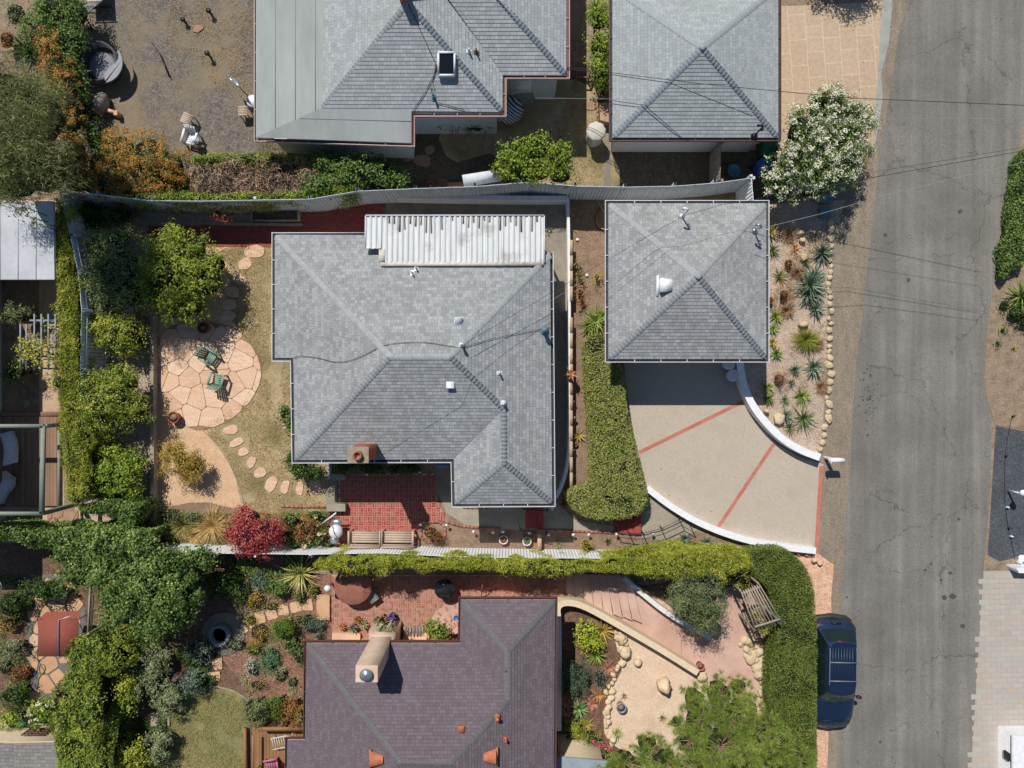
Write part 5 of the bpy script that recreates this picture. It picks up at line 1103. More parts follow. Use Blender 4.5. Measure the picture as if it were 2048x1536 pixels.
# ----- lower left garden
plant('climbing_vine', 'big sprawling green vine covering the arbour left of centre in the lower garden', 'vine', [E(230, 1090, 60, 40, 2.2), E(300, 1110, 60, 44, 2.4), E(370, 1130, 50, 36, 2.2), E(240, 1150, 60, 50, 2.3), E(310, 1170, 64, 56, 2.6), E(360, 1190, 40, 60, 2.4), E(250, 1220, 60, 44, 2.2), E(320, 1240, 50, 44, 2.2), E(365, 1225, 26, 40, 2.0), E(150, 1100, 50, 30, 1.9), E(165, 1150, 45, 34, 1.9), E(400, 1110, 26, 20, 1.8)], G_IVY, 620, .11, .07, .27, core=m_core, wob=.25)
hedge('ivy_screen', 'green ivy screen running west from the timber wall', [(-60, 1056), (40, 1058), (120, 1056), (220, 1060), (300, 1056), (302, 1086), (250, 1096), (180, 1100), (110, 1096), (60, 1086), (-60, 1082)], 1.9, G_IVY, 800, .1, .075, .16, wob=.1, cat='ivy')
hedge('tall_hedge', 'tall shaggy green hedge below the red canopy', [(140, 1290), (170, 1278), (225, 1290), (250, 1330), (240, 1340), (192, 1345), (196, 1400), (200, 1470), (204, 1536), (206, 1700), (116, 1700), (110, 1520), (108, 1430), (118, 1370), (134, 1330)], 2.3, leafmat('leaf pittosporum', ['#3e5420', '#5b7329', '#7f8f36', '#a8a84a']), 1000, .1, .05, .2, wob=.15, bumps=1.2)
for x, y, rx, ry, z, m, n, L, W, nm, lb in [
 (85, 1180, 50, 26, 1.0, G_DARK, 420, .09, .05, 'garden_shrub', 'dark shrub around the wire spiral ornament'),
 (20, 1210, 30, 34, .9, G_DARK, 420, .09, .05, 'garden_shrub', 'dark green shrub left of the canopy at the picture edge'),
 (15, 1250, 24, 20, .5, G_GOLD, 420, .07, .03, 'garden_shrub', 'dry golden shrub at the left picture edge'),
 (30, 1295, 26, 22, .6, G_SAGE, 560, .07, .03, 'garden_shrub', 'pale green mounded shrub left of the red canopy'),
 (8, 1335, 14, 20, .4, G_OLV, 420, .06, .03, 'lavender', 'grey lavender at the left edge below the pale mound'),
 (40, 1345, 24, 20, .4, G_RUST, 420, .06, .03, 'garden_shrub', 'bronze shrub beside the garden hose'),
 (28, 1390, 34, 24, .8, G_DARK, 460, .09, .05, 'garden_shrub', 'dark green shrub below the bronze shrub'),
 (30, 1440, 26, 24, .8, G_CIT, 520, .09, .05, 'garden_shrub', 'bright green shrub above the cream gable wall'),
 (88, 1425, 28, 36, .8, G_CIT, 420, .11, .06, 'garden_shrub', 'green shrub with white roses near the cream gable'),
 (50, 1490, 1, 1, .1, G_CIT, 10, .1, .05, 'x', 'x'),
 (262, 1365, 24, 34, 1.3, G_YEL, 460, .1, .06, 'citrus_shrub', 'yellow green citrus shrub right of the tall hedge, upper'),
 (262, 1400, 20, 24, 1.2, G_CIT, 460, .1, .06, 'citrus_shrub', 'green citrus shrub right of the tall hedge, lower'),
 (270, 1510, 36, 32, 1.2, G_YEL, 460, .1, .06, 'citrus_shrub', 'yellow green citrus shrub at the bottom edge'),
 (320, 1490, 26, 42, .9, G_SAGE, 560, .14, .03, 'rosemary', 'grey green rosemary like shrub at the bottom of the lawn'),
 (305, 1340, 40, 60, 1.1, G_SAGE, 460, .13, .03, 'rosemary', 'spiky grey green shrub leaning over the vase'),
 (340, 1400, 34, 36, .9, G_SAGE, 460, .13, .03, 'rosemary', 'spiky grey green shrub at the top corner of the lawn'),
 (385, 1365, 30, 27, .8, G_BLUE, 700, .07, .035, 'blue_shrub', 'round blue green mounded shrub beside the vase'),
 (565, 1258, 28, 30, .9, leafmat('leaf bright mound', ['#3f5c1a', '#5e7d26', '#83993a']), 760, .07, .025, 'green_mound', 'bright green rounded mound below the stepping stones'),
 (608, 1240, 22, 16, .4, G_OLV, 460, .07, .03, 'garden_shrub', 'brownish green low shrub under the stone landing'),
 (628, 1252, 30, 18, .3, G_BLUE, 600, .08, .025, 'ground_cover', 'blue green trailing mat next to the landing slab'),
 (640, 1274, 12, 8, .2, G_BLUE, 460, .06, .03, 'garden_shrub', 'small silver blue tuft at the house corner'),
 (582, 1290, 16, 16, .5, G_IVY, 520, .09, .05, 'garden_shrub', 'green leafy shrub under the bright green mound'),
 (538, 1318, 22, 32, .35, leafmat('leaf jade mat', ['#3e5f42', '#588060', '#7a9a78']), 640, .08, .025, 'ground_cover', 'jade green trailing mat in the mulch'),
 (516, 1265, 20, 26, .4, G_GOLD, 460, .07, .03, 'garden_shrub', 'yellowish shrub at the foot of the bright mound'),
 (505, 1300, 18, 12, .3, G_CIT, 460, .07, .04, 'garden_shrub', 'low green shrub west of the jade mat'),
 (503, 1335, 13, 22, .4, leafmat('leaf silver', ['#7d8a80', '#a0aaa0', '#c0c8bd']), 600, .06, .025, 'silver_shrub', 'silvery white shrub near the fire pit path'),
 (600, 1310, 18, 26, .4, G_OLV, 420, .07, .03, 'garden_shrub', 'brown green shrub against the house wall, upper'),
 (560, 1350, 16, 18, .25, G_SAGE, 420, .07, .03, 'garden_shrub', 'wispy grey shrub in the middle of the mulch'),
 (585, 1365, 11, 14, .2, G_SAGE, 420, .07, .03, 'garden_shrub', 'tiny wispy shrub beside the house wall'),
 (515, 1370, 20, 12, .2, G_GRS, 420, .07, .03, 'garden_shrub', 'sparse shrub north of the deck planting'),
 (510, 1420, 30, 34, 1.0, G_OLV, 560, .08, .04, 'garden_shrub', 'grey green rounded shrub at the lawn corner by the deck'),
 (552, 1412, 26, 26, .9, leafmat('leaf moss green', ['#34480f', '#4f6818', '#6f842a']), 600, .08, .04, 'garden_shrub', 'moss green rounded shrub above the deck'),
 (585, 1420, 24, 30, .8, G_RUST, 560, .08, .04, 'garden_shrub', 'bronze orange shrub against the house above the deck'),
 (604, 1432, 10, 26, .8, G_GRS, 460, .09, .03, 'garden_shrub', 'narrow green shrub squeezed against the house wall'),
 (520, 1165, 24, 14, .3, G_BLUE, 420, .14, .04, 'garden_shrub', 'blue green aloe like clump below the red maple'),
 (560, 1180, 24, 20, .5, G_IVY, 460, .08, .05, 'garden_shrub', 'green shrub between the spiky yucca and the steps'),
 (510, 1200, 20, 20, .4, G_GOLD, 460, .08, .035, 'garden_shrub', 'golden shrub above the stepping stones'),
 (480, 1185, 22, 26, .6, G_DARK, 420, .08, .04, 'garden_shrub', 'dark shrub north east of the fire pit'),
 (540, 1212, 22, 10, .25, G_GRS, 420, .07, .03, 'garden_shrub', 'low green edging shrub along the stepping stones'),
 (628, 1182, 12, 11, .35, G_YEL, 520, .07, .04, 'garden_shrub', 'yellow green ball beside the stone landing'),
 (602, 1195, 14, 16, .3, G_OLV, 420, .07, .03, 'garden_shrub', 'grey green tuft west of the stone landing'),
 (500, 1240, 10, 12, .3, G_YEL, 460, .06, .03, 'garden_shrub', 'yellow green tuft right of the fire pit, upper'),
 (470, 1290, 24, 14, .3, G_SAGE, 420, .07, .03, 'garden_shrub', 'sage green tuft below the fire pit'),
 (400, 1300, 30, 30, .7, G_BLUE, 360, .08, .04, 'garden_shrub', 'shaded blue green shrub left of the fire pit'),
 (440, 1160, 40, 26, .8, G_DARK, 360, .1, .06, 'garden_shrub', 'dark leafy shrub in the fence shadow above the fire pit')]:
    if nm == 'x': continue
    plant(nm, lb, 'shrub', [E(x, y, rx, ry, z * .7, z * .6), E(x + rx * .3, y - ry * .3, rx * .6, ry * .6, z * .75, z * .5)], m, n, L, W, .17, flower=F_WHT if 'white roses' in lb else None, fn=25, fl=.13, core=m_coreb if m in (G_RUST, G_GOLD, G_SAGE) else m_core)
rosette('yucca', 'variegated spiky yucca under the fence east of the red maple', 'plant', 600, 1148, 40, leafmat('variegated blade', ['#3d4c22', '#6c7a3a', '#a8a566', '#55622c'], trans=.05), 54, .05, (.1, 1.3), .5)
rosette('aloe', 'green aloe rosette below the white fence near the yucca', 'succulent', 522, 1160, 22, G_AGV, 24, .07)
# ----- lower right garden
for x, y, r, m, n, w_, nm, lb in [(1205, 1262, 28, G_AGY, 46, .035, 'aloe', 'feathery yellow orange aloe clump at the top of the mulch bed'),
 (1192, 1310, 20, G_AGG, 40, .07, 'aloe', 'green agave rosette below the yellow bush'), (1218, 1336, 14, G_AGP, 26, .045, 'aloe', 'coral pink aloe nearest the rock edging'),
 (1197, 1390, 16, G_AGO, 28, .045, 'aloe', 'orange aloe in the middle of the mulch bed'), (1185, 1408, 14, G_AGP, 26, .045, 'aloe', 'pink aloe just below the orange one'),
 (1133, 1405, 17, G_AGP, 28, .045, 'aloe', 'pink orange aloe against the low white wall, upper'), (1134, 1425, 12, G_AGP, 22, .04, 'aloe', 'pink orange aloe against the low white wall, lower'),
 (1158, 1418, 20, leafmat('striped agave', ['#3f6248', '#5c7f58', '#88a066', '#aeb880'], g=1.3, trans=.05), 34, .07, 'agave', 'jade green agave between the pink aloes'), (1172, 1450, 16, G_AGY, 18, .04, 'aloe', 'spidery yellow aloe above the magenta bush'),
 (1235, 1465, 14, G_AGG, 20, .03, 'aloe', 'thin green succulent at the edge of the sand'), (1325, 1436, 10, G_GRS, 20, .02, 'plant', 'dry little tuft in the middle of the sand'),
 (1248, 1392, 8, G_GRS, 14, .025, 'plant', 'faint green tuft above the glazed pot'), (1133, 1307, 7, G_RUST, 12, .03, 'plant', 'tiny bronze succulent by the low white wall')]:
    rosette(nm, lb, 'succulent', x, y, r, m, n, w_)
plant('yellow_bush', 'bright yellow green leafy bush in the mulch bed', 'shrub', [E(1172, 1262, 22, 22, .5), E(1182, 1288, 24, 18, .45), E(1165, 1275, 16, 20, .4)], leafmat('leaf chartreuse', ['#5f7418', '#8d9d28', '#bcc044']), 520, .1, .06, .17)
plant('juniper', 'dark blue green juniper mound beside the low white wall', 'shrub', [E(1150, 1340, 26, 22, .5), E(1145, 1375, 24, 22, .5), E(1168, 1355, 16, 26, .5), E(1138, 1350, 14, 40, .45)], leafmat('leaf juniper', ['#2a3c34', '#41574a', '#5c7360', '#7d9078']), 900, .07, .02, .15)
plant('grey_shrub', 'small grey green shrub right of the juniper', 'shrub', [E(1198, 1355, 14, 22, .35)], G_BLUE, 520, .08, .025, .15)
plant('grass_mound', 'yellow green grassy mound under the spidery aloe', 'plant', [E(1150, 1455, 22, 24, .35), E(1145, 1475, 20, 16, .3), E(1180, 1470, 20, 14, .3)], G_YEL, 460, .14, .02, .17)
plant('bougainvillea', 'magenta flowering bush near the bottom edge', 'shrub', [E(1180, 1500, 34, 22, .6), E(1210, 1500, 20, 22, .55), E(1150, 1500, 14, 16, .5), E(1190, 1482, 26, 10, .5)], G_IVY, 460, .08, .05, .2, flower=F_MAG, fn=110, fl=.09)
plant('trellis_climber', 'yellowish climber growing through the grey slatted trellis', 'vine', [E(1512, 1230, 16, 14, 1.6, .2), E(1525, 1255, 16, 14, 1.6, .2)], G_YEL, 420, .09, .06, .16, core_s=.35)
# pine at the bottom edge: needle tufts on spreading boughs
def pine(px_list, z):
    cx, cy, _ = P(1450, 1600, z); th = thing('pine_tree', 'broad green pine tree reaching up from the bottom edge', 'tree', (cx, cy, 0)); tb = MB(); nb = MB(); V = []
    tb.tube([(cx, cy, 0), (cx + .1, cy, 1.6), (cx, cy + .1, 3.2)], [.24, .2, .15], 10)
    for (x, y, r, zz) in px_list:
        c = Vector(P(x, y, zz)); m = (Vector((cx, cy, 2.6)) + c) / 2 + Vector((0, 0, .2)); tb.tube([(cx, cy, 2.4), m, c], [.1, .06, .025], 6)
        R_ = M(r, zz); k = int(R_ * R_ * 105)
        for i in range(k):
            a = random.uniform(0, 6.283); q = R_ * math.sqrt(random.random()); hz = zz + .45 * (1 - (q / R_) ** 2) * R_ + random.uniform(-.25, .12); t = Vector((c.x + q * math.cos(a), c.y + q * math.sin(a), hz))
            if i % 3 == 0: tb.tube([c + Vector((0, 0, .05)), (c + t) / 2 + Vector((0, 0, random.uniform(-.1, .15))), t], [.02, .014, .007], 4, 0)
            d = unit(RNG.normal(size=(46, 3)) + np.array([math.cos(a) * .5, math.sin(a) * .5, .75])); L = RNG.uniform(.13, .2, (46, 1)); s = unit(np.cross(d, RNG.normal(size=(46, 3)))) * .0065
            b = np.array(t)[None, :] + d * .02; V.append(np.stack([b - s, b + s, b + d * L + s * .3, b + d * L - s * .3], 1))
    nb.quads(np.concatenate(V), 0)
    for (x, y, r, zz) in px_list:
        c = P(x, y, zz); nb.lathe([(M(r) * .5 * q, h - .1) for q, h in ((.5, -.35), (.9, -.25), (1, -.1), (.6, .04), (0, .1))], c, 14, 1, wob=.12)  # added dark core under the needles blocks light through the crown
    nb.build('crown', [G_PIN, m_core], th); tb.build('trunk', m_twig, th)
pine([(1390, 1400, 34, 3.4), (1440, 1390, 42, 3.7), (1480, 1378, 26, 3.5), (1400, 1440, 44, 3.8), (1460, 1435, 50, 4.1), (1500, 1420, 30, 3.6), (1380, 1480, 36, 3.7), (1440, 1490, 54, 4.3), (1510, 1470, 48, 4.1), (1550, 1490, 40, 3.8), (1590, 1520, 40, 3.7), (1300, 1500, 34, 3.3), (1250, 1525, 34, 3.3), (1330, 1530, 44, 3.6), (1400, 1545, 50, 4.1), (1480, 1560, 60, 4.4), (1560, 1570, 50, 4.1), (1215, 1560, 34, 3.3), (1290, 1490, 20, 3.2), (1540, 1450, 22, 3.5), (1355, 1450, 16, 3.5)], 3.8)

# ---------------------------------------------------------------- grass tufts (uncountable)
def tufts(name, px, mat, dens, L=.07, w_=.01, holes=()):
    p = PL(px); X, Y = scatter(p, int(abs(area2(p)) * dens)); nz = np.array([mnoise.noise(Vector((x * 1.3, y * 1.3, 5))) for x, y in zip(X, Y)]); k = nz > -.25; X, Y = X[k], Y[k]
    for (hx, hy, hr) in holes:
        c = P(hx, hy); kk = np.hypot(X - c[0], Y - c[1]) > M(hr); X, Y = X[kk], Y[kk]
    n = len(X); a = RNG.uniform(0, 6.28, n); t = RNG.uniform(.2, 1.2, n); l = L * RNG.uniform(.5, 1.3, n); b = np.stack([X, Y, np.full(n, .02)], 1)
    d = np.stack([np.cos(a) * np.sin(t), np.sin(a) * np.sin(t), np.cos(t)], 1) * l[:, None]; s = np.stack([-np.sin(a), np.cos(a), 0 * a], 1) * w_
    mb = MB(); mb.quads(np.stack([b - s, b + s, b + d + s * .2, b + d - s * .2], 1)); return tag(mb.build(name, mat), kind='stuff')
G_LB = leafmat('lawn blade', ['#6b6036', '#8a7a4c', '#a8966a', '#6c6e3a'], trans=.15)
LAWN = [(436, 500), (470, 492), (548, 488), (548, 716), (585, 716), (585, 930), (640, 965), (650, 1030), (560, 1035), (484, 1022), (474, 960), (450, 905), (405, 857), (490, 800), (520, 740), (500, 690), (460, 640), (450, 590), (470, 550)]
STP = [(462, 858, 22), (476, 884, 24), (488, 903, 14), (500, 925, 12), (520, 945, 16), (543, 970, 18), (570, 974, 12), (600, 976, 14), (632, 975, 18)]
tufts('grass', LAWN, G_LB, 700, .08, .008, STP)
tufts('grass', [(340, 1450), (345, 1390), (420, 1378), (470, 1383), (492, 1400), (498, 1440), (490, 1560), (335, 1560)], leafmat('lawn blade green', ['#5b6234', '#767848', '#938b5c', '#5f6e36'], trans=.15), 800, .09, .008)
tufts('dry_grass', [(340, 0), (505, 0), (505, 200), (440, 190), (400, 120), (330, 90)], G_STRAW, 260, .09, .008)
tufts('dry_grass', [(1060, 290), (1120, 265), (1125, 210), (1205, 210), (1205, 370), (1060, 372)], G_LB, 600, .08, .008)
tufts('dry_grass', [(520, 276), (565, 290), (580, 320), (530, 320)], G_GRS, 600, .1, .01)

# ---------------------------------------------------------------- stepping stones, rocks
ORD = ['first', 'second', 'third', 'fourth', 'fifth', 'sixth', 'seventh', 'eighth', 'ninth', 'tenth', 'eleventh', 'twelfth', 'thirteenth', 'fourteenth', 'fifteenth', 'sixteenth', 'seventeenth', 'eighteenth', 'nineteenth', 'twentieth']
ORD += ['twenty ' + o for o in ORD[:9]] + ['thirtieth'] + ['thirty ' + o for o in ORD[:9]] + ['fortieth'] + ['forty ' + o for o in ORD[:9]]
def slab(px, py, a, b, rot, mat, label, group, z=.02, th=.035, n=7, name='stepping_stone', irr=.14):
    mb = MB(); c = P(px, py); pts = []
    for k in range(n):
        t = 2 * math.pi * (k + random.uniform(-.2, .2)) / n + math.pi / n; q = 1 + random.uniform(-irr, irr)
        if n == 4: q *= 1.2
        if n == 7: t += .12 * math.sin(4 * t)
        x, y = M(a) * q * math.cos(t), M(b) * q * math.sin(t); pts.append((c[0] + x * math.cos(rot) - y * math.sin(rot), c[1] + x * math.sin(rot) + y * math.cos(rot)))
    if area2(pts) < 0: pts = pts[::-1]
    mb.prism(cut(pts, .04), z - .01, z + th); return tag(mb.build(name, mat), label, 'stepping stone', group)
for k, (x, y, a, b, r, s) in enumerate([(462, 860, 16, 10, .2, 'oval'), (474, 885, 17, 9, .45, 'oblong'), (488, 903, 12, 9, .3, 'small'), (503, 924, 10, 12, -.6, 'small pointed'), (520, 945, 15, 10, .5, 'angular'), (542, 968, 12, 17, -.5, 'long tilted'), (571, 974, 9, 15, -.3, 'narrow'), (600, 976, 8, 17, 0, 'narrow upright'), (630, 974, 15, 18, 0, 'broad shaded')]):
    slab(x, y, a, b, r, m_flag, f'{s} peach stepping stone, {ORD[k]} from the patio across the lawn', 'stepping stones across the back lawn', n=7)
for k, (x, y, a, b, r) in enumerate([(510, 503, 24, 14, 0), (490, 528, 16, 12, .5), (480, 558, 16, 12, -.3), (465, 585, 15, 12, 0), (458, 610, 16, 12, .4), (455, 633, 18, 12, 0)]):
    slab(x, y, a, b, r, m_flag, f'flat peach stone, {ORD[k]} down from the brick path beside the fruit tree', 'stepping stones beside the fruit tree')
for k, (x, y, a, b, r) in enumerate([(616, 1210, 13, 13, .05), (592, 1214, 12, 13, .15), (568, 1220, 12, 13, .2), (544, 1227, 12, 13, .3), (521, 1234, 12, 13, .35), (500, 1243, 9, 13, .5), (487, 1258, 8, 11, .7)]):
    slab(x, y, a, b, r, m_flag2, f'square tan stepping stone, {ORD[k]} west of the stone landing', 'stepping stones to the fire pit', n=4, irr=.05)
for x, y, lb in [(436, 1326, 'square tan slab just below the fire pit'), (429, 1352, 'square tan slab nearest the green lawn')]: slab(x, y, 13, 12, .1, m_flag2, lb, 'slabs below the fire pit', n=4, irr=.03)
sl_ = MB(); sl_.prism([P(635, 1188)[:2], P(661, 1188)[:2], P(661, 1238)[:2], P(635, 1238)[:2]], 0, .16); tag(sl_.build('stone_landing', m_flag2), 'large tan stone landing slab at the end of the brick patio', 'stone slab')
for k, (x, y, a, b, m) in enumerate([(1152, 175, 13, 9, 0), (1148, 202, 11, 11, 0), (1136, 225, 12, 10, .5), (1125, 250, 12, 12, .3), (1104, 272, 14, 10, .2), (925, 290, 12, 13, 0), (905, 270, 12, 10, 0), (958, 300, 12, 12, 0), (985, 298, 11, 13, 0), (860, 300, 12, 10, .4), (845, 322, 18, 14, 0), (818, 315, 12, 9, 0), (1180, 212, 16, 9, 0)]):
    slab(x, y, a, b, m, m_flagsh, f'brown paving stone, number {ORD[k]} in the shaded yard of the upper house', 'paving stones in the shaded side yard', z=.014)
slab(396, 58, 12, 8, .4, m_flagsh, 'lone pinkish flat stone on the bare yard', None, n=5); slab(316, 685, 8, 8, 0, m_pinkst, 'single pink square paver next to the timber wall', None, n=4, irr=.02)
def rock(px, py, a, b, h, mat, label, group=None, rot=0, name='rock', cat='rock', z=0):
    mb = MB(); c = P(px, py, z); mb.rock((c[0], c[1], z), M(a), M(b), h, 0, 12, rot); return tag(mb.build(name, mat, smooth=True), label, cat, group)
ky = 446; k = 0
while ky < 905:
    r = random.uniform(4.8, 8.6); x = 1662 - (ky - 440) * .012 - max(0, ky - 780) * .09 + random.uniform(-2.5, 2.5); d = random.choice(['rounded', 'flattish', 'lumpy', 'oval', 'squat'])
    if k < 46: rock(x + random.uniform(-4, 4), ky, r * random.uniform(.7, 1.2), r * .9, .07, m_rockm, f'{d} tan stone, {ORD[k]} from the north in the row beside the street', 'stones edging the gravel bed', random.uniform(0, 3))
    ky += r * 2.05; k += 1
for x, y, a, b, lb in [(1556, 838, 11, 13, 'large tan boulder among the grey agaves by the curved wall'), (1530, 822, 5, 5, 'small orange stone inside the curved wall'), (1598, 468, 8, 6, 'upper of two tan stones near the oleander'), (1602, 482, 6, 6, 'lower of two tan stones near the oleander'), (1605, 515, 8, 9, 'tan stone beside the sparse orange aloe'), (1604, 650, 9, 7, 'flat stone above the grass tree'), (1568, 878, 5, 5, 'little orange stone below the boulder'), (1625, 905, 9, 5, 'flat stone touching the end of the white wall')]: rock(x, y, a, b, .18, m_rockm, lb)
def ringrocks(pts, wd, n, label, group, mat, rr=(5, 10)):
    L = [Vector((a, b)) for a, b in pts]; seg = [(L[i + 1] - L[i]).length for i in range(len(L) - 1)]; T = sum(seg)
    for k in range(n):
        t = T * (k + .5) / n + random.uniform(-3, 3); i = 0
        while i < len(seg) - 1 and t > seg[i]: t -= seg[i]; i += 1
        p = L[i] + (L[i + 1] - L[i]) * min(1, max(0, t / seg[i])); nrm = Vector((-(L[i + 1] - L[i]).y, (L[i + 1] - L[i]).x)).normalized(); o = random.uniform(-wd, wd); r = random.uniform(*rr)
        q = p + nrm * o; rock(q.x, q.y, r * random.uniform(.8, 1.2), r, random.uniform(.08, .16), mat, label.format(ORD[k % len(ORD)]), group, random.uniform(0, 3))
ringrocks([(1234, 1262), (1250, 1290), (1245, 1320), (1228, 1350), (1215, 1385), (1212, 1430), (1216, 1470), (1228, 1492)], 8, 30, 'pale river stone, {} from the top of the edging around the sand', 'stones edging the sand garden', m_rockw, (4, 8.5))
ringrocks([(1486, 1270), (1500, 1300), (1520, 1330), (1534, 1370), (1540, 1410)], 14, 34, 'tan rubble stone, {} down the bank beside the ivy hedge', 'stones on the bank beside the ivy hedge', m_rockm, (5, 12))
for x, y, a, b, h, m, lb in [(1249, 1300, 12, 12, .3, m_rockw, 'largest pale boulder in the sand garden edging'), (1324, 1364, 14, 15, .45, m_rockw, 'big round cream boulder alone on the sand'), (1402, 1350, 10, 9, .2, m_rockm, 'rough tan boulder at the end of the curved white wall'), (1274, 1322, 9, 8, .2, m_rockw, 'pale boulder just right of the edging bend'), (1242, 1275, 8, 12, .2, m_rockm, 'tan boulder at the top of the edging')]: rock(x, y, a, b, h, m, lb)
ringrocks([(1640, 1122), (1600, 1104), (1575, 1100)], 5, 9, 'pinkish chipped stone, {} east to west by the driveway corner', 'pink stones by the driveway corner', m_flag, (4, 7))

# ---------------------------------------------------------------- fences and low walls
def fence(name, label, px, h, mat, bw=.15, side=1, gap=.006, z0=0, cap=None, every=2.4, pickt=.02):
    pts = [Vector(P(a, b, h)) for a, b in px]; th = thing(name, label, 'fence', (pts[0].x, pts[0].y, 0)); mb = MB(); rl = MB(); d0 = 0
    for a, b in zip(pts[:-1], pts[1:]):
        d = b - a; L = d.length; d.normalize(); n = max(1, round(L / bw)); ang = math.atan2(d.y, d.x); o = Vector((-d.y, d.x, 0)) * side
        for i in range(n):
            c = a + d * (L * (i + .5) / n); mb.box(c.x, c.y, z0, L / n - gap, pickt, h - z0 + random.uniform(-.02, .01), ang + random.uniform(-.012, .012), 0, False)
        for z in (.35, h - .3): rl.bar(a + o * .045 + Vector((0, 0, z - h)), b + o * .045 + Vector((0, 0, z - h)), .05, .09)
        k = max(1, round(L / every))
        for i in range(k + 1):
            c = a + d * (L * i / k) + o * .09; pb = MB(); pb.box(c.x, c.y, z0, .1, .1, h - z0 + .03, ang); pb.build('post', mat, th)
    mb.build('board_panel', mat, th); rl.build('rail', mat, th); return th
fence('board_fence', 'pale blue grey board fence along the north side of the plot', [(118, 384), (190, 388), (300, 401), (400, 402), (620, 398), (715, 382), (830, 377), (950, 373), (1060, 364), (1150, 372), (1250, 374), (1350, 372), (1430, 366), (1503, 356)], 2.0, m_bluewood, .15)
fence('board_fence', 'short white painted fence return at the north east corner', [(1503, 356), (1507, 404)], 2.0, m_whitewood, .15)
fence('board_fence', 'blue grey board fence on the west side between clipped hedge and citrus shrubs', [(118, 385), (140, 470), (156, 545), (163, 620), (160, 740), (164, 880), (166, 1000)], 2.0, m_bluewood, .15)
fence('white_fence', 'bright white vertical board fence along the south of the plot', [(292, 1100), (400, 1106), (620, 1109), (760, 1106), (900, 1113), (1080, 1116), (1242, 1117)], 1.5, m_whitewood, .13, -1)
def curb(name, label, px, wd, h, mat, z0=0, cat='wall', smooth=2, topmat=None, cap=None):
    c = chaikin([P(a, b, h)[:2] for a, b in px], smooth, False); n = len(c); l, r = [], []
    for i in range(n):
        d = Vector(c[min(i + 1, n - 1)]) - Vector(c[max(i - 1, 0)]); d.normalize(); o = Vector((-d.y, d.x)) * wd / 2; l.append(tuple(Vector(c[i]) + o)); r.append(tuple(Vector(c[i]) - o))
    mb = MB()
    for i in range(n - 1):
        q = [l[i], r[i], r[i + 1], l[i + 1]]; mb.poly([(x, y, h) for x, y in q]); mb.poly([(*l[i], h), (*l[i + 1], h), (*l[i + 1], z0), (*l[i], z0)]); mb.poly([(*r[i + 1], h), (*r[i], h), (*r[i], z0), (*r[i + 1], z0)])
    for i in (0, n - 1): mb.poly([(*l[i], z0), (*r[i], z0), (*r[i], h), (*l[i], h)])
    return tag(mb.build(name, mat), label, cat)
curb('curved_wall', 'curved white retaining wall holding the gravel bed', [(1480, 716), (1482, 745), (1494, 790), (1518, 830), (1560, 875), (1600, 900), (1640, 915)], .3, .55, m_white)
curb('curved_wall', 'curved white wall along the lower edge of the aggregate driveway', [(1294, 976), (1340, 1012), (1400, 1048), (1480, 1078), (1560, 1094), (1632, 1102)], .27, .4, m_white)
curb('retaining_wall', 'low white retaining wall below the blue grey fence', [(768, 391), (900, 394), (1050, 396), (1136, 396)], .2, .75, m_white, smooth=0)
lw_ = curb('retaining_wall', 'low white wall with tan caps east of the main house', [(1136, 396), (1138, 500), (1139, 700), (1140, 860), (1137, 930), (1122, 980), (1106, 1004)], .12, .6, m_white)
mb = MB()
for i in range(16):
    y = 480 + i * 31
    if 590 < y < 606: continue
    a, b = P(1142.5, y, .62), P(1142.5, y + 29.5, .62); mb.bar((a[0], a[1], .6), (b[0], b[1], .6), .13, .08)
mb.build('cap', surf('tan cap block', ['#a08a72', '#b39c83', '#bfa990'], 3, bmp=.2, island=.5), lw_)
curb('timber_wall', 'long weathered timber retaining wall along the tan granite', [(303, 622), (303, 800), (305, 1080)], .16, .45, m_wood, smooth=0)
curb('timber_edging', 'short timber edging board by the shaded brick path', [(292, 446), (602, 448)], .08, .25, m_wood, smooth=0)
curb('lawn_edging', 'thin pale metal edging between granite and lawn', [(405, 860), (440, 895), (468, 945), (483, 985), (488, 1020)], .03, .05, m_conc)
curb('garden_edging', 'thin pale edging around the lower green lawn', [(420, 1372), (465, 1380), (490, 1396), (505, 1410)], .05, .07, m_conc)
curb('plaster_wall', 'curved cream plaster wall beside the pink steps', [(1116, 1234), (1114, 1214), (1130, 1204), (1165, 1210), (1230, 1246), (1320, 1298), (1396, 1346)], .26, .7, m_cream)
curb('plaster_wall', 'short straight white wall beside the brown house east side', [(1118, 1232), (1119, 1340), (1118, 1462)], .2, .5, m_stucco, smooth=0)
curb('plaster_wall', 'thin pale wall above the pink steps under the olive tree', [(1248, 1156), (1280, 1184), (1340, 1232), (1420, 1276)], .2, .5, m_stucco)
tb = thing('raised_bed', 'dark timber raised planter at the east end of the shaded brick path', 'planter', P(550, 420, 0))
mb = MB()
for a, b in (((502, 400), (594, 400)), ((502, 440), (596, 440)), ((502, 400), (502, 440)), ((594, 400), (596, 440))): mb.bar(P(*a, .4)[:2] + (.25,), P(*b, .4)[:2] + (.25,), .06, .3)
mb.build('frame', m_wood, tb); mb = MB(); mb.prism([P(503, 401, .3)[:2], P(593, 401, .3)[:2], P(594, 439, .3)[:2], P(503, 439, .3)[:2]], 0, .3); mb.build('soil', m_darksoil, tb)
plant('seedling', 'small bright seedling in the timber planter', 'plant', [E(523, 421, 8, 8, .4, .12)], G_CIT, 420, .07, .05, .1, core_s=.3)
plant('japanese_maple', 'small dark red maple in the shaded bed by the brick path', 'tree', [E(435, 428, 22, 20, 1.1, .5), E(455, 440, 10, 12, 1.0, .4)], G_RED, 160, .08, .05, .16, trunk=.02, core_s=.3)
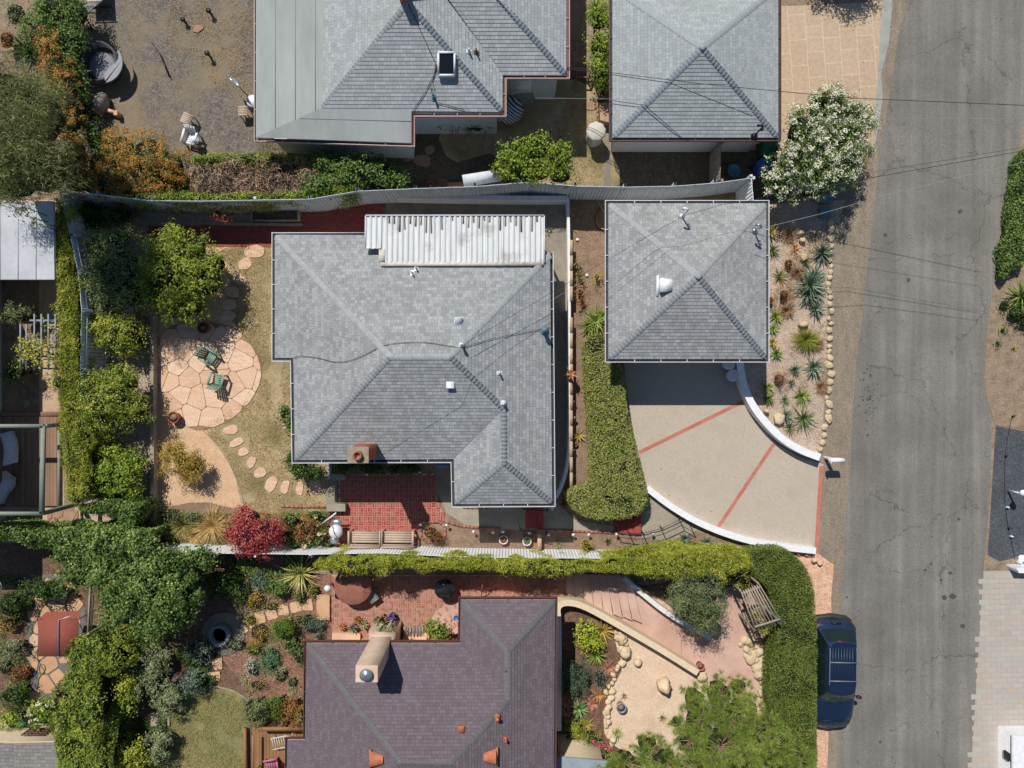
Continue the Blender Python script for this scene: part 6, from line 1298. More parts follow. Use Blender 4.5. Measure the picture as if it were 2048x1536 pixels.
# steps
def steps(name, label, quads_, mat, z0, dz):
    th = thing(name, label, 'steps', P(*quads_[0][0], 0))
    for k, q in enumerate(quads_):
        mb = MB(); z = z0 + dz * k; mb.prism([P(a, b, z)[:2] for a, b in q], 0, z); mb.build('step', mat, th)
    return th
steps('brick_steps', 'three deep red brick steps near the house corner', [[(1051 + 12 * k, 1016), (1063 + 12 * k, 1016), (1063 + 12 * k, 1057), (1051 + 12 * k, 1057)] for k in range(3)], m_brickd, .06, .05)
steps('brick_steps', 'four deep red brick steps coming out from under the clipped hedge', [[(1228 + 13.5 * k, 1030), (1241.5 + 13.5 * k, 1030), (1241.5 + 13.5 * k, 1068), (1228 + 13.5 * k, 1068)] for k in range(4)], m_brickd, .08, .06)
qs = []
for k in range(8): x = 1132 + k * 16; qs.append([(x, 1148), (x + 17, 1148 + k * .5), (x + 17 + k * 3.2, 1206 + (k + 1) * 5), (x + k * 3.0, 1203 + k * 5)])
steps('pink_steps', 'fan of pink concrete steps shaded by the long hedge', qs[::-1][::-1], m_pinkc, .03, .03)
qs = []
for k in range(5):
    a = (1288 + k * 15, 1212 + k * 12); b = (1262 + k * 20, 1256 + k * 12); c = (1282 + k * 20, 1268 + k * 12); d = (1303 + k * 15, 1224 + k * 12); qs.append([a, d, c, b])
steps('pink_steps', 'lower run of five pink concrete steps between curved walls', qs, m_pinkc, .05, .02)
bs = thing('step_fan', 'quarter round pink steps with inset bricks beside the brown house', 'steps', P(918, 1270, 0))
for k, (r, z) in enumerate(((64, .06), (46, .14), (28, .22))):
    c = P(919, 1268, z); mb = MB(); n = 14; pts = [(c[0], c[1])] + [(c[0] + M(r) * math.cos(t), c[1] + M(r) * math.sin(t)) for t in [math.pi / 2 + math.pi / 2 * i / n for i in range(n + 1)]]; mb.prism(pts, 0, z)
    so_ = mb.build('step', m_pinkc, bs)
    for i in range(5):
        t = math.pi / 2 + math.pi / 2 * (i + .5) / 5; q = M(r - 8); bb = MB(); bb.box(c[0] + q * math.cos(t), c[1] + q * math.sin(t), z - .01, .09, .2, .018, t - math.pi / 2, 0, False); bb.build('inset_brick', m_brick2, so_)

def cover_patch(name, px, mat, dens, L=.09, W=.04, th=.02, z=.08, nsc=.9, sd=0):
    p = PL(px); X, Y = scatter(p, int(abs(area2(p)) * dens)); nz = np.array([mnoise.noise(Vector((x * nsc, y * nsc, 8 + sd))) for x, y in zip(X, Y)]); k = nz > th; X, Y, nz = X[k], Y[k], nz[k]
    c = np.stack([X, Y, .03 + z * np.clip(nz * 5, 0, 2) * RNG.uniform(.3, 1.2, len(X))], 1); mb = MB(); mb.quads(leafquads(c, np.tile([0, 0, .8], (len(c), 1)) + RNG.normal(size=c.shape) * .5, L, W)); return tag(mb.build(name, mat), kind='stuff')
cover_patch('ground_cover', [(0, 1150), (70, 1150), (60, 1460), (0, 1460)], G_OLV, 900, sd=1)
cover_patch('ground_cover', [(420, 1120), (660, 1120), (640, 1190), (610, 1240), (610, 1440), (500, 1400), (470, 1340), (470, 1240)], G_SAGE, 500, .07, .03, .12, sd=2)
cover_patch('ground_cover', [(200, 1290), (470, 1290), (430, 1370), (340, 1380), (330, 1536), (200, 1536)], G_DARK, 800, .1, .05, -.1, .2, sd=3)
cover_patch('ground_cover', [(420, 1090), (640, 1110), (640, 1160), (420, 1200)], G_IVY, 700, .09, .05, .0, .15, sd=4)
cover_patch('ground_cover', [(306, 1024), (660, 1022), (660, 1092), (306, 1092)], G_GRS, 900, .09, .025, -.12, .12, sd=5)
cover_patch('leaf_litter', [(1140, 400), (1216, 410), (1216, 700), (1140, 700)], G_STRAW, 60, .05, .03, -.3, .01, sd=6)
cover_patch('ground_cover', [(1126, 1440), (1180, 1440), (1180, 1510), (1126, 1510)], G_YEL, 800, .1, .03, -.3, .2, sd=7)
# ---------------------------------------------------------------- parked car (rear towards the top of the picture)
def car():
    th = thing('parked_car', 'dark navy blue estate car with roof rack parked beside the ivy hedge', 'car', (13.72, -12.42, 0), R(-1.2))
    paint, t, b = newmat('navy car paint'); b.inputs['Base Color'].default_value = lin('#1e2d4a'); b.inputs['Metallic'].default_value = .3; b.inputs['Roughness'].default_value = .33; b.inputs['Coat Weight'].default_value = .6; b.inputs['Coat Roughness'].default_value = .08
    m_rail = flat('grey rail', '#6f7782', .4); trimm = flat('dark bumper plastic', '#2c2d31', .55); glass = flat('tinted car glass', '#14201f', .06, spec=.8); gl2 = flat('green tinted windscreen', '#2c4a42', .05, spec=.8, var=.5)
    # local: y forward is -Y (front towards picture bottom); s = metres from rear
    st = [(0, .60, .42, .72, .66), (.05, .76, .34, .80, .78), (.18, .87, .30, .95, .92), (.5, .92, .26, 1.02, .99), (1.2, .935, .25, 1.03, 1.0), (2.4, .935, .25, 1.02, .99), (3.3, .925, .25, 1.00, .97), (3.6, .915, .26, .99, .98), (4.2, .88, .28, .93, .95), (4.6, .80, .32, .83, .86), (4.78, .66, .38, .70, .74), (4.85, .5, .45, .6, .62)]
    def sec(s, w, zl, zb, zt): y = 2.42 - s; return [(-w * .9, y, zl), (-w, y, zl + .16), (-w * 1.0, y, (zl + zb) / 2 + .1), (-w * .97, y, zb - .05), (-w * .88, y, zb + .015), (-w * .5, y, zb + .05), (0, y, zb + .065), (w * .5, y, zb + .05), (w * .88, y, zb + .015), (w * .97, y, zb - .05), (w, y, (zl + zb) / 2 + .1), (w, y, zl + .16), (w * .9, y, zl)]
    mb = MB(); S_ = [sec(*x) for x in st]; n = 13
    mb.add([p for q in S_ for p in q], [[i * n + k, i * n + (k + 1) % n, (i + 1) * n + (k + 1) % n, (i + 1) * n + k] for i in range(len(S_) - 1) for k in range(n)] + [list(range(n))[::-1], [(len(S_) - 1) * n + k for k in range(n)]])
    mb.build('body', paint, th, False, True)
    # greenhouse: belt ring and roof ring
    belt = [(-.84, 2.2), (-.87, 1.2), (-.87, -.4), (-.80, -.98), (-.4, -1.12), (0, -1.16), (.4, -1.12), (.80, -.98), (.87, -.4), (.87, 1.2), (.84, 2.2), (.4, 2.28), (0, 2.3), (-.4, 2.28)]
    roofr = [(-.60, 1.62), (-.65, 1.0), (-.65, .1), (-.58, -.42), (-.3, -.50), (0, -.53), (.3, -.50), (.58, -.42), (.65, .1), (.65, 1.0), (.60, 1.62), (.3, 1.68), (0, 1.7), (-.3, 1.68)]
    Bz, Tz = 1.03, 1.62; N = 14; bz = [(x, y, Bz) for x, y in belt]; tz = [(x, y, Tz if abs(x) < .5 else Tz - .04) for x, y in roofr]
    def face(i, a=0.06, c=.1, off=0): # inset quad between i and i+1
        j = (i + 1) % N; p0, p1, q0, q1 = Vector(bz[i]), Vector(bz[j]), Vector(tz[i]), Vector(tz[j]); return p0, p1, q1, q0
    sh = MB()
    for i in range(N): sh.poly(face(i))
    sh.poly(tz[::-1]); sh.build('cabin', paint, th, False)
    def glaz(name, idx, mat, a=(.06, .06), lo=.04, hi=.12):
        m = MB(); i0, i1 = idx[0], (idx[-1] + 1) % N; pts_b = [Vector(bz[k % N]) for k in idx] + [Vector(bz[i1])]; pts_t = [Vector(tz[k % N]) for k in idx] + [Vector(tz[i1])]
        nb = [b_.lerp(t_, lo) for b_, t_ in zip(pts_b, pts_t)]; ntp = [b_.lerp(t_, 1 - hi) for b_, t_ in zip(pts_b, pts_t)]
        for L_ in (nb, ntp):
            L_[0] = L_[0].lerp(L_[1], a[0]); L_[-1] = L_[-1].lerp(L_[-2], a[1])
        o = Vector((sum(p.x for p in nb) / len(nb), sum(p.y for p in nb) / len(nb), .6)).normalized() * .012 if True else 0
        for k in range(len(nb) - 1): m.poly([nb[k] + o, nb[k + 1] + o, ntp[k + 1] + o, ntp[k] + o])
        return m.build(name, mat, th, False, True)
    glaz('windscreen', [3, 4, 5, 6], gl2, (.12, .12), .03, .06); glaz('rear_window', [10, 11, 12, 13], glass, (.15, .15), .22, .12)
    for i in (0, 1, 2): glaz('side_window', [i], glass, (.06, .06))
    for i in (7, 8, 9): glaz('side_window', [i], glass, (.06, .06))
    m = MB(); m.prism(offset(roofr, -.05), Tz - .02, Tz + .03); ro = m.build('roof', paint, th, False)
    m = MB()
    for x in [-.42 + .12 * k for k in range(8)]: m.bar((x, 1.5, Tz + .032), (x, .15, Tz + .032), .03, .012)
    m.build('roof_rib', flat('roof rib', '#2a3648', .4), ro, False)
    for sx in (-1, 1): m = MB(); m.tube([(sx * .57, 1.5, Tz + .03), (sx * .57, 1.42, Tz + .09), (sx * .57, -.05, Tz + .09), (sx * .57, -.12, Tz + .03)], .02, 6); m.build('roof_rail', m_rail, th, False)
    for y in (.9, .1): m = MB(); m.bar((-.57, y, Tz + .105), (.57, y, Tz + .105), .05, .02); m.build('crossbar', m_rail, th, False)
    for sx in (-1, 1):
        for y in (1.5, -1.45):
            m = MB(); ring = []
            m.tube([(sx * .86 - sx * .1, y, .33), (sx * .86 + sx * .08, y, .33)], .33, 20); w_ = m.build('wheel', m_rubber, th, False)
            m = MB(); m.tube([(sx * .945, y, .33), (sx * .95, y, .33)], .21, 14); m.build('rim', m_steel, w_, False)
        m = MB(); m.lathe([(.0, 0), (.1, .02), (.13, .09), (.1, .16), (0, .18)], (sx * 1.02, -.86, .98), 10, 0, 1, .6); m.bar((sx * .84, -.8, 1.05), (sx * 1.0, -.85, 1.05), .05, .04); m.build('wing_mirror', m_black, th, False)
        m = MB(); m.add([(sx * .80, 2.36, .62), (sx * .87, 2.12, .66), (sx * .86, 2.05, .98), (sx * .72, 2.2, 1.05), (sx * .62, 2.36, .86)], [[0, 1, 2, 3, 4] if sx > 0 else [4, 3, 2, 1, 0]]); m.tube([(sx * .78, 2.34, .72), (sx * .86, 2.12, .88), (sx * .80, 2.1, 1.04)], .05, 8); m.build('tail_light', flat('red lamp lens', '#b01220', .15), th, False)
        m = MB(); m.tube([(sx * .45, -2.3, .66), (sx * .7, -2.14, .68), (sx * .8, -1.98, .7)], .07, 8); m.build('headlight', m_steel, th, False)
        m = MB(); m.bar((sx * .3, -1.16, 1.06), (sx * .02, -1.05, 1.12), .02, .015); m.build('wiper', m_black, th, False)
    m = MB(); m.tube([(-.82, 2.25, .55), (-.6, 2.42, .55), (0, 2.5, .55), (.6, 2.42, .55), (.82, 2.25, .55)], .13, 10); m.build('rear_bumper', trimm, th, False, True)
    m = MB(); m.tube([(-.78, -2.1, .5), (-.55, -2.33, .5), (0, -2.43, .5), (.55, -2.33, .5), (.78, -2.1, .5)], .13, 10); m.build('front_bumper', paint, th, False, True)
    m = MB(); m.bar((-.3, 1.76, 1.58), (.3, 1.76, 1.58), .04, .03); m.build('brake_light', flat('red brake light strip', '#7a2028', .3), th, False)
    m = MB(); m.bar((-.72, -1.98, .965), (.72, -1.98, .965), .02, .02); m.bar((-.2, 2.34, 1.02), (.2, 2.34, 1.02), .05, .05); m.build('trim_line', m_black, th, False)
    th.scale = (.98, .965, 1); return th
car()

# ---------------------------------------------------------------- overhead cables (real heights above the ground)
def wire(label, pts, r=.014, mat=m_rope, sag=.25, group='overhead cables'):
    A = [Vector(P(*p)) for p in pts]; out = []
    for a, b in zip(A[:-1], A[1:]):
        n = 14
        for k in range(n): t = k / n; q = a.lerp(b, t); q.z -= sag * 4 * t * (1 - t); out.append(q)
    out.append(A[-1]); mb = MB(); mb.tube(out, r * .62, 5); tag(mb.build('cable', mat), label, 'cable', group)
wire('dark overhead cable crossing both upper roofs towards the street', [(1133, 134, 3.0), (1405, 168, 5.0), (1700, 196, 5.6), (2100, 213, 6.6)], .018, sag=0)
wire('pale overhead cable crossing the upper garage roof level with the covered barbecue', [(1070, 196, 3.2), (1310, 199, 4.8), (1640, 240, 5.6), (2100, 236, 6.8)], .011, m_cable2, 0)
wire('twisted service cable from the upper house gutter to the black mast', [(1133, 138, 3.0), (1200, 146, 3.6), (1340, 166, 4.5), (1504, 232, 4.4)], .022, sag=0)
wire('upper of two dark cables crossing the street past the oleander', [(1600, 372, 4.6), (1740, 345, 5.0), (2100, 286, 7.0)], .010, sag=0)
wire('lower of two dark cables crossing the street past the oleander', [(1592, 384, 4.5), (1740, 356, 5.0), (2100, 292, 7.0)], .017, sag=0)
wire('white stranded cable running from the garage mast over the street', [(1510, 460, 3.9), (1640, 428, 4.4), (1780, 388, 5.0), (2100, 312, 7.0)], .016, m_cable2, 0)
wire('cable between the two masts of the middle garage', [(1366, 432, 4.6), (1440, 410, 4.4), (1508, 400, 4.2), (1600, 372, 4.5)], .011, sag=0)
wire('upper of two cables from the middle garage down to the main house roof', [(1366, 432, 4.6), (1300, 470, 4.0), (1120, 575, 3.7), (925, 690, 5.0)], .012, sag=0)
wire('lower pale cable from the middle garage over the main house roof to the flue vent', [(1366, 436, 4.5), (1220, 530, 4.0), (1104, 600, 3.8), (1000, 668, 4.6), (901, 775, 4.9), (730, 885, 4.0)], .009, m_cable2, 0)

# ---------------------------------------------------------------- furniture and small things
def at(px, py, z=0): return P(px, py, z)
def place(name, label, cat, px, py, rz=0, z=0, group=None): return thing(name, label, cat, P(px, py, z), rz, group)
# adirondack style chairs on the patio
def arm_chair(label, px, py, rz, mat, group=None, name='garden_chair'):
    th = place(name, label, 'chair', px, py, rz, .03, group)
    m = MB()
    for i in range(5): m.bar((-.25, -.25 + .11 * i, .36 - .02 * i), (.25, -.25 + .11 * i, .36 - .02 * i), .095, .02)
    m.build('seat', mat, th, False); m = MB()
    for i in range(5): x = -.22 + .11 * i; m.bar((x, .22, .28), (x * 1.12, .5, .92 - abs(i - 2) * .04), .095, .02, up=(0, 1, 0))
    m.bar((-.26, .42, .72), (.26, .42, .72), .05, .03); m.build('backrest', mat, th, False)
    for s in (-1, 1):
        m = MB(); m.bar((s * .33, -.34, .56), (s * .33, .36, .56), .11, .022); m.build('armrest', mat, th, False)
        for y in (-.3, .3): m = MB(); m.box(s * .3, y, 0, .06, .08, .55); m.build('leg', mat, th, False)
    th.scale = (.86, .86, .86); return th
arm_chair('sage green slatted garden chair on the patio, upper one facing south east', 425, 714, R(55), m_green, 'green garden chairs')
arm_chair('sage green slatted garden chair on the patio, lower one facing the house', 441, 760, R(165), m_green, 'green garden chairs')
def pot(label, px, py, r=13, h=.35, mat=m_pot, soil=m_soil, z=0, name='flower_pot', group=None):
    c = P(px, py, z + h); th = thing(name, label, 'pot', (c[0], c[1], z), group=group); R_ = M(r, h); m = MB()
    m.lathe([(R_ * .7, 0), (R_ * .92, h * .85), (R_ * 1.0, h * .88), (R_ * 1.0, h), (R_ * .84, h), (R_ * .8, h * .8)], (0, 0, 0), 24); m.build('bowl', mat, th, False, True)
    m = MB(); m.lathe([(R_ * .8, h * .82), (0, h * .84)], (0, 0, 0), 16); m.build('soil', soil, th, False); return th
pot('clay pot in the fruit tree shade at the top of the patio', 405, 655, 12, .4); pot('clay pot with bright rim at the lower left edge of the patio', 346, 835, 12, .4)
pot('white round pot in the front bed, west one', 1007, 1080, 9, .3, m_white); pot('white round pot in the front bed, east one', 1054, 1083, 9, .3, m_white)
pot('clay pot with orange leaves on the low wall', 1142, 749, 9, .3, m_pot, m_soil, .6); pot('fallen clay pot under the yellow spiky plant', 1150, 888, 6, .2)
rosette('potted_plant', 'orange brown leaves in the clay pot on the low wall', 'plant', 1142, 747, 14, G_AGO, 10, .05, z=.9); rosette('potted_plant', 'yellow spiky plant on the bare strip by the low wall', 'plant', 1156, 872, 16, G_AGY, 16, .05)
rosette('potted_plant', 'reddish leaves in the western white pot', 'plant', 1007, 1079, 8, G_RUST, 14, .03, z=.28); rosette('potted_plant', 'green leaves in the eastern white pot', 'plant', 1054, 1082, 7, G_IVY, 14, .03, z=.28)
pot('blue glazed pot on the pale sand', 1243, 1417, 10, .4, flat('blue white glaze', '#8d9cb4', .2, var=.5)); pot('small clay pot at the foot of the curved cream wall', 1402, 1334, 8, .35, m_terra)
# path lights
pl0 = None
for k, (x, y, lb) in enumerate([(693, 942, 'round white path light in the eave bed, west'), (733, 948, 'round white path light in the eave bed, middle'), (839, 944, 'round white path light in the eave bed, east'), (841, 1049, 'white path light at the upper left of the bronze shrub'), (893, 1051, 'white path light at the upper right of the bronze shrub'), (947, 1064, 'white path light in the bare bed west of the white pots'), (986, 1064, 'white path light just left of the white pots'), (1006, 1063, 'white path light above the west white pot'), (968, 1013, 'white path light under the south eave of the wing'), (1059, 1065, 'white path light above the east white pot'), (1097, 1069, 'white path light right of the concrete block'), (1147, 1070, 'white path light left of the small yellow shrub'), (1178, 1070, 'white path light right of the small yellow shrub'), (1234, 1069, 'white path light by the lower brick steps'), (1306, 1068, 'white path light under the black railing'), (1105, 1016, 'white path light at the south east house corner'), (1145, 430, 'grey path light on the bare strip, first from the north'), (1143, 494, 'grey path light on the bare strip, second from the north'), (1143, 544, 'grey path light on the bare strip, third from the north'), (1145, 598, 'grey path light on the bare strip, fourth from the north'), (1141, 670, 'grey path light on the bare strip, fifth from the north'), (1147, 804, 'grey path light on the bare strip, sixth from the north'), (1149, 836, 'grey path light on the bare strip, seventh from the north'), (1147, 901, 'grey path light on the bare strip, eighth from the north'), (1146, 953, 'grey path light on the bare strip, southernmost')]):
    c = P(x, y, .42); L_ = (c[0], c[1], .02)
    if pl0 is None or k == 16:
        mt_ = m_white if k == 0 else m_grey; th = thing('path_light', lb, 'path light', L_, group='path lights'); m = MB(); m.tube([(0, 0, 0), (0, 0, .36)], .012, 6); m.build('stem', m_black, th, False)
        m = MB(); m.lathe([(.07, .36), (.075, .38), (.03, .42), (.028, .44), (0, .44)], (0, 0, 0), 16); m.build('lamp_shade', mt_, th, False); pl0 = th
    else: dup(pl0, L_, label=lb)
# benches
for k, (x, lb) in enumerate([(735, 'west one of two pale wooden benches by the white fence'), (799, 'east one of two pale wooden benches by the white fence')]):
    th = place('bench', lb, 'bench', x, 1070, R(-1), .03, 'wooden benches'); m = MB()
    for i in range(5): m.bar((-.66, -.2 + .1 * i, .44), (.66, -.2 + .1 * i, .44), .088, .025)
    m.build('seat', m_woodp, th, False); m = MB()
    for i in range(3): m.bar((-.66, -.3 - .03 * i, .56 + .13 * i), (.66, -.3 - .03 * i, .56 + .13 * i), .03, .11)
    m.build('backrest', m_woodp, th, False)
    for s in (-1, 1):
        m = MB(); m.bar((s * .68, -.34, .64), (s * .68, .3, .64), .08, .04); m.build('armrest', m_woodp, th, False)
        for y in (-.3, .24): m = MB(); m.box(s * .66, y, 0, .07, .07, .62); m.build('leg', m_woodp, th, False)
# kettle barbecue with lid and side shelf
th = place('kettle_barbecue', 'white grey kettle barbecue standing at the patio edge', 'barbecue', 680, 1056, 0, .03); m = MB()
for a in (0, 2.1, 4.2): m.tube([(.12 * math.cos(a), .12 * math.sin(a), .5), (.3 * math.cos(a), .3 * math.sin(a), 0)], .015, 6)
m.build('leg', m_black, th, False); m = MB(); m.lathe([(0, .42), (.2, .46), (.29, .62), (.3, .72), (.26, .84), (.12, .92), (0, .94)], (0, 0, 0), 24); m.build('kettle', m_zinc, th, False, True)
m = MB(); m.lathe([(.2, .70), (.2, .73), (0, .73)], (.02, .38, 0), 16, 0, 1.2, .7); m.lathe([(.17, .66), (.17, .69), (0, .69)], (-.1, -.38, 0), 16); m.build('side_shelf', m_steel, th, False); m = MB(); m.tube([(-.1, .28, .9), (0, .0, 1.0), (.12, -.26, .9)], .012, 6); m.build('handle', m_black, th, False)
m = MB(); m.tube([P(638, 1052, .2), P(672, 1026, 1.1)], .035, 8); tag(m.build('pole', m_cloth), 'white folded pole leaning beside the kettle barbecue', 'pole')
# patio plinths and paths
mb = MB(); mb.prism([P(651, 926, .04)[:2], P(664, 926, .04)[:2], P(666, 956, .04)[:2], P(674, 960, .04)[:2], P(674, 1016, .04)[:2], P(666, 1065, .04)[:2], P(654, 1066, .04)[:2]], 0, .035); tag(mb.build('stone_path', m_concd), kind='structure')
for x0, y0, x1, y1, lb in [(652, 948, 689, 960, 'upper tan stone plinth at the brick patio entrance'), (652, 1008, 690, 1023, 'lower tan stone plinth at the brick patio entrance')]:
    mb = MB(); mb.prism([P(x0, y0, .45)[:2], P(x1, y0, .45)[:2], P(x1, y1, .45)[:2], P(x0, y1, .45)[:2]], 0, .42); tag(mb.build('stone_plinth', m_conc), lb, 'plinth')
curb('stone_wall', 'low tan wall beside the foundation planting', [(657, 924), (657, 950)], .26, .4, m_conc, smooth=0)
mb = MB(); mb.bar(P(1079, 1060, .3), P(1079, 1098, .3), .18, .3); tag(mb.build('concrete_block', m_peachpl), 'narrow tan concrete block across the front bed', 'block')
# brick edging
def edging(label, pts, wd=.1, mat=m_brick2, h=.07):
    c = chaikin([P(a, b, h)[:2] for a, b in pts], 1, False); mb = MB()
    for a, b in zip(c[:-1], c[1:]):
        a, b = Vector((*a, h / 2)), Vector((*b, h / 2)); L = (b - a).length; n = max(1, round(L / .2)); d = (b - a) / n
        for i in range(n): mb.bar(a + d * i + d * .03, a + d * (i + 1) - d * .03, wd, h)
    tag(mb.build('brick_edging', mat), label, 'edging')
edging('brick edging around the square bed with the bronze shrub', [(842, 1044), (890, 1044), (890, 1085), (842, 1085), (842, 1044)]); edging('curved brick edging of the grey front walk', [(884, 1040), (905, 1048), (932, 1054), (1000, 1058)])
edging('red brick edging between front walk and planting bed', [(1076, 1060), (1140, 1062), (1228, 1066)]); edging('brick edging under the south eave of the wing', [(925, 1015), (975, 1016)]); edging('brick edging between lawn and planting bed', [(560, 1012), (600, 1014), (652, 1014)])
# small blue glazed entry canopy
mb = MB(); mb.prism([P(872, 919, 2.6)[:2], P(908, 919, 2.6)[:2], P(908, 931, 2.6)[:2], P(872, 931, 2.6)[:2]], 2.5, 2.55, bottom=True); mb.bar(P(872, 932, 2.6), P(908, 932, 2.6), .08, .12); mb.build('entry_canopy', flat('pale blue canopy sheet', '#7d93b8', .4), house)
mb = MB(); mb.prism([P(870, 932, .02)[:2], P(908, 932, .02)[:2], P(908, 992, .02)[:2], P(870, 992, .02)[:2]], 0, .04); tag(mb.build('entry_slab', m_concd), kind='structure')
# black railings
def rail(label, pts, h=.9, name='railing'):
    A = [Vector(P(a, b, h)) for a, b in pts]; th = thing(name, label, 'railing', (A[0].x, A[0].y, 0)); m = MB(); m.tube(A, .022, 6); lo = [p - Vector((0, 0, .35)) for p in A]; m.tube(lo, .012, 5); m.build('handrail', m_black, th)
    for p in A[::1]: m = MB(); m.tube([(p.x, p.y, 0), tuple(p)], .02, 6); m.build('post', m_black, th)
rail('black curved railing between the front walk and the agave bed', [(1236, 1066), (1262, 1070), (1290, 1070), (1328, 1060), (1366, 1042), (1389, 1056)])
rail('short black handrail north of the three brick steps', [(1044, 1018), (1096, 1022)]); rail('short black handrail south of the three brick steps', [(1040, 1060), (1094, 1070)])
# round stools / urns on the driveway by the garage
for x, y, lb in [(1458, 728, 'shaded pale round urn against the curved wall by the garage'), (1466, 751, 'bright white round urn against the curved wall by the garage')]:
    c = P(x, y, .5); th = thing('urn', lb, 'urn', (c[0], c[1], .02)); m = MB(); m.lathe([(.14, 0), (.2, .1), (.24, .35), (.26, .45), (.26, .5), (.18, .5), (.17, .42), (0, .42)], (0, 0, 0), 20); m.build('bowl', m_white, th, False, True); m = MB(); m.tube([(.2 * math.cos(a), .2 * math.sin(a), .52) for a in [i * .52 for i in range(12)]], .015, 5, closed=True); m.build('rim', m_zinc, th, False)
# mailbox by the street
th = place('mailbox', 'white mailbox on a post at the end of the curved white wall', 'mailbox', 1650, 915); m = MB(); m.box(0, 0, 0, .12, .12, 1.0); m.build('post', m_white, th, False)
m = MB(); m.tube([(-.28, 0, 1.12), (.28, 0, 1.12)], .1, 14); m.box(0, 0, .98, .56, .2, .13); m.build('box', m_white, th, False); m = MB(); m.box(-.3, -.02, 1.0, .03, .2, .22); m.build('door', m_white, th, False)
for x, y, s, lb in [(1654, 396, .55, 'teal utility box lid under the oleander'), (1652, 425, .5, 'pale grey utility box lid between oleander and stones')]:
    c = P(x, y, .2); th = thing('utility_box', lb, 'utility box', (c[0], c[1], 0), R(4)); m = MB(); m.box(0, 0, 0, s, s * .8, .16); m.build('body', m_concd, th, False); m = MB(); m.box(0, 0, .16, s * .96, s * .76, .03); m.build('lid', m_uteal, th, False)
# right verge: bollard lamp, cable lights, white stones
th = place('bollard_lamp', 'white bollard lamp on the dark asphalt driveway', 'lamp', 2015, 981, 0, .02); m = MB(); m.tube([(0, 0, 0), (0, 0, 1.0)], .045, 10); m.build('post', m_white, th, False); m = MB(); m.lathe([(.07, .98), (.13, 1.02), (.14, 1.12), (.06, 1.2), (0, 1.21)], (-.12, .06, 0), 12); m.build('lamp_head', m_white, th, False)
for lb, pts in [('thin black light string lying over the dark asphalt', [(2024, 832, .03), (2016, 870, .03), (2010, 912, .03), (2009, 960, .03), (2010, 1012, .03), (2016, 1055, .03), (2024, 1090, .03), (2030, 1118, .03)])]: oncable('light_string', [P(*p) for p in pts], lb, .012)
for x, y, lb in [(2010, 912, 'small black light on the string, upper'), (2016, 1056, 'small black light on the string, lower'), (2024, 832, 'small dark spike light at the top end of the string')]:
    m = MB(); c = P(x, y, .02); m.lathe([(.03, 0), (.05, .06), (.03, .12), (0, .13)], c, 8); m.tube([(c[0], c[1], c[2] + .08), (c[0] + .1, c[1] + .06, c[2] + .1)], .015, 6); tag(m.build('spike_light', m_black), lb, 'light')
for x, y, a, b, lb in [(2044, 1116, 12, 8, 'white painted rock at the right edge above the paver driveway'), (2036, 1122, 6, 5, 'small white rock beside the bigger white rock'), (2012, 1014, 3, 2, 'tiny white pebble by the light string, upper'), (2020, 1072, 3, 2, 'tiny white pebble by the light string, lower')]: rock(x, y, a, b, .12, m_white, lb)
mb = MB(); mb.prism([P(2033, 1136, .6)[:2], P(2100, 1134, .6)[:2], P(2100, 1148, .6)[:2], P(2038, 1146, .6)[:2]], 0, .6); tag(mb.build('white_pillar', m_white), 'low white pillar at the right edge of the paver driveway', 'pillar')
# ----- upper yards
th = place('hammock', 'striped pale hammock on a stand at the top edge', 'hammock', 200, -40, R(2)); m = MB()
nx, ny = 12, 24
vs = [(-.44 + .88 * i / nx, -1.35 + 2.7 * j / ny, .75 - .28 * math.cos((j / ny - .5) * 2.4) * (1 - .5 * (2 * i / nx - 1) ** 2)) for j in range(ny + 1) for i in range(nx + 1)]
m.add(vs, [[j * (nx + 1) + i, j * (nx + 1) + i + 1, (j + 1) * (nx + 1) + i + 1, (j + 1) * (nx + 1) + i] for j in range(ny) for i in range(nx)]); 
st_m, t_, b_ = newmat('striped canvas'); wv = node(t_, 'ShaderNodeTexWave', Scale=3.0); wv.bands_direction = 'X'; tc = t_.nodes.new('ShaderNodeTexCoord'); t_.links.new(tc.outputs['Object'], wv.inputs['Vector']); rr_ = ramp(t_, ['#8f8a80', '#b9b3a8', '#c6c1b6']); t_.links.new(wv.outputs['Fac'], rr_.inputs[0]); t_.links.new(rr_.outputs[0], b_.inputs['Base Color']); b_.inputs['Roughness'].default_value = .9
m.build('bed', st_m, th, False); m = MB()
for i in range(13): x = -.44 + .88 * i / 12; m.tube([(x, -1.35, .72), (-.02, -1.95, .95)], .008, 4)
m.build('rope', m_cloth, th, False); m = MB(); m.bar((-.5, -1.36, .73), (.5, -1.36, .73), .04, .04); m.build('spreader_bar', m_wood, th, False); m = MB(); m.tube([(0, -2.0, 1.0), (0, -1.5, .1), (0, 1.5, .1), (0, 2.0, 1.0)], .03, 8); m.bar((-.5, -1.2, .05), (.5, -1.2, .05), .05, .05); m.build('stand', m_black, th, False)
th = place('daybed', 'round grey wicker daybed with half moon cushion in the bare yard', 'daybed', 222, 140, R(-20)); m = MB()
m.lathe([(.75, 0), (.84, .3), (.86, .72), (.80, .72), (.76, .34), (0, .32)], (-.2, 0, 0), 40, 0, .95, 1); m.build('basket', m_greyw, th, False, True)
m = MB(); pts = [(.86 * math.cos(a) * .95 + .12, .86 * math.sin(a)) for a in [R(-68 + 8 * i) for i in range(18)]] + [(.50 + .16 * math.sin(R(i * 45)), .75 - .19 * i) for i in range(9)]; m.prism(pts, .70, .76, bottom=True); m.build('lid', flat('light grey plastic lid', '#8a8c95', .6), th, False)
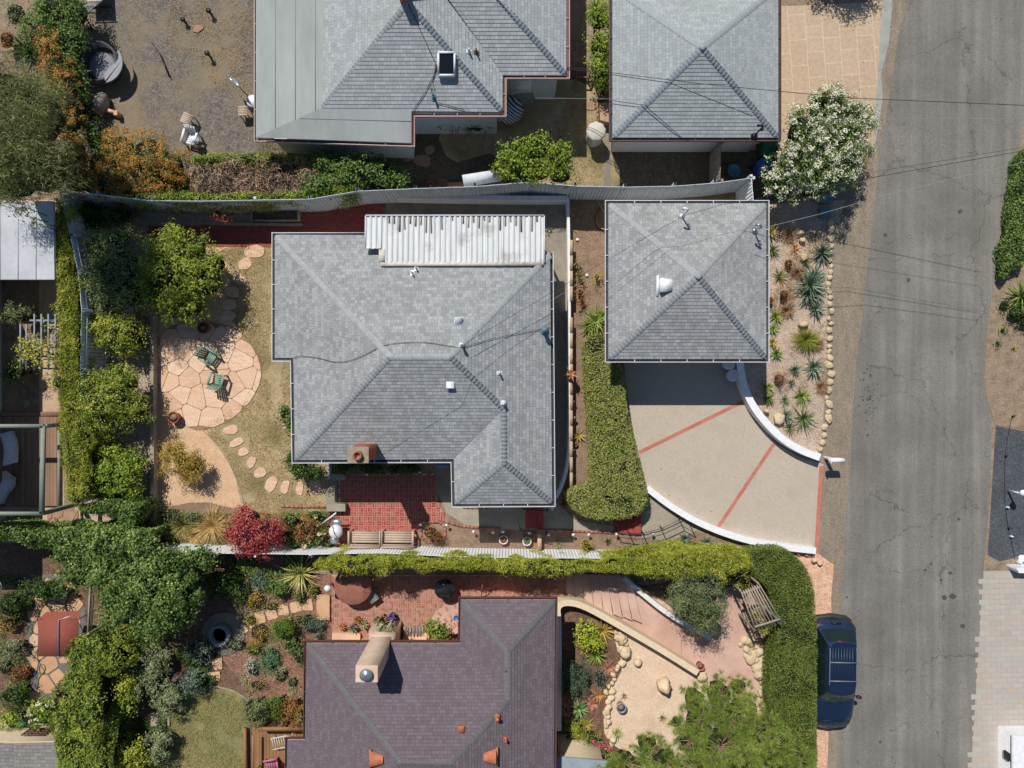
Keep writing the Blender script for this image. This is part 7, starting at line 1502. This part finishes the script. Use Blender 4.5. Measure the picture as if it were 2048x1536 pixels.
m = MB(); m.lathe([(.62, .33), (.64, .42), (.5, .45), (0, .45)], (-.14, -.08, 0), 28, 0, .95, .95); m.build('cushion', flat('grey cushion', '#83858f', .9), th, False)
m = MB(); m.rock((P(211, 213)[0], P(211, 213)[1], .02), .28, .5, .4, 0, 12, R(-15), .05); tag(m.build('stone_bench', flat('pink grey stone', '#978a84', .85), smooth=True), 'pinkish oval stone bench in the shade of the orange hedge', 'bench')
th = place('ornament', 'small grey pedestal ornament beside the stone bench', 'ornament', 230, 228); m = MB(); m.bar((-.3, .1, .25), (.2, -.05, .25), .14, .12); m.box(.22, -.08, 0, .16, .2, .35); m.build('base', m_peachpl, th, False)
pot('small round pot on the ground left of the stone bench', 197, 212, 6, .35, m_grey)
def slat_table(label, px, py, rz, w_=.46, d_=.46, mat=m_woodp, h=.45, z=0, name='side_table'):
    th = place(name, label, 'table', px, py, rz, z); m = MB(); n = 6
    for i in range(n): m.bar((-w_ / 2, -d_ / 2 + d_ * (i + .5) / n, h), (w_ / 2, -d_ / 2 + d_ * (i + .5) / n, h), d_ / n - .012, .02)
    m.build('table_top', mat, th, False)
    for sx in (-1, 1):
        for sy in (-1, 1): m = MB(); m.box(sx * w_ * .42, sy * d_ * .42, 0, .04, .04, h); m.build('leg', mat, th, False)
    return th
slat_table('small grey slatted table beside the white armchair in the yard', 383, 245, R(-25)); slat_table('grey slatted table against the upper house west wall', 494, 230, R(3), .42, .42)
th = arm_chair('white armchair with a hat lying on it in the bare yard', 388, 282, R(-15), m_zinc, name='armchair')
m = MB(); m.lathe([(.2, 0), (.2, .01), (.11, .015), (.1, .09), (0, .1)], (P(388, 280, .5)[0], P(388, 280, .5)[1], .47), 20); tag(m.build('hat', m_cloth), 'white brimmed hat lying on the armchair', 'hat')
th = place('panel', 'tall grey leaf shaped panel leaning on the upper house wall', 'panel', 487, 186, R(-42)); m = MB(); m.add([(-.45, .04, .9), (-.3, .1, 1.0), (.2, .11, 1.1), (.48, .02, 1.15), (.2, -.05, 1.1), (-.3, -.04, 1.0), (-.45, .04, .86), (-.3, .1, .96), (.2, .11, 1.06), (.48, .02, 1.11), (.2, -.05, 1.06), (-.3, -.04, .96)], [[5, 4, 3, 2, 1, 0], [6, 7, 8, 9, 10, 11]] + [[i, (i + 1) % 6, 6 + (i + 1) % 6, 6 + i] for i in range(6)]); m.build('blade', m_steel, th, False); m = MB(); m.tube([(.3, .03, 1.1), (.62, -.02, 0)], .02, 6); m.build('stand', m_black, th, False)
m = MB(); c = P(505, 202, .5); m.lathe([(.03, 0), (.03, .46), (.27, .46), (.27, .5), (0, .5)], (c[0], c[1], 0), 24); tag(m.build('round_table', m_zinc), 'pale round table tucked under the upper house west eave', 'table')
for x, y, h, lb in [(372, 46, .3, 'dark upright stake on the bare yard near the flat stone'), (424, 30, .35, 'dark stake near the top of the dry grass'), (422, 115, .4, 'dark stake with round top south of the dry grass')]:
    m = MB(); c = P(x, y); m.lathe([(.05, 0), (.05, h), (.12, h), (.1, h + .04), (0, h + .05)], c, 10); tag(m.build('garden_stake', m_black), lb, 'stake')
m = MB(); m.bar(P(303, 84, .12), P(320, 108, .12), .03, .03); m.bar(P(320, 108, .12), P(339, 154, .12), .05, .05); tag(m.build('pole', m_black), 'dark bent pole lying on the bare yard', 'pole')
# covered things
def cover(label, px, py, prof, mat, n=24, name='covered_barbecue', cat='covered barbecue', sx=1, sy=1, rot=0):
    m = MB(); ph = random.random() * 6; vs = []
    for r, z in prof:
        for k in range(n): t = 2 * math.pi * k / n; q = r * (1 + .05 * math.sin(5 * t + ph) * (1 - z) + .04 * math.sin(9 * t)); x, y = q * math.cos(t) * sx, q * math.sin(t) * sy; vs.append((x * math.cos(rot) - y * math.sin(rot), x * math.sin(rot) + y * math.cos(rot), z))
    fs = [[i * n + k, i * n + (k + 1) % n, (i + 1) * n + (k + 1) % n, (i + 1) * n + k] for i in range(len(prof) - 1) for k in range(n)] + [[(len(prof) - 1) * n + k for k in range(n)]]
    m.add(vs, fs); o = m.build(name, mat, None, False, False); o.location = P(px, py, 0); return tag(o, label, cat)
cover('barbecue under a cream fabric cover near the upper garage', 1187, 279, [(.36, 0), (.33, .5), (.38, .8), (.42, .95), (.36, 1.02), (.1, 1.05)], m_clothg)
cover('crumpled grey green tarpaulin over furniture by the upper house', 1045, 187, [(.62, 0), (.55, .45), (.5, .75), (.36, .9), (.1, .92)], flat('grey green tarpaulin', '#7f8c88', .5, var=.4), 18, 'covered_furniture', 'tarpaulin', 1.1, .85)
m = MB(); c = P(1018, 214, 1.9); n = 8
um = thing('parasol', 'dark and white striped parasol under the upper house eave', 'parasol', (c[0], c[1], 0)); um_m, t_, b_ = newmat('striped parasol cloth'); wv = node(t_, 'ShaderNodeTexWave', Scale=3.6); wv.wave_type = 'BANDS'; wv.bands_direction = 'DIAGONAL'; tc = t_.nodes.new('ShaderNodeTexCoord'); t_.links.new(tc.outputs['Object'], wv.inputs['Vector']); rr_ = ramp(t_, [(0, '#1c2c3c'), (.45, '#1c2c3c'), (.55, '#c2c6ca'), (1, '#c2c6ca')]); t_.links.new(wv.outputs['Fac'], rr_.inputs[0]); t_.links.new(rr_.outputs[0], b_.inputs['Base Color'])
m.lathe([(.62, 1.62), (.35, 1.8), (0, 1.92)], (0, 0, 0), 8); m.build('canopy', um_m, um, False); m = MB(); m.tube([(0, 0, 0), (0, 0, 1.95)], .02, 8); m.build('pole', m_wood, um, False)
m = MB(); m.prism([P(1200, 205, .5)[:2], P(1219, 205, .5)[:2], P(1219, 245, .5)[:2], P(1200, 240, .5)[:2]], 0, .5); tag(m.build('storage_box', surf('tan box', ['#a08268', '#b09279', '#bb9e85'], 2, bmp=.1)), 'tan storage box against the upper garage west wall', 'box')
mb = MB(); q = [P(924, 350, .9), P(1000, 338, .9), P(1002, 362, .25), P(928, 374, .25)]; mb.add(q + [(a, b, c - .06) for a, b, c in q], [[3, 2, 1, 0], [4, 5, 6, 7], [0, 1, 5, 4], [1, 2, 6, 5], [2, 3, 7, 6], [3, 0, 4, 7]]); bo = tag(mb.build('panel', m_cloth), 'white panel leaning against the north side of the blue grey fence', 'panel')
pot('clay pot in the shade west of the white panel', 860, 371, 9, .3)
mb = MB(); mb.box(P(912, 372)[0], P(912, 372)[1], 0, .7, .16, .3, R(3)); tag(mb.build('storage_box', m_deck2), 'small brown timber box beside the white panel', 'box')
def bin_(label, px, py, rz, mat, s=.55):
    th = place('wheelie_bin', label, 'bin', px, py, rz); m = MB(); frus(m, rc(-s * .42, s * .42, -s * .42, s * .42), rc(-s / 2, s / 2, -s / 2, s / 2), .05, .95); m.build('body', mat, th, False); m = MB(); frus(m, rc(-s / 2 - .03, s / 2 + .03, -s / 2 - .03, s / 2 + .03), rc(-s / 2 + .05, s / 2 - .05, -s / 2 + .05, s / 2 - .05), .95, 1.03); m.build('lid', mat, th, False)
    for sx in (-1, 1): m = MB(); m.tube([(sx * .2, .26, .1), (sx * .26, .26, .1)], .1, 12); m.build('wheel', m_rubber, th, False)
bin_('bright blue wheelie bin beside the oleander', 1516, 342, R(35), m_blue); bin_('dark green wheelie bin by the upper garage wall', 1525, 305, R(5), m_teal, .6)
th = place('tub', 'round blue plastic tub in the shade below the upper garage', 'tub', 1463, 345); m = MB(); m.lathe([(.2, 0), (.26, .3), (.28, .32), (.24, .32), (.2, .12), (0, .1)], (0, 0, 0), 20); m.build('bowl', flat('blue tub plastic', '#3f7fa0', .5), th, False)
fence('timber_screen', 'narrow weathered timber screen running south from the upper garage', [(1442, 282), (1440, 360)], 1.6, m_wood, .14)
th = place('cold_frame', 'empty brown timber cold frame leaning by the upper house corner', 'frame', 1163, 152); m = MB()
for a, b in (((-.3, -.25, .5), (.28, -.3, .5)), ((-.3, -.25, .5), (-.22, .25, .7)), ((.28, -.3, .5), (.3, .22, .7)), ((-.22, .25, .7), (.3, .22, .7))): m.bar(a, b, .05, .05)
m.build('rail', m_deck2, th, False); m = MB()
for a in ((-.28, -.25), (.27, -.28)): m.box(a[0], a[1], 0, .05, .05, .5)
m.build('post', m_deck2, th, False)
mb = MB(); c = P(1208, 440, .02); mb.tube([(c[0] + .5 * math.cos(a) * .8, c[1] + .5 * math.sin(a), .05 + .02 * math.sin(3 * a)) for a in [i * .26 for i in range(18)]], .015, 5); tag(mb.build('garden_hose', m_black), 'loop of black hose on the bare strip beside the garage', 'hose')
for a, b, lb in [((1190, 393), (1208, 424), 'pale stake leaning at the garage north west corner'), ((1202, 456), (1216, 462), 'short pale stick on the soil by the garage wall')]: mb = MB(); mb.bar(P(*a, .15), P(*b, .15), .035, .035); tag(mb.build('stake', m_woodp), lb, 'stake')
for x, y, lb in [(1174, 551, 'white stone among the dry perennials'), (1155, 480, 'small white stone on the bare strip')]: rock(x, y, 3.5, 3, .07, m_white, lb)

# ----- left neighbour: deck, pergola, covered loungers
dk = thing('deck', 'brown timber deck under the sage grey pergola', 'deck', P(60, 940, 0)); m = MB(); x0, x1 = P(-60, 0, .15)[0], P(122, 0, .15)[0]; y0, y1 = P(0, 1012, .15)[1], P(0, 834, .15)[1]; n = int((x1 - x0) / .14)
for i in range(n): m.box(x0 + .14 * (i + .5), (y0 + y1) / 2, .05, .13, y1 - y0, .1, 0, 0, False)
m.build('boards', m_deck, dk); m = MB(); m.bar((x0, y1 + .1, .06), (x1, y1 + .1, .06), .25, .08); m.build('step', m_deck, dk)
pg = thing('pergola', 'sage grey square pergola frame over the brown deck', 'pergola', P(40, 940, 0)); z = 2.5
A, B, C2, D = P(-90, 852, z), P(87, 852, z), P(84, 1027, z), P(-90, 1027, z)
for a, b, nm in ((A, B, 'beam'), (B, C2, 'beam'), (C2, D, 'beam')):
    m = MB(); m.bar(a, b, .15, .12); m.build(nm, m_greyg, pg)
for p in (B, C2): m = MB(); m.box(p[0], p[1], 0, .16, .16, z - .1); m.build('post', m_greyg, pg)
m = MB(); m.bar(P(119, 862, 1.0), P(119, 1012, 1.0), .1, .12); m.build('handrail', m_greyg, pg); m = MB(); m.bar(P(87, 852, z), P(118, 846, 1.0), .06, .08); m.bar(P(84, 1027, z), P(118, 1014, 1.0), .06, .08); m.build('brace', m_greyg, pg)
for px, py, rz, lb in [(28, 896, R(-165), 'upper sun lounger wrapped in a white cover on the deck'), (18, 972, R(-35), 'lower sun lounger wrapped in a white cover on the deck')]:
    th = thing('sun_lounger', lb, 'sun lounger', P(px, py, .15), rz); th.scale = (.72, .8, .8); m = MB(); prof = [(-.9, .34), (-.3, .36), (.1, .38), (.35, .46), (.85, .78)]
    vs = []
    for y, zz in prof:
        for x, dz in ((-.36, -.3), (-.34, 0), (-.1, .03), (.12, .025), (.34, 0), (.36, -.3)): vs.append((x + .04 * math.sin(y * 5), y, max(.04, zz + dz)))
    m.add(vs, [[i * 6 + k, i * 6 + k + 1, (i + 1) * 6 + k + 1, (i + 1) * 6 + k] for i in range(4) for k in range(5)] + [[0, 1, 2, 3, 4, 5], [29, 28, 27, 26, 25, 24]])
    m.build('cover', m_cloth, th, False)
    for x in (-.28, .28):
        for y in (-.75, .6): m = MB(); m.box(x, y, 0, .05, .05, .3); m.build('leg', m_wood, th, False)
m_tw = flat('faded blue grey wood', '#8796a2', .8); tl = thing('trellis', 'pale blue grey slatted trellis in the left neighbour garden', 'trellis', P(75, 690, 0)); m = MB(); z = 2.0
for x in (41, 53, 69, 83, 97, 111): m.bar(P(x, 628 if x > 60 else 648, z), P(x, 740, z), .05, .05, 0)
m.build('slat', m_tw, tl); m = MB(); m.bar(P(60, 641, z - .06), P(114, 641, z - .06), .07, .07); m.bar(P(60, 690, z - .06), P(114, 690, z - .06), .07, .07); m.build('crossbeam', m_tw, tl)
for a in ((69, 641), (111, 641), (69, 736), (111, 736)): m = MB(); q = P(*a, z); m.box(q[0], q[1], 0, .07, .07, z); m.build('post', m_tw, tl)
plant('trellis_climber', 'pale green climber on the blue grey trellis', 'vine', [E(60, 690, 26, 22, 2.0, .25), E(85, 712, 22, 24, 2.0, .25), E(55, 715, 20, 20, 1.9, .2), E(100, 655, 12, 14, 2.0, .2), E(92, 690, 14, 12, 2.0, .2)], leafmat('leaf pale climber', ['#6d7434', '#94963f', '#b5ae5c']), 230, .1, .07, .2, core_s=.01)
plant('round_shrub', 'small round dark shrub above the blue grey trellis', 'shrub', [E(40, 628, 34, 26, .9)], G_OLV, 560, .07, .035, .16); plant('round_shrub', 'small round dark shrub below the blue grey trellis', 'shrub', [E(32, 742, 30, 26, .9)], G_DARK, 560, .07, .035, .16)
for x, y, lb in [(48, 782, 'round concrete step in the shaded bed, upper'), (54, 806, 'round concrete step in the shaded bed, lower')]: m = MB(); c = P(x, y, .02); m.lathe([(.22, 0), (.22, .03), (0, .03)], c, 20); tag(m.build('round_step', m_concd), lb, 'stepping stone')
plant('weeping_branch', 'hanging leafy branch over the pale outbuilding roof', 'plant', [E(60, 425, 26, 22, 3.3, .3), E(85, 450, 22, 14, 3.2, .3)], G_IVY, 160, .12, .05, .2, core_s=.01)

# ----- lower gardens
cn = thing('canopy', 'rust red square canopy swing over the garden flagstones', 'canopy', P(118, 1274, 0)); z = 2.0
m = MB(); q = [P(76, 1238, z - .12), P(156, 1236, z - .12), P(156, 1313, z), P(76, 1313, z)]; m.add(q + [(a, b, c - .03) for a, b, c in q], [[3, 2, 1, 0], [4, 5, 6, 7]] + [[i, (i + 1) % 4, 4 + (i + 1) % 4, 4 + i] for i in range(4)]); qq = [P(76, 1238, z - .13), P(156, 1236, z - .13)]; m.poly([qq[0], qq[1], (qq[1][0] + .05, qq[1][1] + .22, z - .35), (qq[0][0] + .2, qq[0][1] + .22, z - .35)])
m.build('roof_cloth', m_orange, cn); m = MB(); m.tube([P(117, 1313, z + .04), P(117, 1240, z - .06), P(160, 1226, z - .3)], .02, 6); m.build('ridge_pole', m_steel, cn)
for a in ((78, 1240), (154, 1240), (78, 1311), (154, 1311)): m = MB(); p = P(*a, z); m.tube([(p[0], p[1], 0), (p[0], p[1], z - .1)], .02, 6); m.build('post', m_black, cn)
m = MB(); c = P(118, 1290, .4); m.box(c[0], c[1], .35, 1.3, .5, .08); m.build('seat', m_black, cn)
ab = thing('arbour', 'grey timber arbour poles beside the rust canopy', 'arbour', P(180, 1200, 0))
m = MB(); m.bar(P(182, 1145, 2.2), P(176, 1272, 2.2), .06, .08); m.bar(P(188, 1145, 2.1), P(182, 1270, 2.1), .05, .06); m.build('beam', m_wood, ab)
for a in ((182, 1150), (177, 1268)): m = MB(); p = P(*a, 2.2); m.box(p[0], p[1], 0, .08, .08, 2.2); m.build('post', m_wood, ab)
th = place('wire_spiral', 'silver wire spiral ornament in the dark shrub', 'ornament', 34, 1158, 0, 0); m = MB(); m.tube([((.05 + .25 * t) * math.cos(t * 14), (.05 + .25 * t) * math.sin(t * 14), 1.5 - .25 * t) for t in [i / 40 for i in range(41)]], .018, 6); m.build('coil', m_steel, th, False); m = MB(); m.tube([(0, 0, 0), (0, 0, 1.5)], .015, 6); m.build('stake', m_black, th, False)
oncable('garden_hose', [P(80, 1290, .06), P(72, 1305, .06), P(80, 1330, .06), (P(92, 1345, .06)), P(80, 1350, .06), P(78, 1330, .06), P(88, 1328, .06), P(92, 1340, .06), P(76, 1356, .06), P(76, 1375, .06)], 'green garden hose coiled on the flagstones', .018, flat('green hose', '#5f6b44', .5))
fp = thing('fire_pit', 'round stone seat ring with a dark fire bowl in the middle', 'fire pit', P(449, 1266, 0)); m = MB(); rr = M(43); m.lathe([(rr, 0), (rr, .04), (rr * .98, .06), (0, .06)], (0, 0, 0), 36, wob=.02); m.build('base', m_concd, fp, False)
m = MB(); m.lathe([(.48, .06), (.48, .4), (.34, .4), (.34, .1), (0, .08)], (-.1, 0, 0), 28); m.build('ring', m_grey, fp, False); m = MB(); m.lathe([(.33, .12), (0, .12)], (-.1, 0, 0), 20); m.build('ash', m_dark, fp, False)
m = MB(); c = P(358, 1354, .3); m.lathe([(.1, 0), (.24, .25), (.26, .45), (.12, .62), (.1, .7), (.14, .72)], (c[0], c[1], 0), 20, 0, 1, .9); tag(m.build('vase', flat('brown glazed clay', '#6e5650', .5), smooth=True), 'brown rounded clay vase beside the blue green mound', 'vase')
c = P(706, 1172, .72); pt = thing('round_table', 'large round rust brown covered table under the long hedge shadow', 'table', (c[0], c[1], .03)); r = M(38, .72)
m = MB(); m.lathe([(r * .99, .62), (r, .7), (r * .97, .72), (r * .4, .735), (0, .735)], (0, 0, 0), 40, wob=.006); m.build('table_top', surf('rust canvas', ['#7d5044', '#8f5f51', '#9a6b5c'], 1.5, bmp=.1), pt, False); m = MB(); m.lathe([(.3, 0), (.25, .06), (.06, .1), (.06, .64)], (0, 0, 0), 16); m.build('pedestal', m_wood, pt, False)
th = place('garden_lamp', 'pale round topped lamp left of the big rust parasol', 'lamp', 665, 1166); m = MB(); m.tube([(0, 0, 0), (0, 0, .8)], .04, 8); m.build('post', m_grey, th, False); m = MB(); m.lathe([(.14, .78), (.15, .84), (.08, .9), (0, .92)], (0, 0, 0), 18); m.build('lamp_head', m_zinc, th, False)
m = MB(); c = P(889, 1178, .7); rt = thing('round_table', 'dark round table in the hedge shadow on the neighbour patio', 'table', (c[0], c[1], .03)); m.lathe([(M(20, .7), .68), (M(20, .7), .71), (0, .71)], (0, 0, 0), 30); m.build('table_top', flat('dark glass top', '#262a2e', .2), rt, False)
for a in (.6, 2.2, 3.7, 5.3): m = MB(); m.tube([(.28 * math.cos(a), .28 * math.sin(a), 0), (.3 * math.cos(a), .3 * math.sin(a), .68)], .015, 6); m.build('leg', m_black, rt, False)
slat_table('dark slatted low table beside the big rust parasol', 748, 1188, R(35), .42, .5, m_grey, .4, .03)
for k, (x, y, r, h, mt, pm, lb) in enumerate([(683, 1254, 7, .25, m_pot, G_AGO, 'orange flowers in the smallest western clay pot'), (706, 1256, 9, .35, m_pot, G_AGV, 'blue green succulent in the second clay pot'), (714, 1240, 7, .3, m_pot, G_RUST, 'bare clay pot behind the succulent pot'), (727, 1250, 9, .35, m_pot, G_SAGE, 'grey green succulent in the third clay pot'), (752, 1242, 8, .35, m_grey, G_OLV, 'olive succulent in the middle grey pot'), (766, 1240, 10, .4, m_pot, G_GRS, 'trailing green plant in the large clay pot'), (783, 1234, 8, .4, m_black, F_PUR, 'dark purple rosettes in the black pot')]):
    pot(lb.split(' in ')[1].replace('the ', '', 1) + ' on the neighbour brick patio' if ' in ' in lb else 'empty clay pot behind the succulent pot', x, y, r * .8, h, mt, z=.03); rosette('potted_plant', lb, 'plant', x, y, r * 1.15, pm, 20, .045, z=h + .02)
plant('trailing_plant', 'pale trailing plant spilling over the chimney shoulder', 'plant', [E(765, 1262, 18, 10, 1.6, .15), E(780, 1255, 14, 10, 1.6, .15), E(755, 1256, 12, 8, 1.6, .12)], G_SAGE, 320, .09, .04, .14, core_s=.01)
curb('planter_wall', 'peach plaster planter wall beside the chimney base', [(664, 1276), (720, 1276)], .4, .25, m_peachpl, smooth=0); curb('planter_wall', 'peach plaster planter wall east of the chimney base', [(806, 1276), (858, 1276)], .4, .25, m_peachpl, smooth=0)
fw = thing('firewood_stack', 'stack of split grey firewood on the neighbour patio', 'firewood', P(827, 1259, 0)); m = MB()
for k in range(13): m.tube([(-.42 + .07 * k, -.2, .22 + .05 * (k % 2)), (-.42 + .07 * k + random.uniform(-.03, .03), .2, .24 + .05 * (k % 2))], random.uniform(.03, .042), 7)
for k in range(12): m.tube([(-.4 + .07 * k, -.2, .12), (-.4 + .07 * k, .2, .12)], .04, 7)
m.build('logs', surf('split firewood', ['#6f655d', '#8d8278', '#a89c90'], 9, bmp=.3, island=.6), fw, False); m = MB(); m.bar((-.45, -.15, .05), (.45, -.15, .05), .05, .06); m.bar((-.45, .15, .05), (.45, .15, .05), .05, .06); m.build('rack', m_black, fw, False)
plant('plumeria', 'bright green leafy shrub between firewood and brown house', 'shrub', [E(875, 1262, 22, 18, .7), E(888, 1272, 16, 12, .6), E(858, 1252, 12, 12, .6)], leafmat('leaf bright broad', ['#3f5a20', '#648034', '#97a650']), 260, .17, .06, .2, core_s=.5); rosette('cordyline', 'dark maroon spiky plant at the inner corner of the brown house', 'plant', 911, 1273, 14, leafmat('maroon blade', ['#3a1a22', '#57282e'], trans=.05), 18, .05)
for x, y, mt, lb in [(912, 1236, m_blue, 'small bright blue bowl on the pink steps'), (906, 1242, m_steel, 'small steel bowl beside the blue bowl')]: m = MB(); c = P(x, y, .22); m.lathe([(.06, 0), (.1, .06), (.11, .07), (.09, .06), (0, .02)], (c[0], c[1], .14), 20); tag(m.build('bowl', mt, smooth=True), lb, 'bowl')
m = MB(); c = P(965, 1160, .4); m.tube([P(963, 1195, .05), P(964, 1175, .8), P(967, 1160, 1.0)], .02, 6); m.box(P(963, 1195)[0], P(963, 1195)[1], 0, .16, .14, .3); tag(m.build('water_tap', m_terra), 'thin reddish standpipe by the brown house north wall', 'standpipe')
# slatted trellis roof
tr = thing('slatted_arbour', 'grey slatted arbour beside the ivy hedge', 'arbour', P(1520, 1225, 0)); z = 2.1; m = MB()
a0, a1, b0_, b1_ = Vector(P(1482, 1182, z)), Vector(P(1512, 1262, z)), Vector(P(1518, 1168, z)), Vector(P(1564, 1246, z))
for k in range(9): t = k / 8; m.bar(a0.lerp(b0_, t) * 1, a1.lerp(b1_, t), .045, .06)
m.build('slat', m_wood, tr); m = MB(); m.bar(a0.lerp(a1, .08) - Vector((0, 0, .07)), b0_.lerp(b1_, .08) - Vector((0, 0, .07)), .07, .09); m.bar(a0.lerp(a1, .88) + Vector((0, 0, .07)), b0_.lerp(b1_, .88) + Vector((0, 0, .07)), .07, .09); m.build('crossbeam', m_wood, tr)
for p in (a0, a1, b0_, b1_): m = MB(); m.box(p.x, p.y, 0, .08, .08, z - .1); m.build('post', m_wood, tr)
# small deck with furniture at the bottom
d2 = thing('deck', 'tan timber deck at the bottom edge beside the brown house', 'deck', P(540, 1490, 0)); m = MB(); x0, x1 = P(505, 0, .2)[0], P(612, 0, .2)[0]; y0, y1 = P(0, 1700, .2)[1], P(0, 1452, .2)[1]; n = int((x1 - x0) / .15)
for i in range(n): m.box(x0 + .15 * (i + .5), (y0 + y1) / 2, .08, .138, y1 - y0, .12, 0, 0, False)
m.build('boards', m_deck2, d2); m = MB(); m.bar(P(506, 1470, .8), P(506, 1560, .8), .09, .06); m.bar(P(516, 1458, .8), P(608, 1458, .8), .16, .06); m.build('handrail', m_deck2, d2); m = MB(); m.bar(P(490, 1456, .2), P(492, 1560, .2), .12, .16); m.build('edge_beam', m_deck2, d2)
for x in (517, 560, 606): m = MB(); p = P(x, 1458, .8); m.box(p[0], p[1], 0, .09, .09, .8); m.build('post', m_deck2, d2)
th = thing('lounge_frame', 'white metal lounge chair frame on the tan deck', 'lounge chair', P(573, 1476, .2), R(12)); m = MB()
for s in (-.24, .24): m.tube([(-.55, s, .3), (.1, s, .32), (.6, s, .62)], .018, 6)
for i in range(11): x = -.5 + i * .1; zz = .31 if x < .1 else .31 + (x - .1) * .6; m.tube([(x, -.24, zz), (x, .24, zz)], .012, 5)
m.build('frame', m_zinc, th, False)
for sx in (-.45, .4):
    for sy in (-.24, .24): m = MB(); m.tube([(sx, sy, 0), (sx, sy, .3)], .015, 6); m.build('leg', m_zinc, th, False)
arm_chair('pink chair on the tan deck at the bottom edge', 549, 1522, R(-80), flat('faded pink plastic', '#b5708c', .6), name='deck_chair')
th = thing('parasol', 'folded off white parasol on the tan deck', 'parasol', P(520, 1530, .2)); m = MB(); m.lathe([(.3, 1.3), (.2, 1.5), (.04, 1.8), (0, 1.82)], (0, 0, 0), 6); m.build('canopy', m_clothg, th, False); m = MB(); m.tube([(0, 0, 0), (0, 0, 1.9)], .02, 6); m.build('pole', m_black, th, False)
mb = MB(); mb.prism([P(304, 1424)[:2], P(341, 1424)[:2], P(341, 1450)[:2], P(304, 1450)[:2]], 0, .1); tag(mb.build('boardwalk', m_wood), 'short grey timber boardwalk at the lawn edge', 'boardwalk')
mb = MB(); mb.lathe([(.03, .0), (.09, .12), (.03, .24)], (P(48, 1446, .9)[0], P(48, 1446, .9)[1], .85), 8, 0, 2.2, 1); tag(mb.build('bird_ornament', m_teal), 'small green ornament above the cream gable', 'ornament')

# building just beyond the left edge: its east wall shades the neighbour's bed and deck
lb2 = thing('house', 'tall pale walled building along the left edge beside the shaded bed', 'house', (-26, 0, 0)); mb = MB(); y0, y1 = P(0, 1020)[1], P(0, 562)[1]; x1 = P(3, 0)[0]
mb.prism([(-32, y0), (x1, y0), (x1, y1), (-32, y1)], 0, 4.6); mb.build('wall', m_stucco, lb2); mb = MB(); mb.prism([(-32.2, y0 - .2), (x1 + .25, y0 - .2), (x1 + .25, y1 + .2), (-32.2, y1 + .2)], 4.6, 4.75, bottom=True); mb.build('roof', sh_sml if False else m_concd, lb2)

cover_patch('dry_scrub', [(1538, 470), (1645, 470), (1645, 620), (1538, 620)], leafmat('dry scrub', ['#5f4a38', '#80684e', '#9a835f', '#6f6a40'], trans=0), 420, .1, .014, .12, .18, .9, sd=11)
cover_patch('dry_scrub', [(1560, 640), (1650, 640), (1648, 800), (1560, 790)], leafmat('dry scrub', ['#5f4a38', '#80684e', '#9a835f', '#6f6a40'], trans=0), 420, .1, .014, .15, .18, .9, sd=14)
cover_patch('leaf_litter', [(1640, 900), (1700, 900), (1690, 1180), (1655, 1180), (1630, 1110)], G_BARE, 90, .04, .02, .05, .005, .8, sd=15)
cover_patch('leaf_litter', [(1665, 440), (1740, 440), (1700, 900), (1655, 860)], G_BARE, 60, .04, .02, .05, .005, .8, sd=16)
cover_patch('leaf_litter', [(1990, 620), (2100, 620), (2100, 850), (1990, 850)], G_STRAW, 60, .04, .02, -.1, .005, .8, sd=17)

random.seed(5)
def stain(px, py, r, n=9):
    c = P(px, py); pts = [(c[0] + M(r) * random.uniform(.6, 1.2) * math.cos(6.283 * k / n), c[1] + M(r) * random.uniform(.6, 1.2) * math.sin(6.283 * k / n)) for k in range(n)]; return [(x, y, .0165) for x, y in pts]
mb = MB()
for k in range(46): mb.poly(stain(1738 + random.gauss(0, 9), 785 + random.gauss(0, 34), random.uniform(.8, 2.6)))
for x, y, r in [(1735, 870, 3), (1770, 470, 5), (1816, 560, 5), (1900, 1146, 4), (1888, 1195, 6), (1905, 1192, 7), (1693, 1194, 3), (1917, 1038, 4), (1760, 1484, 3), (1850, 1140, 3), (1862, 1128, 3), (1920, 423, 5), (1925, 1252, 5), (1882, 1160, 3)]: mb.poly(stain(x, y, r))
for k in range(40): mb.poly(stain(random.uniform(1710, 1960), random.uniform(0, 1536), random.uniform(.6, 1.5)))
tag(mb.build('oil_stains', flat('old oil stain', '#4b4945', .7)), kind='structure')
mb = MB()
for k in range(10): mb.poly([(x, y, .0245) for x, y, z in stain(random.uniform(1320, 1600), random.uniform(830, 1060), random.uniform(.7, 1.8))])
tag(mb.build('driveway_stains', flat('driveway stain', '#8b7f71', .7)), kind='structure')

for x, y, r, lb in [(1580, 470, 20, 'dry rust coloured tuft below the oleander'), (1598, 545, 18, 'dry rust tuft west of the largest blue agave'), (1575, 622, 18, 'dry rust tuft south of the lower dry shrub'), (1646, 775, 16, 'dry rust tuft by the street stones near the lime yucca'), (1640, 690, 14, 'dry rust tuft east of the grass tree')]:
    tussock('dry_tuft', lb, x, y, r, leafmat('rust blade', ['#5c4434', '#7d6048', '#9a7d5c'], trans=0), 170, .01)
